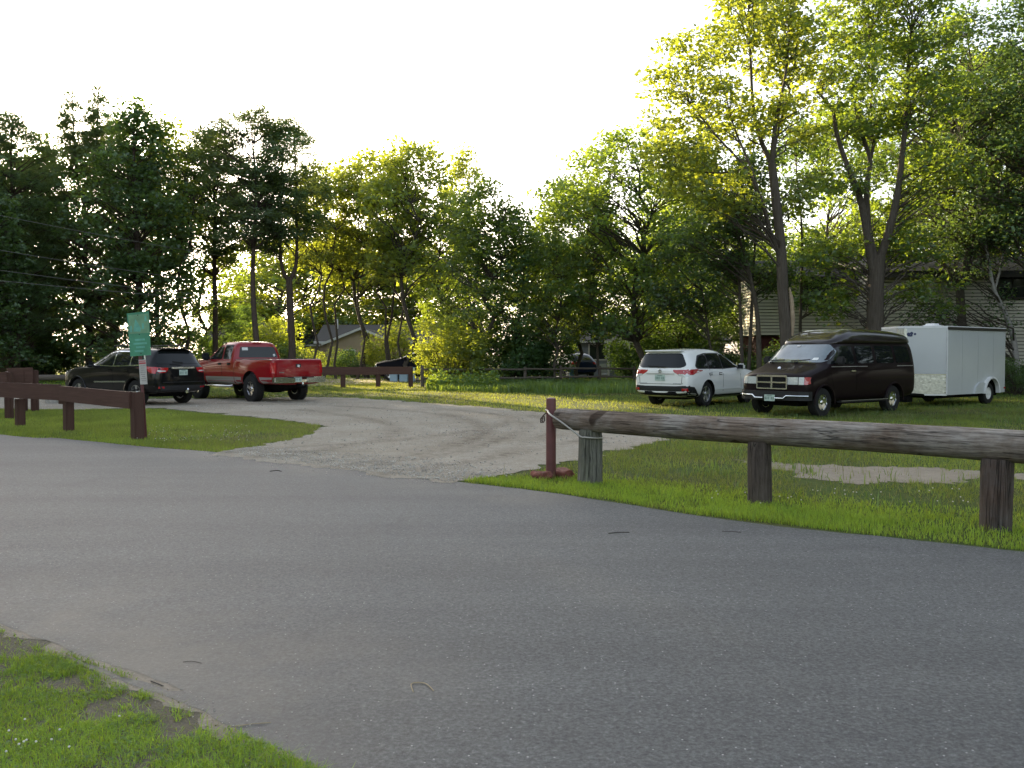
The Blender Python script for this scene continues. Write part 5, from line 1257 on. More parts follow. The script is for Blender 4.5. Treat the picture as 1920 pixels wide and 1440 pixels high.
# bins, boxes and bits across the lawn
def lidded_box(nm, label, cat, loc, sz, mat, group=None, wheels=False):
    r_ = thing(nm, label, cat, loc, 0, group)
    mb = MB(); mb.box((0, 0, sz[2] * .45), (sz[0] * .94, sz[1] * .94, sz[2] * .9), mat, bev=.02); mb.build('bin_body', r_)
    mb = MB(); mb.box((0, 0, sz[2] * .94), (sz[0], sz[1], sz[2] * .12), mat, bev=.015); mb.build('lid', r_)
    return r_
lidded_box('storage_box', 'pale blue storage box nearest the fence post gap, low and wide', 'box', AT(738.5, 52), (.46, .4, .42), M['bluebox']) ['label'] = 'small pale blue box standing under the dark suv beyond the board fence'
lidded_box('storage_box', 'pale blue box beside the last brown fence post, wider of the low pair', 'box', AT(757, 52), (.50, .4, .44), M['bluebox'])
lidded_box('storage_box', 'tall pale blue box behind the last brown fence post', 'box', AT(774, 52.4), (.30, .4, .82), M['bluebox'])
lidded_box('wheeled_bin', 'blue wheeled rubbish bin in front of the navy car', 'bin', AT(1075, 54), (.48, .5, .80), M['bluebin'])
r_ = thing('garden_chair', 'pale slatted garden chair by the grey house porch', 'chair', AT(1130, 58))
mb = MB(); mb.box((0, .2, .55), (.55, .06, .85), M['board'], Matrix.Rotation(R(-20), 3, 'X')); mb.build('backrest', r_)
mb = MB(); mb.box((0, -.12, .30), (.55, .55, .06), M['board'], Matrix.Rotation(R(8), 3, 'X')); mb.build('seat', r_)
for sx in (-.25, .25):
    for sy in (-.35, .2): box_part(r_, 'leg', (sx, sy, .16), (.06, .06, .32), M['board'])

# ================================================================== overhead wires
for i, (pa, pb, Da, Db, lb) in enumerate((((-250, 352), (760, 520), 33, 66, 'topmost thin wire strung across the dark pines'), ((-250, 425), (760, 560), 33, 66, 'second thin wire down, crossing the pine trunks'), ((-250, 470), (760, 575), 33.4, 66.4, 'third thin wire down, close above the lowest one'), ((-250, 500), (900, 580), 33.8, 72, 'lowest thin wire crossing in front of the pines above the green sign'))):
    a_ = AT(pa[0], Da, ZY(pa[1], Da)); b2 = AT(pb[0], Db, ZY(pb[1], Db)); mb = MB()
    mb.tube([a_.lerp(b2, t_) - Vector((0, 0, .5 * 4 * t_ * (1 - t_))) for t_ in np.linspace(0, 1, 25)], .013, M['wire'], 5)
    tag(mb.build('overhead_wire', None, 60), lb, 'wire')

# ================================================================== litter on the road
def stick(nm, lb, pxs, r, mat, z=.010):
    mb = MB(); pts = [G(*p) + Vector((0, 0, z + (.0015 if 0 < i < len(pxs) - 1 else 0))) for i, p in enumerate(pxs)]
    mb.tube(smooth_path(pts, 4), r, mat, 6); tag(mb.build(nm, None, 60), lb, 'stick')
stick('twig', 'dark straight twig lying on the tarmac below the first log post', [(1141, 1002), (1160, 1000.5), (1180, 1000)], .0035, M['twig'])
stick('twig', 'thin dark twig near the road edge below the middle log post', [(1354, 998), (1372, 999), (1390, 1000)], .0026, M['twig'])
stick('straw', 'bent pale straw curl lying alone in the middle of the road', [(775, 1301), (771, 1287), (785, 1284), (800, 1287), (813, 1299)], .0028, M['straw'])
stick('twig', 'black twig on the tarmac out from the corner lawn', [(343, 1245), (360, 1244), (378, 1247)], .0018, M['twig'])
stick('twig', 'dark twig lying at the crumbling edge of the corner lawn', [(283, 1281), (295, 1286), (306, 1290)], .003, M['twig'])
stick('straw', 'tan straw stalk reaching from the corner lawn onto the road', [(440, 1366), (475, 1362), (508, 1359)], .002, M['straw'])
stick('straw', 'pale bent straw by the tip of the corner lawn', [(485, 1437), (505, 1421), (528, 1415), (548, 1413)], .0022, M['straw'])
stick('twig', 'dark needle spray on the far tarmac near the gravel mouth', [(506, 885), (518, 883.5), (528, 885)], .005, M['twig'])

# ================================================================== trees
def unit(a): return a / np.maximum(np.linalg.norm(a, axis=1, keepdims=True), 1e-9)
def leaf_geo(C, size, rg, up=.5, wr=.72, tint=None, droop=0.0):
    """kite shaped folded leaves at points C"""
    n = len(C); d = unit(rg.normal(size=(n, 3)) * np.array([1, 1, .5]) + np.array([0, 0, -droop]))
    nr = rg.normal(size=(n, 3)); nr[:, 2] = np.abs(nr[:, 2]) + up; nr = unit(nr - d * (nr * d).sum(1, keepdims=True))
    s = np.cross(d, nr); L = (size * rg.uniform(.5, 1.4, n))[:, None]; W = L * wr * .5
    b = C - d * L * .5; t = C + d * L * .5; m = C - d * L * .08
    V = np.stack([b, m + s * W + nr * W * .35, t, m - s * W + nr * W * .35], 1).reshape(-1, 3)
    F = np.arange(4 * n).reshape(n, 4)
    ti = np.clip((tint if tint is not None else .5) + rg.normal(size=n) * .22, 0, 1)
    return V, F, ti
def tubes(polys, mat, name, k=6):
    """polys: list of (points Nx3, radii N); one mesh of tapered limbs"""
    VV = []; FF = []; o = 0
    for P, r in polys:
        P = np.asarray(P, float); n = len(P); kk = k if r[0] < .12 else 12
        T = np.gradient(P, axis=0); T = unit(T)
        ref = np.array([1., 0, 0]) if abs(T[0, 0]) < .8 else np.array([0, 1., 0])
        A = unit(np.cross(T, ref[None])); B = np.cross(T, A)
        w_ = np.linspace(0, 2 * PI, kk, endpoint=False)
        R_ = np.asarray(r)[:, None, None]
        if kk == 12: R_ = R_ * (1 + .07 * np.sin(3 * w_ + P[:, 2:3] * 1.1))[:, :, None]
        V = P[:, None] + R_ * (A[:, None] * np.cos(w_)[None, :, None] + B[:, None] * np.sin(w_)[None, :, None])
        VV.append(V.reshape(-1, 3))
        i = np.arange(n - 1)[:, None] * kk; j = np.arange(kk)[None]; j2 = (j + 1) % kk
        FF.append(np.stack([i + j, i + j2, i + kk + j2, i + kk + j], 2).reshape(-1, 4) + o); o += n * kk
    me = npmesh(name, np.concatenate(VV), np.concatenate(FF), mat)
    me.polygons.foreach_set('use_smooth', [True] * len(me.polygons)); me.update(); return me
def spline(P, n=6):
    return np.array([tuple(p) for p in smooth_path(P, n)])
def wander(p0, p1, rg, n=9, amp=.12, bend=(0, 0, 0)):
    t = np.linspace(0, 1, n)[:, None]; p0 = np.array(p0, float); p1 = np.array(p1, float); L = np.linalg.norm(p1 - p0)
    w_ = np.cumsum(rg.normal(size=(n, 3)), 0); w_ -= t * w_[-1]; w_ -= w_[0] * (1 - t)
    return p0 + (p1 - p0) * t + w_ * amp * L / n * np.array([1, 1, .4]) + np.array(bend)[None] * (4 * t * (1 - t)) * L
def lerp_at(P, t):
    f = t * (len(P) - 1); i = min(int(f), len(P) - 2); return P[i] + (P[i + 1] - P[i]) * (f - i)
def broadleaf(seed, H, cb, rad, trunks=None, nclus=120, per=95, leaf=.17, clr=.75, flat=.62, bark='bark', leafm='leaf_maple', tr=.16, prof='oval', droop=0.0, skew=(0, 0), gaps=.35, up=.5, limb=1.0, wr=.72):
    """one tree in its own frame -> (trunk mesh, crown mesh)"""
    rg = np.random.default_rng(seed); polys = []
    if trunks is None:
        top = np.array([rg.normal() * .04 * H + skew[0] * .6, rg.normal() * .04 * H + skew[1] * .6, H * .93])
        P = wander((0, 0, -.2), top, rg, 12, .35); trunks = [(P, np.linspace(1, .12, 12) * tr)]
    trunks = [(np.asarray(P, float), np.asarray(r, float)) for P, r in trunks]
    for P, r in trunks:
        r = r.copy(); r[0] *= 1.25; polys.append((P, r))
    ph = rg.uniform(0, 6.28, 6); C = []; tints = []; cr = []
    tries = 0
    while len(C) < nclus and tries < nclus * 40:
        tries += 1
        h = cb + (H - cb) * rg.uniform(0, 1) ** .92; u = (h - cb) / (H - cb)
        if prof == 'oval': pr = math.sqrt(max(0, 1 - (2 * min(u, .999) - .85) ** 2 / 1.35)) if u > .42 else .74 + .6 * u
        elif prof == 'col': pr = (min(1, .55 + u * 2.2)) * (1 - u ** 3.0) ** .6
        elif prof == 'umb': pr = .45 + .75 * u if u < .7 else (1 - ((u - .7) / .3) ** 2) ** .5 * .98
        else: pr = (1 - u) ** .62 * (1 if u > .12 else .75)
        th = rg.uniform(0, 2 * PI)
        lob = 1 + .22 * math.sin(2 * th + ph[0] + 2.2 * u) + .18 * math.sin(3 * th + ph[1] - 4 * u) + .14 * math.sin(9 * u + ph[2] + th)
        if math.sin(3 * th + 7 * u + ph[3]) + math.sin(5 * th - 11 * u + ph[4]) > 2 * (1 - gaps) and rg.uniform() < .85: continue
        q = rg.uniform(.12, 1) ** .55
        r = rad * pr * lob * q
        p = np.array([r * math.cos(th) + skew[0] * u, r * math.sin(th) + skew[1] * u, h + rg.normal() * .15])
        if C:
            dd = np.linalg.norm(np.array(C) - p, axis=1).min()
            if dd < clr * .55: continue
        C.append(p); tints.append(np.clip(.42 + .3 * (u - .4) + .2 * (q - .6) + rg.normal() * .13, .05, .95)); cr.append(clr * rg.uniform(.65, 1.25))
    C = np.array(C); Vs = []; Fs = []; Ts = []; o = 0
    allP = np.concatenate([P for P, r in trunks]); allr = np.concatenate([r for P, r in trunks])
    for c, ti, rr in zip(C, tints, cr):
        d = np.linalg.norm(allP[:, :2] - c[:2], axis=1); need = c[2] - np.clip(d * .62, .2, 5)
        cost = d * .6 + np.abs(allP[:, 2] - need) + (allP[:, 2] > c[2] + .3) * 4 + (allP[:, 2] < cb * .6) * 5 + rg.uniform(0, .8, len(d))
        k = int(np.argmin(cost)); a = allP[k]; L = np.linalg.norm(c - a)
        if L > .3:
            B = wander(a, c, rg, 6, .35, (0, 0, .07)); r0 = min(allr[k] * .6, (.010 + .0095 * L) * limb)
            polys.append((B, np.linspace(r0, .008, 6)))
            for q in range(3):
                e = c + rg.normal(size=3) * np.array([1, 1, .5]) * rr * .8; polys.append((wander(B[4], e, rg, 4, .3), np.linspace(.010, .004, 4)))
        n = int(per * (rr / clr) ** 2 * rg.uniform(.8, 1.2))
        X = rg.normal(size=(n, 3)); X = unit(X) * (rg.uniform(0, 1, (n, 1)) ** .45) * rr * np.array([1.15, 1.15, flat])
        # hang the rim of each spray a little
        X[:, 2] -= droop * (X[:, 0] ** 2 + X[:, 1] ** 2)
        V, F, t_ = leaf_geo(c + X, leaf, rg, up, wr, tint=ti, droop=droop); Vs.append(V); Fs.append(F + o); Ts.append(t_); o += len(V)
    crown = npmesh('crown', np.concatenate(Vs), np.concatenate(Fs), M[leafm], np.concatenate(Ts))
    return tubes(polys, M[bark], 'trunk', 5), crown
def conifer(seed, H, cb, rad, tr=.2, tufts=1.0, twin=None, tuft=.34, top=.25, prof=None, whorl=.55, sparse=0.0):
    """white pine: whorls of limbs carrying fans of needle tufts"""
    rg = np.random.default_rng(seed); polys = []
    P = wander((0, 0, -.2), (rg.normal() * .3, rg.normal() * .3, H), rg, 14, .09); rads = np.linspace(1, .10, 14) * tr; rads[0] *= 1.2
    polys.append((P, rads)); stems = [(P, H)]
    if twin:
        z, off, hh = twin; a = lerp_at(P, z / H); Q = spline([a, a + np.array([off * .7, .1, (hh - z) * .18]), a + np.array([off, .1, (hh - z) * .5]), np.array([a[0] + off * 1.1, a[1] + .2, hh])], 5)
        polys.append((Q, np.linspace(tr * .62, tr * .08, len(Q)))); stems.append((Q, hh))
    pts = []; dirs = []; tin = []
    for S, hh in stems:
        z0 = max(cb, S[0][2] + .5); zs = np.arange(z0, hh, whorl * .9)
        ph = rg.uniform(0, 6)
        for z in zs:
            u = (z - cb) / (hh - cb); t = (z - S[0][2]) / (S[-1][2] - S[0][2]); a0 = lerp_at(S, min(max(t, 0), .999))
            base = prof(u) if prof else (min(1, .55 + 1.6 * u) * (1 - u) ** .62)
            nb = rg.integers(5, 9)
            if rg.uniform() < sparse: nb = 2
            for k in range(nb):
                th = rg.uniform(0, 2 * PI); L = rad * base * rg.uniform(.45, 1.15) * (1 + .25 * math.sin(2 * th + ph + 3 * u)) + .25
                if len(stems) > 1: L *= .8
                rise = rg.uniform(-.10, .22) + .35 * u; dr = np.array([math.cos(th), math.sin(th), rise])
                e = a0 + dr * L; B = wander(a0, e, rg, 6, .25, (0, 0, -.05)); polys.append((B, np.linspace(min(.05, .012 + .012 * L), .006, 6)))
                n = int((7 + 13 * L) * tufts)
                tt = rg.uniform(.28, 1.05, n) ** .8
                q = np.array([lerp_at(B, min(x, .999)) for x in tt]); side = np.array([-math.sin(th), math.cos(th), 0])
                spread = (.10 + .34 * L * (1.1 - tt) ** .6)[:, None]
                q = q + side * rg.uniform(-1, 1, (n, 1)) * spread + rg.normal(size=(n, 3)) * np.array([.06, .06, .09])
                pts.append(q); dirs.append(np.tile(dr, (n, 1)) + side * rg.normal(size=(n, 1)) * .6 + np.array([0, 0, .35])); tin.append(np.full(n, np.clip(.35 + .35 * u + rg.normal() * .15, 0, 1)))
    C = np.concatenate(pts); D_ = unit(np.concatenate(dirs)); ti = np.concatenate(tin); n = len(C); m = 7
    Dd = unit(np.repeat(D_, m, 0) + rg.normal(size=(n * m, 3)) * .75); L = (tuft * rg.uniform(.6, 1.15, n * m))[:, None]
    s = unit(np.cross(Dd, rg.normal(size=(n * m, 3)))) * .034 * (tuft / .3)
    B0 = np.repeat(C, m, 0); V = np.stack([B0 - s, B0 + s, B0 + Dd * L], 1).reshape(-1, 3)
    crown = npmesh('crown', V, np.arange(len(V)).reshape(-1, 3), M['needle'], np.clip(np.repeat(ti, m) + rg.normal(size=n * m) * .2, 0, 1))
    return tubes(polys, M['pinebark'], 'trunk', 5), crown
def shrub(seed, h, rx, n=26, per=110, leaf=.10, leafm='leaf_dark', clr=.42):
    rg = np.random.default_rng(seed); polys = []; Vs = []; Fs = []; Ts = []; o = 0
    for i in range(n):
        th = rg.uniform(0, 2 * PI); q = math.sqrt(rg.uniform(0, 1)); z = h * (.18 + .78 * rg.uniform(0, 1) * math.sqrt(max(0, 1 - (q * .9) ** 2)))
        c = np.array([rx * q * math.cos(th), rx * q * math.sin(th), z]); polys.append((wander((c[0] * .25, c[1] * .25, -.1), c, rg, 5, .3), np.linspace(.022, .006, 5)))
        k = int(per * rg.uniform(.7, 1.2)); rr = clr * rg.uniform(.7, 1.3)
        X = unit(rg.normal(size=(k, 3))) * rg.uniform(0, 1, (k, 1)) ** .45 * rr * np.array([1.1, 1.1, .85])
        P = c + X; P[:, 2] = np.maximum(P[:, 2], .03)
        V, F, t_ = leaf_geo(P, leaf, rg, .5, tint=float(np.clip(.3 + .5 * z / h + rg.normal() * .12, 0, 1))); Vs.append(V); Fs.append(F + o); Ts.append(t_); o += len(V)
    return tubes(polys, M['bark'], 'stems', 5), npmesh('crown', np.concatenate(Vs), np.concatenate(Fs), M[leafm], np.concatenate(Ts))
def plant(name, data, label, px, D_, cat='tree', rz=0.0, s=1.0, group=None, sz=None, loc=None):
    p = AT(px, D_) if loc is None else Vector(loc)
    r_ = thing(name, label, cat, p, rz, group, (s, s, sz or s))
    t_, c_ = data; link('trunk' if cat == 'tree' else 'stems', t_, r_); link('crown' if cat == 'tree' else 'foliage', c_, r_); return r_
def HT(py, D_): return ZY(py, D_)

# ---- the pines on the left
D_ = 50
def stem(H, tr, lean=(0, 0), bow=.15):
    P = spline([(0, 0, -.2), (lean[0] * .3 + bow, lean[1] * .3, H * .35), (lean[0] * .7 - bow * .4, lean[1] * .7, H * .7), (lean[0], lean[1], H * .96)], 5); return (P, np.linspace(1, .1, len(P)) * tr)
def softpine(seed, H, cb, rad, trunks, nclus, per=150, clr=.62, prof='umb', gaps=.35, leaf=.30, flat=.55):
    return broadleaf(seed, H, cb, rad, trunks, nclus, per, leaf, clr, flat, 'pinebark', 'needle', .2, prof, gaps=gaps, up=.7, wr=.17)
pinA = softpine(1, 17.2, 2.6, 3.3, [stem(17.2, .21)], 290, prof='oval')
_f = [stem(11, .22), (spline([(0, 0, 10.3), (-.5, 0, 12.2), (-.7, 0, 17.0)], 5), np.linspace(.12, .02, 11)), (spline([(0, 0, 10.3), (.6, 0, 12.5), (.9, 0, 17.6)], 5), np.linspace(.12, .02, 11))]
pinB = softpine(2, 14.2, 2.2, 3.9, _f, 300, prof='oval')
_rg = np.random.default_rng(77)
pinC = broadleaf(3, 15.2, .8, 4.3, [stem(15.2, .24)], nclus=350, per=76, leaf=.20, clr=.70, leafm='leaf_dark', bark='pinebark', prof='cone', gaps=.2)
pinE = softpine(4, 14.6, 7.0, 2.5, [stem(14.6, .17)], 170, prof='oval')
pinF = softpine(5, 14.6, 7.6, 2.5, [stem(14.6, .17, (-.4, 0), -.25)], 150, prof='oval')
pinG = softpine(6, 14.4, 7.2, 2.3, [(np.array([(0, 0, -.2), (.1, 0, 2.), (0, 0, 4.), (-.05, 0, 5.9)]), np.array([.23, .19, .18, .17])), (spline([(-.05, 0, 5.7), (-.42, 0, 6.5), (-.5, 0, 8.5), (-.35, 0, 13.)], 5), np.linspace(.12, .03, 16)), (spline([(-.05, 0, 5.7), (.32, 0, 6.6), (.38, 0, 9.), (.3, 0, 14.)], 5), np.linspace(.13, .03, 16))], 120, prof='oval', gaps=.45)
pinT = softpine(8, 4.6, -.6, 1.15, [stem(4.4, .05)], 62, 110, .5, prof='col')
def pine(data, h0, px, D_, ytop, label, rz=0.0, w_=1.0, group='pines at the back of the lot'):
    s = HT(ytop, D_) / h0; o = plant('pine_tree', data, label, px, D_, 'tree', rz, s, group); o.scale = (s * w_, s * w_, s); return o
pine(pinA, 17.2, 30, 51, 222, 'ragged pine at the sun glare, outermost of the tall pines', .4, 1.1)
tp = pine(pinB, 17.6, 165, 56, 158, 'tallest pine, its tip split into two leaders', 0)
# the two leaders carry their own tufted tips, part of the same crown
for dx, z_ in ((-.72, 12.6), (.92, 12.9)):
    c_ = link('leader_crown', pinT[1], tp, (dx, 0, z_ - .2))
pine(pinC, 15.2, 258, 51, 196, 'broad dense dark evergreen behind the green sign, foliage down to the ground', 1.0, 1.05)
pine(pinC, 15.2, 96, 60, 268, 'dense shorter evergreen between the ragged pine and the double tipped pine', 3.1, 1.0)
pine(pinE, 14.6, 405, 56, 258, 'dark pine with a straight bare trunk over the truck cab', 2.0, 1.15)
pine(pinF, 14.6, 490, 48, 212, 'flat topped pine with a long pale bare trunk above the truck cab', .3, 1.1)
pine(pinG, 14.4, 545, 50, 238, 'thin pine with a fork low on its trunk, above the truck bed', 0, 1.05)
pine(pinE, 14.6, 300, 66, 300, 'slim dark pine wedged behind the broad evergreen', 4.0, 1.1)
pine(pinC, 15.2, -60, 47, 190, 'broad evergreen hugging the edge of the view', 2.6, 1.0)
pine(pinA, 17.2, -140, 52, 200, 'tall unseen pine added just beyond the edge of the view', 2.2, 1.2)  # out of view; added with the next two to shade the road
pine(pinA, 17.2, -240, 50, 190, 'tall heavy unseen pine added well beyond the edge of the view', 1.2, 1.3)
pine(pinC, 15.2, -370, 46, 170, 'broad unseen evergreen added well beyond the edge of the view', .2)
pine(pinA, 17.2, -20, 64, 255, 'pine standing behind the ragged pine at the sun glare', 5.0, 1.2)
pine(pinC, 15.2, 40, 70, 290, 'dark evergreen filling the row behind the ragged pine', 1.9, 1.1)
pine(pinA, 17.2, 215, 66, 235, 'slender pine top showing between the double tipped pine and the broad evergreen', 1.5, .8)
# ---- broadleaf stock
brA = broadleaf(11, 13.0, 5.6, 3.2, nclus=100, per=80, leaf=.23, clr=.8, leafm='leaf_bright', tr=.15)
brB = broadleaf(12, 12.0, 3.4, 3.4, nclus=112, per=80, leaf=.22, clr=.8, leafm='leaf_maple', tr=.15)
brC = broadleaf(13, 11.0, 1.8, 2.9, nclus=125, per=85, leaf=.20, clr=.75, leafm='leaf_maple', tr=.13, prof='col')
brD = broadleaf(14, 13.5, 7.6, 2.3, nclus=66, per=70, leaf=.20, clr=.7, leafm='leaf_bright', tr=.10, prof='col')
brE = broadleaf(15, 12.5, 2.6, 4.3, nclus=190, per=85, leaf=.20, clr=.8, leafm='leaf_maple', tr=.20)
brK = broadleaf(16, 9.0, 1.0, 2.6, nclus=120, per=95, leaf=.17, clr=.7, leafm='leaf_dark', tr=.10, prof='col')
def tree(data, h0, px, D_, ytop, label, rz=0.0, w_=1.0, name='broadleaf_tree', group='trees behind the lot'):
    s = HT(ytop, D_) / h0; o = plant(name, data, label, px, D_, 'tree', rz, s, group); o.scale = (s * w_, s * w_, s); return o
tree(brD, 13.5, 330, 53, 232, 'dark leafy tree leaning out behind the broad evergreen', .5, 1.0)
tree(brD, 13.5, 604, 56, 312, 'sunlit green tree with a forked stem beside the thin pine', .3, .95)
tree(brD, 13.5, 582, 54, 330, 'slim dark stemmed tree at the end of the truck bed', 1.2, .9)
tree(brA, 13.0, 690, 60, 288, 'airy green tree above the tan bungalow gable', 2.1, 1.0)
tree(brA, 13.0, 772, 53, 268, 'tall airy tree rising from a cluster of dark stems beside the dark suv', 1.4, .95)
tree(brD, 13.5, 742, 57, 300, 'leaning slim tree in the stem cluster by the bungalow', 3.0, .9)
tree(brD, 13.5, 757, 55, 330, 'straight slim tree in the stem cluster over the dark suv bonnet', 4.4, .8)
tree(brD, 13.5, 722, 56, 345, 'slim arching tree at the bungalow end of the stem cluster', 5.2, .9)
tree(brD, 13.5, 873, 62, 282, 'wispy thin topped tree poking above its neighbours in the dip of the skyline', .9, .8)
tree(brC, 11.0, 905, 47, 345, 'dense bright crowned tree above the sunlit bush', .8, 1.0)
tree(brB, 12.0, 838, 55, 372, 'rounded green tree between the stem cluster and the dense bright crowned tree', 2.6, .8)
tree(brK, 9.0, 965, 48, 392, 'dense dark tree above the middle of the split rail fence', 1.9, 1.0)
tree(brC, 11.0, 1022, 52, 395, 'dark tree filling the lowest dip of the skyline', 3.7, .85)
tree(brB, 12.0, 1085, 50, 330, 'mid height tree above the blue bin', 5.0, .85)
tree(brB, 12.0, 1045, 46, 440, 'low dark tree standing in the rail fence beside the blue bin', .2, .75)
tree(brE, 12.5, 1185, 46, 256, 'big spreading tree with a thick trunk above the white suv', .6, 1.0)
tree(brB, 12.0, 1118, 47, 420, 'dusky tree over the grey house porch', 2.7, .75)
tree(brK, 9.0, 1392, 47.5, 470, 'dark tree added to shade the end wall of the cream house wing', 3.3, .8)  # added to keep the sun off the wing's end wall
tree(brK, 9.0, 1270, 50, 420, 'dark tree behind the thick trunk above the white suv', 4.1, 1.0)
tree(brE, 12.5, 1290, 58, 300, 'broad tree filling the back row behind the small garage', 2.0, .9)
tree(brB, 12.0, 385, 60, 335, 'leafy tree closing the gap between the broad evergreen and the bare trunked pine', 1.1, .8)
tree(brK, 9.0, 418, 61, 560, 'dusky tree screening the brown house wall', .4, 1.3)
tree(brK, 9.0, 462, 66, 575, 'dusky tree screening the brown house corner', 2.9, 1.2)
tree(brD, 13.5, 630, 58, 330, 'slim bright tree between the forked stem and the bungalow gable', 1.9, .9)
tree(brD, 13.5, 668, 57, 310, 'slim bright tree in front of the bungalow gable', .2, .8)
# far trees seen through the gaps
brF = broadleaf(17, 11.0, .7, 3.7, nclus=150, per=62, leaf=.27, clr=.85, leafm='leaf_bright', tr=.15, gaps=.3)
for px, d, yt, dat, h0, lb in ((452, 96, 560, brF, 11., 'far sunlit tree behind the truck cab'), (492, 100, 450, brF, 11., 'far sunlit tree behind the flat topped pine'), (545, 94, 452, brF, 11., 'far sunlit tree in the gap beyond the truck bed'), (598, 100, 448, brF, 11., 'far sunlit tree beyond the yellow cottage'), (655, 108, 455, brF, 11., 'far sunlit tree over the bungalow gable'), (712, 100, 450, brF, 11., 'far sunlit tree over the bungalow ridge'), (770, 104, 452, brF, 11., 'far sunlit tree behind the stem cluster'), (825, 98, 470, brF, 11., 'far sunlit tree behind the rounded green tree'), (880, 96, 470, brE, 12.5, 'far tree behind the sunlit bush'), (1010, 92, 450, brB, 12., 'far tree over the middle of the split rail fence'), (1120, 96, 440, brE, 12.5, 'far tree over the grey house roof'), (1240, 90, 430, brB, 12., 'far tree behind the white suv'), (1360, 94, 420, brE, 12.5, 'far tree behind the small garage'), (1480, 92, 440, brB, 12., 'far tree behind the wing of the cream house'), (1600, 80, 410, brE, 12.5, 'far tree over the roof of the cream house'), (1730, 78, 380, brB, 12., 'far tree behind the cream house chimney side'), (1860, 74, 330, brE, 12.5, 'far tree behind the dark window of the cream house'), (470, 108, 545, brE, 12.5, 'far tree behind the brown house roof')):
    tree(dat, h0, px, d, yt, lb.replace(' chimney side', ' ridge'), px * .7, 1.25, group='far trees seen through the gaps')
# ---- the big maples on the right
def px_path(pts, D_, bx):
    """limbs given where they stand: metres across and up, at a depth offset from the trunk foot"""
    return np.array([((p[0] - bx) / FPX * D_, p[2] if len(p) > 2 else 0.0, ZY(p[1], D_)) for p in pts])
D1 = 35.0; bx = 1474
t1 = [(spline(px_path([(1474, 762), (1474, 640), (1468, 560), (1462, 470), (1452, 380), (1444, 310)], D1, bx), 5), None, .26, .15),
      (spline(px_path([(1444, 310), (1425, 262, .2), (1412, 200, .3), (1405, 110, .2), (1400, 10, .2)], D1, bx), 5), None, .11, .03),
      (spline(px_path([(1444, 310), (1447, 240, -.2), (1462, 150, -.4), (1470, 40, -.4)], D1, bx), 5), None, .11, .03),
      (spline(px_path([(1446, 300), (1462, 240, .5), (1490, 160, .9), (1505, 60, .9)], D1, bx), 5), None, .08, .025),
      (spline(px_path([(1462, 480), (1440, 445, -.3), (1415, 385, -.8), (1380, 330, -1.2), (1330, 280, -1.4), (1280, 215, -1.2)], D1, bx), 5), None, .11, .02),
      (spline(px_path([(1420, 400, -.7), (1400, 330, -.6), (1372, 230, .2), (1345, 120, .2)], D1, bx), 5), None, .07, .02),
      (spline(px_path([(1380, 330, -1.2), (1335, 340, -1.4), (1260, 330, -1.2), (1225, 300, -1.0)], D1, bx), 5), None, .05, .015)]
t1 = [(P, np.linspace(a, b, len(P))) for P, _, a, b in t1]
def limbs(trunks, polys, bark):
    me = tubes(polys, M[bark], 'trunk', 5)
    if bark == 'birchbark':
        me.materials.append(M['bark']); nt_ = sum((len(P) - 1) * (6 if r[0] < .12 else 12) for P, r in trunks)
        idx = np.zeros(len(me.polygons), np.int32); idx[nt_:] = 1; me.polygons.foreach_set('material_index', idx)
    return me
def custom(seed, trunks, lobes, nclus, per, leaf, clr, leafm='leaf_maple', bark='bark', droop=0.0, flat=.62, extra=0, limb=1.0):
    """crown filled lobe by lobe: (x, y, z, rx, ry, rz, weight)"""
    rg = np.random.default_rng(seed); polys = []
    for P, r in trunks: r = r.copy(); polys.append((P, r))
    allP = np.concatenate([P[1:] for P, r in trunks]); allr = np.concatenate([r[1:] for P, r in trunks])
    wt = np.array([l[6] for l in lobes], float); wt /= wt.sum(); C = []; Vs = []; Fs = []; Ts = []; o = 0; tries = 0
    while len(C) < nclus and tries < nclus * 30:
        tries += 1; l = lobes[rg.choice(len(lobes), p=wt)]
        x = unit(rg.normal(size=(1, 3)))[0] * rg.uniform(0, 1) ** .42
        c = np.array(l[:3]) + x * np.array(l[3:6])
        if C and np.linalg.norm(np.array(C) - c, axis=1).min() < clr * .62: continue
        C.append(c)
        d = np.linalg.norm(allP[:, :2] - c[:2], axis=1); need = c[2] - np.clip(d * .6, .2, 4)
        k = int(np.argmin(d * .7 + np.abs(allP[:, 2] - need) + (allP[:, 2] > c[2] + .3) * 3 + rg.uniform(0, .6, len(d)))); a = allP[k]; L = np.linalg.norm(c - a); rr = clr * rg.uniform(.6, 1.25)
        if L > .25:
            B = wander(a, c, rg, 6, .35, (0, 0, .07)); polys.append((B, np.linspace(min(allr[k] * .6, (.010 + .0085 * L) * limb), .007, 6)))
            for q in range(3): polys.append((wander(B[4], c + rg.normal(size=3) * np.array([1, 1, .5]) * rr * .8, rg, 4, .3), np.linspace(.009, .004, 4)))
        n = int(per * (rr / clr) ** 2 * rg.uniform(.75, 1.2)); X = unit(rg.normal(size=(n, 3))) * (rg.uniform(0, 1, (n, 1)) ** .45) * rr * np.array([1.15, 1.15, flat]); X[:, 2] -= droop * (X[:, 0] ** 2 + X[:, 1] ** 2)
        V, F, t_ = leaf_geo(c + X, leaf, rg, .5, tint=float(np.clip(.45 + rg.normal() * .17, .05, .95)), droop=droop); Vs.append(V); Fs.append(F + o); Ts.append(t_); o += len(V)
    return limbs(trunks, polys, bark), npmesh('crown', np.concatenate(Vs), np.concatenate(Fs), M[leafm], np.concatenate(Ts))
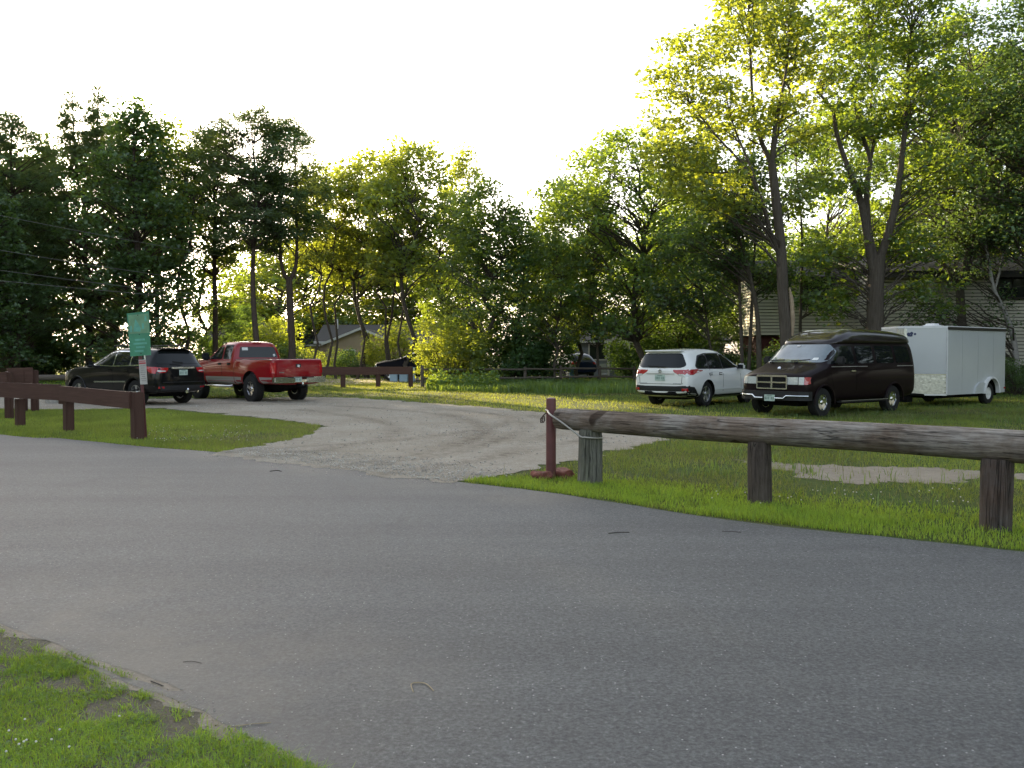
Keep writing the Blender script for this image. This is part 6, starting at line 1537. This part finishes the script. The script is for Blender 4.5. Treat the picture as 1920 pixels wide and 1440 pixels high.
def lobe(px, py, rx, ry, D_, bx, y=0.0, ryd=None, w_=1.0):
    """a mass of foliage: centre and half sizes as seen from the road, in metres round the trunk foot"""
    k = D_ / FPX; return ((px - bx) * k, y, ZY(py, D_), rx * k, ryd if ryd else (rx + ry) * .5 * k, ry * k, w_)
L1 = [lobe(1300, 160, 75, 95, D1, bx, -.8, 2.0, 1.5), lobe(1400, 60, 90, 80, D1, bx, 0, 2.2, 1.7), lobe(1490, 70, 80, 90, D1, bx, .5, 2.2, 1.6), lobe(1270, 290, 70, 75, D1, bx, -1.0, 1.8, 1.3), lobe(1400, 220, 85, 65, D1, bx, .3, 2.0, 1.2), lobe(1520, 200, 60, 80, D1, bx, .6, 1.8, .9), lobe(1330, 370, 70, 50, D1, bx, -1.0, 1.6, .7), lobe(1500, 370, 45, 60, D1, bx, .8, 1.4, .35), lobe(1400, -60, 110, 70, D1, bx, 0, 2.2, 1.2), lobe(1235, 180, 30, 60, D1, bx, -.5, 1.0, .3)]
o = plant('maple_tree', custom(21, t1, L1, 290, 68, .19, .62, 'leaf_bright'), 'tall maple with yellow green leaves, its trunk split by a pale scar beside the van', bx, D1, loc=AT(bx, D1))
sc_ = px_path([(1480, 640), (1481, 600), (1478, 560), (1474, 540)], D1, bx); mb = MB(); mb.tube([(p[0] + .04, -.19 + .0 * i, p[2]) for i, p in enumerate(sc_)], [.03, .09, .08, .02], M['rawwood'], 8); mb.build('bark_scar', o, 60)
D2 = 36.5; bx = 1640
t2 = [(spline(px_path([(1640, 755), (1640, 660), (1640, 580), (1641, 520), (1643, 480)], D2, bx), 5), .36, .30),
      (spline(px_path([(1636, 520), (1618, 440, -.2), (1602, 380, -.4), (1580, 330, -.5), (1556, 262, -.5), (1548, 215, -.4), (1520, 180, -.3)], D2, bx), 5), .17, .04),
      (spline(px_path([(1640, 490), (1630, 430, .3), (1628, 350, .4), (1632, 300, .3), (1615, 255, .2), (1600, 200, .2)], D2, bx), 5), .15, .05),
      (spline(px_path([(1632, 300, .3), (1642, 265, .5), (1635, 215, .5), (1640, 130, .6), (1630, 60, .5)], D2, bx), 5), .08, .02),
      (spline(px_path([(1645, 490), (1658, 440, -.2), (1672, 370, -.3), (1682, 300, -.2), (1688, 230, -.2), (1694, 150, 0), (1700, 60, 0)], D2, bx), 5), .18, .04),
      (spline(px_path([(1676, 345, -.3), (1705, 325, -.6), (1745, 310, -.8), (1780, 280, -.8)], D2, bx), 5), .06, .02)]
t2 = [(P, np.linspace(a, b, len(P))) for P, a, b in t2]
L2 = [lobe(1600, 120, 75, 75, D2, bx, 0, 2.2, 1.3), lobe(1700, 60, 90, 80, D2, bx, .3, 2.4, 1.7), lobe(1620, 20, 90, 60, D2, bx, 0, 2.2, 1.2), lobe(1740, 190, 80, 80, D2, bx, 0, 2.2, 1.5), lobe(1570, 230, 55, 45, D2, bx, -.5, 1.6, .7), lobe(1560, 350, 50, 45, D2, bx, -.6, 1.4, .45), lobe(1650, 230, 60, 50, D2, bx, .8, 1.5, .6), lobe(1750, 330, 65, 60, D2, bx, -.4, 1.8, 1.0), lobe(1690, 420, 60, 50, D2, bx, .8, 1.5, .7), lobe(1660, -50, 120, 60, D2, bx, 0, 2.2, 1.0), lobe(1600, 470, 55, 45, D2, bx, .9, 1.3, .5), lobe(1730, 468, 85, 34, D2, bx, .9, 1.5, .8), lobe(1535, 490, 55, 34, D2, bx, 1.0, 1.3, .5), lobe(1575, 560, 65, 42, D2, bx, .9, 1.3, .55), lobe(1745, 555, 75, 45, D2, bx, .6, 1.3, .5)]
plant('maple_tree', custom(22, t2, L2, 385, 68, .19, .62, 'leaf_maple'), 'massive maple whose dark trunk divides into three limbs above the trailer', bx, D2, loc=AT(bx, D2))
# stems between the white suv and the van
D3 = 38.0
for i, (pts, lbs, r0, lb, seed) in enumerate((
    ([(1424, 738), (1420, 600), (1405, 520), (1385, 450), (1360, 390), (1338, 300)], [(1345, 400, 65, 50), (1330, 320, 55, 50), (1300, 450, 60, 40), (1390, 480, 45, 35)], .12, 'slim leaning tree, first of the stems behind the white suv roof', 31),
    ([(1395, 738), (1388, 600), (1384, 500), (1380, 420), (1378, 330)], [(1370, 430, 45, 45), (1385, 350, 45, 50), (1340, 500, 50, 40)], .09, 'thin straight tree among the stems behind the white suv bonnet', 32),
    ([(1402, 738), (1408, 600), (1412, 500), (1415, 400), (1408, 300)], [(1420, 420, 40, 40), (1410, 320, 45, 50), (1440, 520, 40, 35)], .10, 'dark upright tree in the stem group beside the split maple', 33),
    ([(1506, 738), (1500, 620), (1502, 520), (1500, 420), (1490, 330), (1488, 260)], [(1500, 350, 40, 50), (1520, 480, 55, 40), (1490, 270, 40, 40), (1530, 560, 50, 35)], .09, 'slender tree close behind the split maple trunk', 34),
    ([(1352, 738), (1330, 640), (1318, 560), (1300, 500)], [(1300, 530, 60, 45), (1260, 480, 60, 45), (1340, 570, 45, 35), (1250, 560, 50, 35)], .08, 'small leaning tree over the white suv windows', 35))):
    bx = pts[0][0]; P = spline(px_path(pts, D3 + i * .8, bx), 5)
    plant('slender_tree', custom(seed, [(P, np.linspace(r0, .02, len(P)))], [lobe(*l, D3 + i * .8, bx, 0, 1.5, 1) for l in lbs], 62, 80, .155, .62, 'leaf_dark'), lb, bx, D3, group='slender trees beside the van', loc=AT(bx, D3 + i * .8))
# birch with its pale leaning trunk, and the dark trees that close the view
D4 = 38.5; bx = 1912
P = spline(px_path([(1912, 742), (1900, 640), (1884, 590), (1862, 545), (1850, 490), (1838, 430), (1826, 350)], D4, bx), 5)
P2_ = spline(px_path([(1862, 545), (1880, 500, .3), (1890, 430, .4), (1880, 350, .3)], D4, bx), 5)
plant('birch_tree', custom(41, [(P, np.linspace(.13, .04, len(P))), (P2_, np.linspace(.06, .02, len(P2_)))], [lobe(1735, 585, 55, 45, D4, bx, -.5, 1.2, .5), lobe(1790, 520, 45, 35, D4, bx, -.3, 1.2, .3), lobe(1820, 430, 80, 55, D4, bx, 0, 1.6, 1.2), lobe(1850, 480, 85, 32, D4, bx, .2, 1.4, .8), lobe(1880, 590, 40, 50, D4, bx, .3, 1.2, .22), lobe(1890, 400, 55, 60, D4, bx, 0, 1.5, .9)], 140, 56, .12, .55, 'leaf_birch', 'birchbark', .12, .8), 'birch with a pale leaning trunk in front of the clapboard wall', bx, D4, loc=AT(bx, D4))
dk1 = broadleaf(51, 14.5, 5.6, 3.6, nclus=200, per=85, leaf=.15, clr=.72, leafm='leaf_birch', tr=.2)
tree(dk1, 14.5, 1800, 40, 38, 'tall dark tree above the trailer with small hanging leaves', .4, 1.0, group=None)
tree(dk1, 14.5, 1930, 38, 12, 'tallest dark tree, cut off by the edge of the view above the birch', 2.3, 1.0, group=None)
tree(dk1, 14.5, 2080, 42, -40, 'big dark tree beyond the edge of the view by the cream house', 4.0, 1.2, group=None)
tree(brE, 12.5, 1850, 52, 120, 'broad leafy tree behind the cream house roof', 1.0, 1.1, group=None)
tree(brB, 12.0, 1560, 56, 210, 'green tree seen through the open crowns behind the van roof', 1.0, .8, group=None)
# ---- shrubs
shA = shrub(61, 2.0, 1.25, 30, 120, .11, 'leaf_bright'); shB = shrub(62, 1.7, 1.2, 28, 120, .11, 'leaf_dark'); shC = shrub(63, 3.6, 1.7, 60, 120, .13, 'leaf_bright', .5); shD = shrub(64, 2.8, 1.9, 60, 130, .12, 'leaf_dark', .5)
for dat, px, d, s, lb, g in (
    (shA, 632, 66, 1.05, 'yellow green bush at the bungalow corner', None), (shB, 672, 62, 1.15, 'dark rounded bush under the bungalow window', None), (shA, 708, 64, 1.0, 'bright bush between the dark rounded bush and the dark suv', None), (shC, 845, 44.5, 1.05, 'large sunlit bush spilling over the first bay of the rail fence', None), (shC, 868, 46, .8, 'second sunlit bush behind the rail fence', None),
    (shD, 950, 47.5, 1.15, 'big dark bush behind the rail fence, beside the sunlit bush', None), (shD, 1000, 48.5, 1.1, 'big dark bush in the middle of the rail fence', None), (shD, 1215, 50, 1.15, 'dark bush beside the white suv tail', None), (shD, 1258, 52, 1.1, 'dark bush behind the white suv roof', None), (shB, 1195, 57, 1.0, 'low dark bush in front of the grey house columns', None),
    (shD, 1390, 46, .8, 'small dark bush under the slim stems', None), (shB, 1435, 42, .9, 'green weeds bush by the van windshield', None), (shD, 1500, 40.8, .85, 'dark bush below the red wall of the cream house', None), (shD, 1590, 42.2, 1.0, 'dark bush against the wing of the cream house', None), (shD, 1715, 39.6, 1.0, 'leafy dark bush behind the trailer roof', None),
    (shD, 80, 58, 1.0, 'dusky bush under the pines behind the boulder', None), (shD, 150, 60, 1.25, 'dusky bush under the double tipped pine', None), (shC, 205, 66, .75, 'sun touched bush glimpsed beneath the pines', None), (shD, 320, 57, 1.3, 'dusky bush under the broad evergreen', None), (shC, 735, 60, 1.15, 'tall bright bush beside the tail of the far dark suv', None), (shC, 512, 62, 1.25, 'tall bush between the two bare pine trunks', None), (shB, 525, 58, 1.3, 'low shaded bush behind the truck bed', None), (shA, 580, 62, 1.0, 'green bush between the two bare stems', None), (shD, 1905, 35.5, .55, 'dark low bush behind the trailer wheel', None)):
    plant('bush', dat, lb, px, d, 'bush', px * .37, s, g)

# ---- unseen trees added on the near side of the road and beyond both edges of the view: they close off the low sky that the car sides mirror, and shade road and trailer
for i, (x, y, dat, h0, s) in enumerate(((-44, -36, brE, 12.5, 1.2), (-27, -44, brB, 12., 1.35), (-10, -50, brE, 12.5, 1.15), (6, -50, brC, 11., 1.4), (22, -46, brE, 12.5, 1.25), (38, -38, brB, 12., 1.3), (52, -24, brE, 12.5, 1.2))):
    plant('broadleaf_tree', dat, 'leafy tree of the unseen wood on the near side of the road', 0, 1, 'tree', i * 1.7, s, 'trees of the unseen wood on the near side of the road', loc=(x, y, 0))
for i, (x, y, dat, s) in enumerate(((-33, 31, brE, 1.25), (-42, 27, brK, 1.9), (-46, 35, pinC, 1.15), (-52, 22, brE, 1.3), (-58, 30, pinC, 1.2), (-62, 14, brE, 1.3), (-66, 40, pinC, 1.2), (-60, 2, brE, 1.3), (-39, 42, pinC, 1.1), (-48, 52, pinC, 1.15))):
    plant('broadleaf_tree', dat, 'dense unseen tree added beyond the edge of the view past the brown barrier', 0, 1, 'tree', i * 2.1, s, 'trees beyond the edge of the view past the brown barrier', loc=(x, y, 0))
for i, (x, y, dat, s) in enumerate(((33, 27, brE, 1.2), (40, 34, brK, 1.8), (44, 24, brE, 1.25), (38, 17, brK, 1.7), (50, 38, brE, 1.3), (52, 14, brE, 1.25), (36, 41, brK, 1.8), (46, 6, brE, 1.2), (29, 20, brE, 1.1), (27, 11, brK, 1.6), (32, 32, brK, 1.6))):
    plant('broadleaf_tree', dat, 'dense unseen tree added beyond the edge of the view past the trailer', 0, 1, 'tree', i * 1.3, s, 'trees beyond the edge of the view past the trailer', loc=(x, y, 0))

# ================================================================== grass, weeds, stones
def blades(name, label, region, n, h, wd, seed, mat, dens=None, hmap=None, exclude=(), lean=.45, kind='stuff', tshift=0.0, bent=False):
    rg = np.random.default_rng(seed); xs = [p[0] for p in region]; ys = [p[1] for p in region]
    x = rg.uniform(min(xs), max(xs), n); y = rg.uniform(min(ys), max(ys), n); k = inpoly(x, y, region)
    for e in exclude: k &= ~inpoly(x, y, e)
    x, y = x[k], y[k]
    if dens is not None:
        k = rg.uniform(0, 1, len(x)) < dens(x, y); x, y = x[k], y[k]
    n = len(x); hh = h * rg.uniform(.45, 1.25, n) * (hmap(x, y) if hmap is not None else 1.0); ww = wd * rg.uniform(.7, 1.3, n)
    th = rg.uniform(0, 2 * PI, n); ln = np.abs(rg.normal(size=n)) * lean * hh; la = rg.uniform(0, 2 * PI, n)
    cx, cs = np.cos(th) * ww / 2, np.sin(th) * ww / 2; tx, ty = x + np.cos(la) * ln, y + np.sin(la) * ln
    z0 = np.full(n, -.004)
    t = np.clip(.5 + (fbm(x, y, .7, seed) - .5) * 1.1 + rg.normal(size=n) * .2 + tshift, 0, 1)
    if bent:
        mx, my = x + np.cos(la) * ln * .3, y + np.sin(la) * ln * .3
        V = np.stack([np.stack([x - cx, y - cs, z0], 1), np.stack([x + cx, y + cs, z0], 1), np.stack([mx + cx * .8, my + cs * .8, hh * .6], 1), np.stack([mx - cx * .8, my - cs * .8, hh * .6], 1), np.stack([tx, ty, hh * .95], 1)], 1).reshape(-1, 3)
        i = np.arange(n)[:, None] * 5
        me = bpy.data.meshes.new(name); F = [tuple(q) for q in np.concatenate([i, i + 1, i + 2, i + 3], 1).tolist()] + [tuple(q) for q in np.concatenate([i + 3, i + 2, i + 4], 1).tolist()]
        me.from_pydata(V, [], F); me.materials.append(mat); a = me.attributes.new('tint', 'FLOAT', 'FACE'); a.data.foreach_set('value', np.concatenate([t, t]).astype(np.float32)); me.update()
    else:
        V = np.stack([np.stack([x - cx, y - cs, z0], 1), np.stack([x + cx, y + cs, z0], 1), np.stack([tx, ty, hh], 1)], 1).reshape(-1, 3)
        me = npmesh(name, V, np.arange(len(V)).reshape(-1, 3), mat, t)
    o = link(name, me); tag(o, label, 'grass', kind=kind); return o
RE = [tuple(p) for p in road_edge]; GR = [tuple(p) for p in gravel_poly]; SA = [tuple(p) for p in sand_poly]
W2 = lambda pxs: [tuple(G(*p)[:2]) for p in pxs]
# corner lawn at our feet: patchy, bare by the tarmac
def edge_dist(poly):
    A = np.array(poly); B = np.roll(A, -1, 0)
    def f(x, y):
        d = np.full(len(x), 9.)
        for (ax_, ay), (bx_, by) in zip(A, B):
            vx, vy = bx_ - ax_, by - ay; L = vx * vx + vy * vy + 1e-9
            t = np.clip(((x - ax_) * vx + (y - ay) * vy) / L, 0, 1); d = np.minimum(d, np.hypot(x - ax_ - t * vx, y - ay - t * vy))
        return d
    return f
near_line = [tuple(p[:2]) for p in near_r[-1:] + near + near_l[:1]]
def near_d(x, y):
    d = np.full(len(x), 9.)
    for (a, b), (c, e) in zip(near_line[:-1], near_line[1:]):
        vx, vy = c - a, e - b; t = np.clip(((x - a) * vx + (y - b) * vy) / (vx * vx + vy * vy), 0, 1); d = np.minimum(d, np.hypot(x - a - t * vx, y - b - t * vy))
    return d
def corner_dens(x, y):
    d = near_d(x, y); n = fbm(x, y, 4.2, 7); c = np.clip((n - .335 - .20 * np.exp(-d * 4.)) * 6 + .27, .05, 1)
    return np.maximum(c, np.where(fbm(x, y, 9., 3) > .64, .8, .03) * (d < .5)) * (d > .02)
corner = [tuple(G(-60, 1160)[:2]), tuple(G(700, 1440)[:2]), (.2, 2.2), (-3.4, 2.2), (-6.5, 5.8)]
blades('grass', 'short patchy bright lawn in the near corner of the picture', corner, 420000, .034, .0034, 71, M['grass'], corner_dens, lambda x, y: .45 + 1.1 * fbm(x, y, 3., 9), (RE,), 1.3, bent=True, tshift=.02)
blades('dry_grass', 'dry stems and thatch in the near corner lawn', corner, 60000, .026, .0026, 72, M['dry'], lambda x, y: .7 + 0 * x, None, (RE,), 2.6)
def ground_leaves(label, region, n, size, seed, dens, zmax, mat, exclude=()):
    rg = np.random.default_rng(seed); xs = [p[0] for p in region]; ys = [p[1] for p in region]
    x = rg.uniform(min(xs), max(xs), n); y = rg.uniform(min(ys), max(ys), n); k = inpoly(x, y, region)
    for e in exclude: k &= ~inpoly(x, y, e)
    x, y = x[k], y[k]; k = rg.uniform(0, 1, len(x)) < dens(x, y); x, y = x[k], y[k]
    V, F, t_ = leaf_geo(np.stack([x, y, .004 + rg.uniform(0, 1, len(x)) * zmax], 1), size, rg, 1.4, .8, tint=np.clip(fbm(x, y, 2.5, 3) * 1.1 - .1, 0, 1))
    o = link('ground_cover', npmesh('ground_cover', V, F, mat, t_)); tag(o, label, 'ground cover', kind='stuff')
ground_leaves('low clover leaves among the near corner grass', corner, 150000, .013, 73, lambda x, y: corner_dens(x, y) * np.clip((fbm(x, y, 5., 31) - .34) * 4, 0, 1), .022, M['weed'], (RE,))
ground_leaves('crumbs of dead leaf on the bare soil of the near corner lawn', corner, 26000, .010, 74, lambda x, y: .5 + 0 * x, .004, M['dry'], (RE,))
# verge and meadow round the log rail
verge = W2([(835, 903), (1000, 921), (1300, 967), (1920, 1036), (2700, 1136), (2700, 760), (1420, 770), (1240, 812), (1200, 838), (1120, 855), (1040, 874), (985, 886), (900, 900)])
far_line = [tuple(p[:2]) for p in far + far_r[:1]]
def far_d(x, y):
    d = np.full(len(x), 99.)
    for (a, b), (c, e) in zip(far_line[:-1], far_line[1:]):
        vx, vy = c - a, e - b; t = np.clip(((x - a) * vx + (y - b) * vy) / (vx * vx + vy * vy), 0, 1); d = np.minimum(d, np.hypot(x - a - t * vx, y - b - t * vy))
    return d
sand_d = edge_dist(SA)
strip = W2([(830, 904), (1000, 922), (1300, 968), (1500, 993), (1920, 1037), (2700, 1137), (2700, 1052), (1900, 960), (1500, 925), (1280, 905), (1120, 888), (1000, 893), (930, 899)])
blades('grass', 'bright green verge along the road under the log rail', strip, 230000, .056, .0065, 73, M['grass'], lambda x, y: np.clip(1.15 - far_d(x, y) / 1.9, .15, 1) * np.clip((far_d(x, y) - .10 * fbm(x, y, 2.2, 6)) * 14, 0, 1) * np.clip((fbm(x, y, 1.6, 9) - .25) * 4, .25, 1), lambda x, y: .55 + .55 * np.exp(-((far_d(x, y) - .5) / .6) ** 2) + .3 * fbm(x, y, 2., 4), (RE,), .55, tshift=.22, bent=True)
blades('meadow_grass', 'rough meadow grass between the log rail and the parked vehicles', verge, 430000, .075, .010, 74, M['meadow'], lambda x, y: np.clip((fbm(x, y, .9, 5) - .30) * 3.5, .08, 1) * np.where(inpoly(x, y, SA), np.maximum(np.clip((fbm(x, y, 1.9, 27) - .55) * 7, 0, 1) * np.exp(-sand_d(x, y) * 1.6), .6 * np.exp(-sand_d(x, y) * 7)), 1), lambda x, y: .45 + .8 * fbm(x, y, .8, 6), (RE, GR), .6, tshift=-.2)
blades('dry_grass', 'dry tan grass scattered through the meadow behind the log rail', verge, 210000, .06, .009, 75, M['dry'], lambda x, y: np.clip((fbm(x, y, .6, 15) - .30) * 2.6, .05, .9) * np.clip((far_d(x, y) - .7) * .6, 0, 1), None, (RE, GR, SA), .8)
blades('seed_stalks', 'sparse taller seed stalks standing in the meadow', verge, 9000, .24, .007, 85, M['dry'], lambda x, y: np.clip((fbm(x, y, .8, 41) - .42) * 4, 0, 1) * (far_d(x, y) > .5), None, (RE, GR), .35)
blades('weed_tufts', 'darker weed tufts standing in the meadow', verge, 60000, .15, .014, 86, M['weed'], lambda x, y: (fbm(x, y, 2.6, 44) > .66) * (far_d(x, y) > .9) * .8, None, (RE, GR), .7, tshift=-.3, bent=True)
# grass island left of the lot
isl = W2([(-330, 790), (-330, 766), (0, 768), (300, 768), (430, 780), (600, 798), (600, 812), (545, 830), (470, 842), (400, 849), (250, 837), (0, 816), (-330, 797)])
isl_line = [tuple(p[:2]) for p in far_l[-1:] + far[:4]]
blades('grass', 'green grass island around the brown board fence', isl, 260000, .06, .012, 76, M['meadow'], lambda x, y: np.clip(.40 + (fbm(x, y, .5, 8) - .4) * 2.8 - (x + 6.2) * .16, .06, 1), lambda x, y: .5 + .7 * fbm(x, y, .7, 3), (RE, GR), .6, tshift=.0)
blades('grass', 'brighter grass fringe of the island along the road', isl, 150000, .05, .010, 87, M['grass'], lambda x, y: np.clip(1.1 - far_d(x, y) / 1.5, .06, 1) * np.clip((fbm(x, y, 1.2, 9) - .2) * 3, .2, 1), None, (RE, GR), .6)
blades('dry_grass', 'worn brownish grass at the tip of the island', isl, 150000, .055, .011, 77, M['dry'], lambda x, y: np.clip(.12 + (x + 6.8) * .24 + (fbm(x, y, .55, 21) - .5) * 1.6, .05, 1), None, (RE, GR), .8)
# far lawn
lawn = W2([(-330, 757), (-330, 718), (470, 722), (620, 712), (900, 712), (1200, 712), (1500, 728), (2100, 735), (2100, 765), (1420, 772), (1240, 812), (1190, 800), (1080, 782), (960, 769), (880, 762), (760, 753), (600, 744), (420, 746), (0, 742)])
blades('grass', 'mown far lawn crossed by a strip of low sun', lawn, 330000, .085, .020, 78, M['meadow'], lambda x, y: np.clip(.45 + (fbm(x, y, .3, 2) - .35) * 2, .2, 1), lambda x, y: .6 + .6 * fbm(x, y, .5, 3), (GR, SA), .5, tshift=-.05)
blades('dry_grass', 'dry blades in the far lawn', lawn, 110000, .07, .018, 79, M['dry'], lambda x, y: np.clip((fbm(x, y, .35, 12) - .36) * 2.6, .03, .8), None, (GR,), .7)
bey = W2([(-330, 718), (-330, 690), (2100, 690), (2100, 735), (1500, 728), (1200, 712), (900, 712), (620, 712), (470, 722)])
drp = [tuple(p[:2]) for p in dr]
blades('grass', 'lawns in front of the houses beyond the fences', bey, 200000, .07, .045, 80, M['grass'], None, None, (drp,), .5)
# tall weeds along the rail fence
wz = W2([(800, 733), (935, 737), (1190, 738), (1200, 722), (1000, 718), (800, 722)])
blades('tall_weeds', 'tall green weeds along the foot of the rail fence', wz, 26000, .42, .035, 81, M['weed'], lambda x, y: np.clip((fbm(x, y, .6, 4) - .25) * 3, .15, 1), lambda x, y: .35 + .95 * fbm(x, y, .5, 5), (), .4, bent=True)
rgw = np.random.default_rng(5); n = 5200; x0 = AT(805, 41).x; x1 = AT(935, 41).x
C = np.stack([rgw.uniform(x0, x1, n), rgw.uniform(39.8, 43.2, n), np.abs(rgw.normal(size=n)) * .28 + .06], 1)
C[:, 2] *= .6 + .9 * fbm(C[:, 0], C[:, 1], .9, 2)
V, F, t_ = leaf_geo(C, .13, rgw, .4, tint=.6); o = link('leafy_weeds', npmesh('leafy_weeds', V, F, M['weed'], t_)); tag(o, 'sunlit leafy weeds at the fence corner by the dark suv', 'weeds', kind='stuff')
# fallen stones of the lot and along the road mouth
def stones(name, label, region, n, s0, s1, seed, z, dens=None, mat=None):
    rg = np.random.default_rng(seed); xs = [p[0] for p in region]; ys = [p[1] for p in region]
    x = rg.uniform(min(xs), max(xs), n); y = rg.uniform(min(ys), max(ys), n); k = inpoly(x, y, region); x, y = x[k], y[k]
    if dens is not None: k = rg.uniform(0, 1, len(x)) < dens(x, y); x, y = x[k], y[k]
    n = len(x); s = s0 + (s1 - s0) * rg.uniform(0, 1, n) ** 3
    O = np.array([[1, 0, 0], [0, 1, 0], [-1, 0, 0], [0, -1, 0], [0, 0, .7], [0, 0, -.7], ], float)
    a = rg.uniform(0, 6.28, n); c, q = np.cos(a), np.sin(a); B = O[None] * s[:, None, None] * rg.uniform(.6, 1.2, (n, 6, 1))
    V = np.stack([B[:, :, 0] * c[:, None] - B[:, :, 1] * q[:, None] + x[:, None], B[:, :, 0] * q[:, None] + B[:, :, 1] * c[:, None] + y[:, None], B[:, :, 2] + z + s[:, None] * .3], 2).reshape(-1, 3)
    f = np.array([[0, 1, 4], [1, 2, 4], [2, 3, 4], [3, 0, 4], [1, 0, 5], [2, 1, 5], [3, 2, 5], [0, 3, 5]]); F = (f[None] + np.arange(n)[:, None, None] * 6).reshape(-1, 3)
    o = link(name, npmesh(name, V, F, mat or M['pebble'])); tag(o, label, 'stones', kind='stuff'); return o
mouth = W2([(420, 850), (840, 905), (960, 893), (960, 870), (640, 850), (480, 838)])
stones('loose_stones', 'loose stones kicked up at the mouth of the gravel lot', mouth, 14000, .005, .020, 91, .014, lambda x, y: np.clip(1.15 - far_d(x, y) / 1.6, .12, 1))
stones('loose_stones', 'pebbles strewn over the gravel lot', GR, 30000, .006, .024, 92, .014, lambda x, y: np.where(fbm(x, y, .5, 3) > .5, .9, .25))
rs_ = W2([(380, 846), (840, 903), (870, 915), (640, 893), (380, 862)])
stones('loose_stones', 'grit scattered from the lot onto the road', rs_, 9000, .003, .013, 93, .008, lambda x, y: np.exp(-far_d(x, y) / .28))
stones('loose_stones', 'grit along the crumbling edge of the corner lawn', W2([(-20, 1165), (160, 1215), (360, 1300), (620, 1420), (640, 1440), (560, 1440), (300, 1330), (-20, 1190)]), 1500, .002, .007, 94, .007)
# clover heads
def clover(label, pts, s):
    V = []; F = []; bm = bmesh.new(); bmesh.ops.create_icosphere(bm, subdivisions=1, radius=1); b = np.array([v.co[:] for v in bm.verts]); f = np.array([[v.index for v in q.verts] for q in bm.faces]); bm.free()
    for i, p in enumerate(pts): V.append(b * s * np.array([1, 1, .85]) + np.array(p)); F.append(f + i * len(b))
    o = link('clover_flowers', npmesh('clover_flowers', np.concatenate(V), np.concatenate(F), M['petal'])); tag(o, label, 'flowers', kind='stuff')
rg = random.Random(4)
clover('white clover heads in the near corner lawn', [tuple(G(px, py)[:2]) + (.045,) for px, py in ((17, 1390), (30, 1407), (45, 1411), (50, 1408), (68, 1411), (97, 1407), (47, 1368), (112, 1388), (36, 1416), (130, 1421), (224, 1362), (12, 1430))], .0055)
clover('white clover heads in the verge behind the log rail', [tuple(G(rg.uniform(1310, 1850), rg.uniform(925, 958))[:2]) + (.07,) for _ in range(34)], .008)
clover('white clover heads in the grass island', [tuple(G(rg.uniform(255, 470), rg.uniform(800, 832))[:2]) + (.055,) for _ in range(90)], .0075)
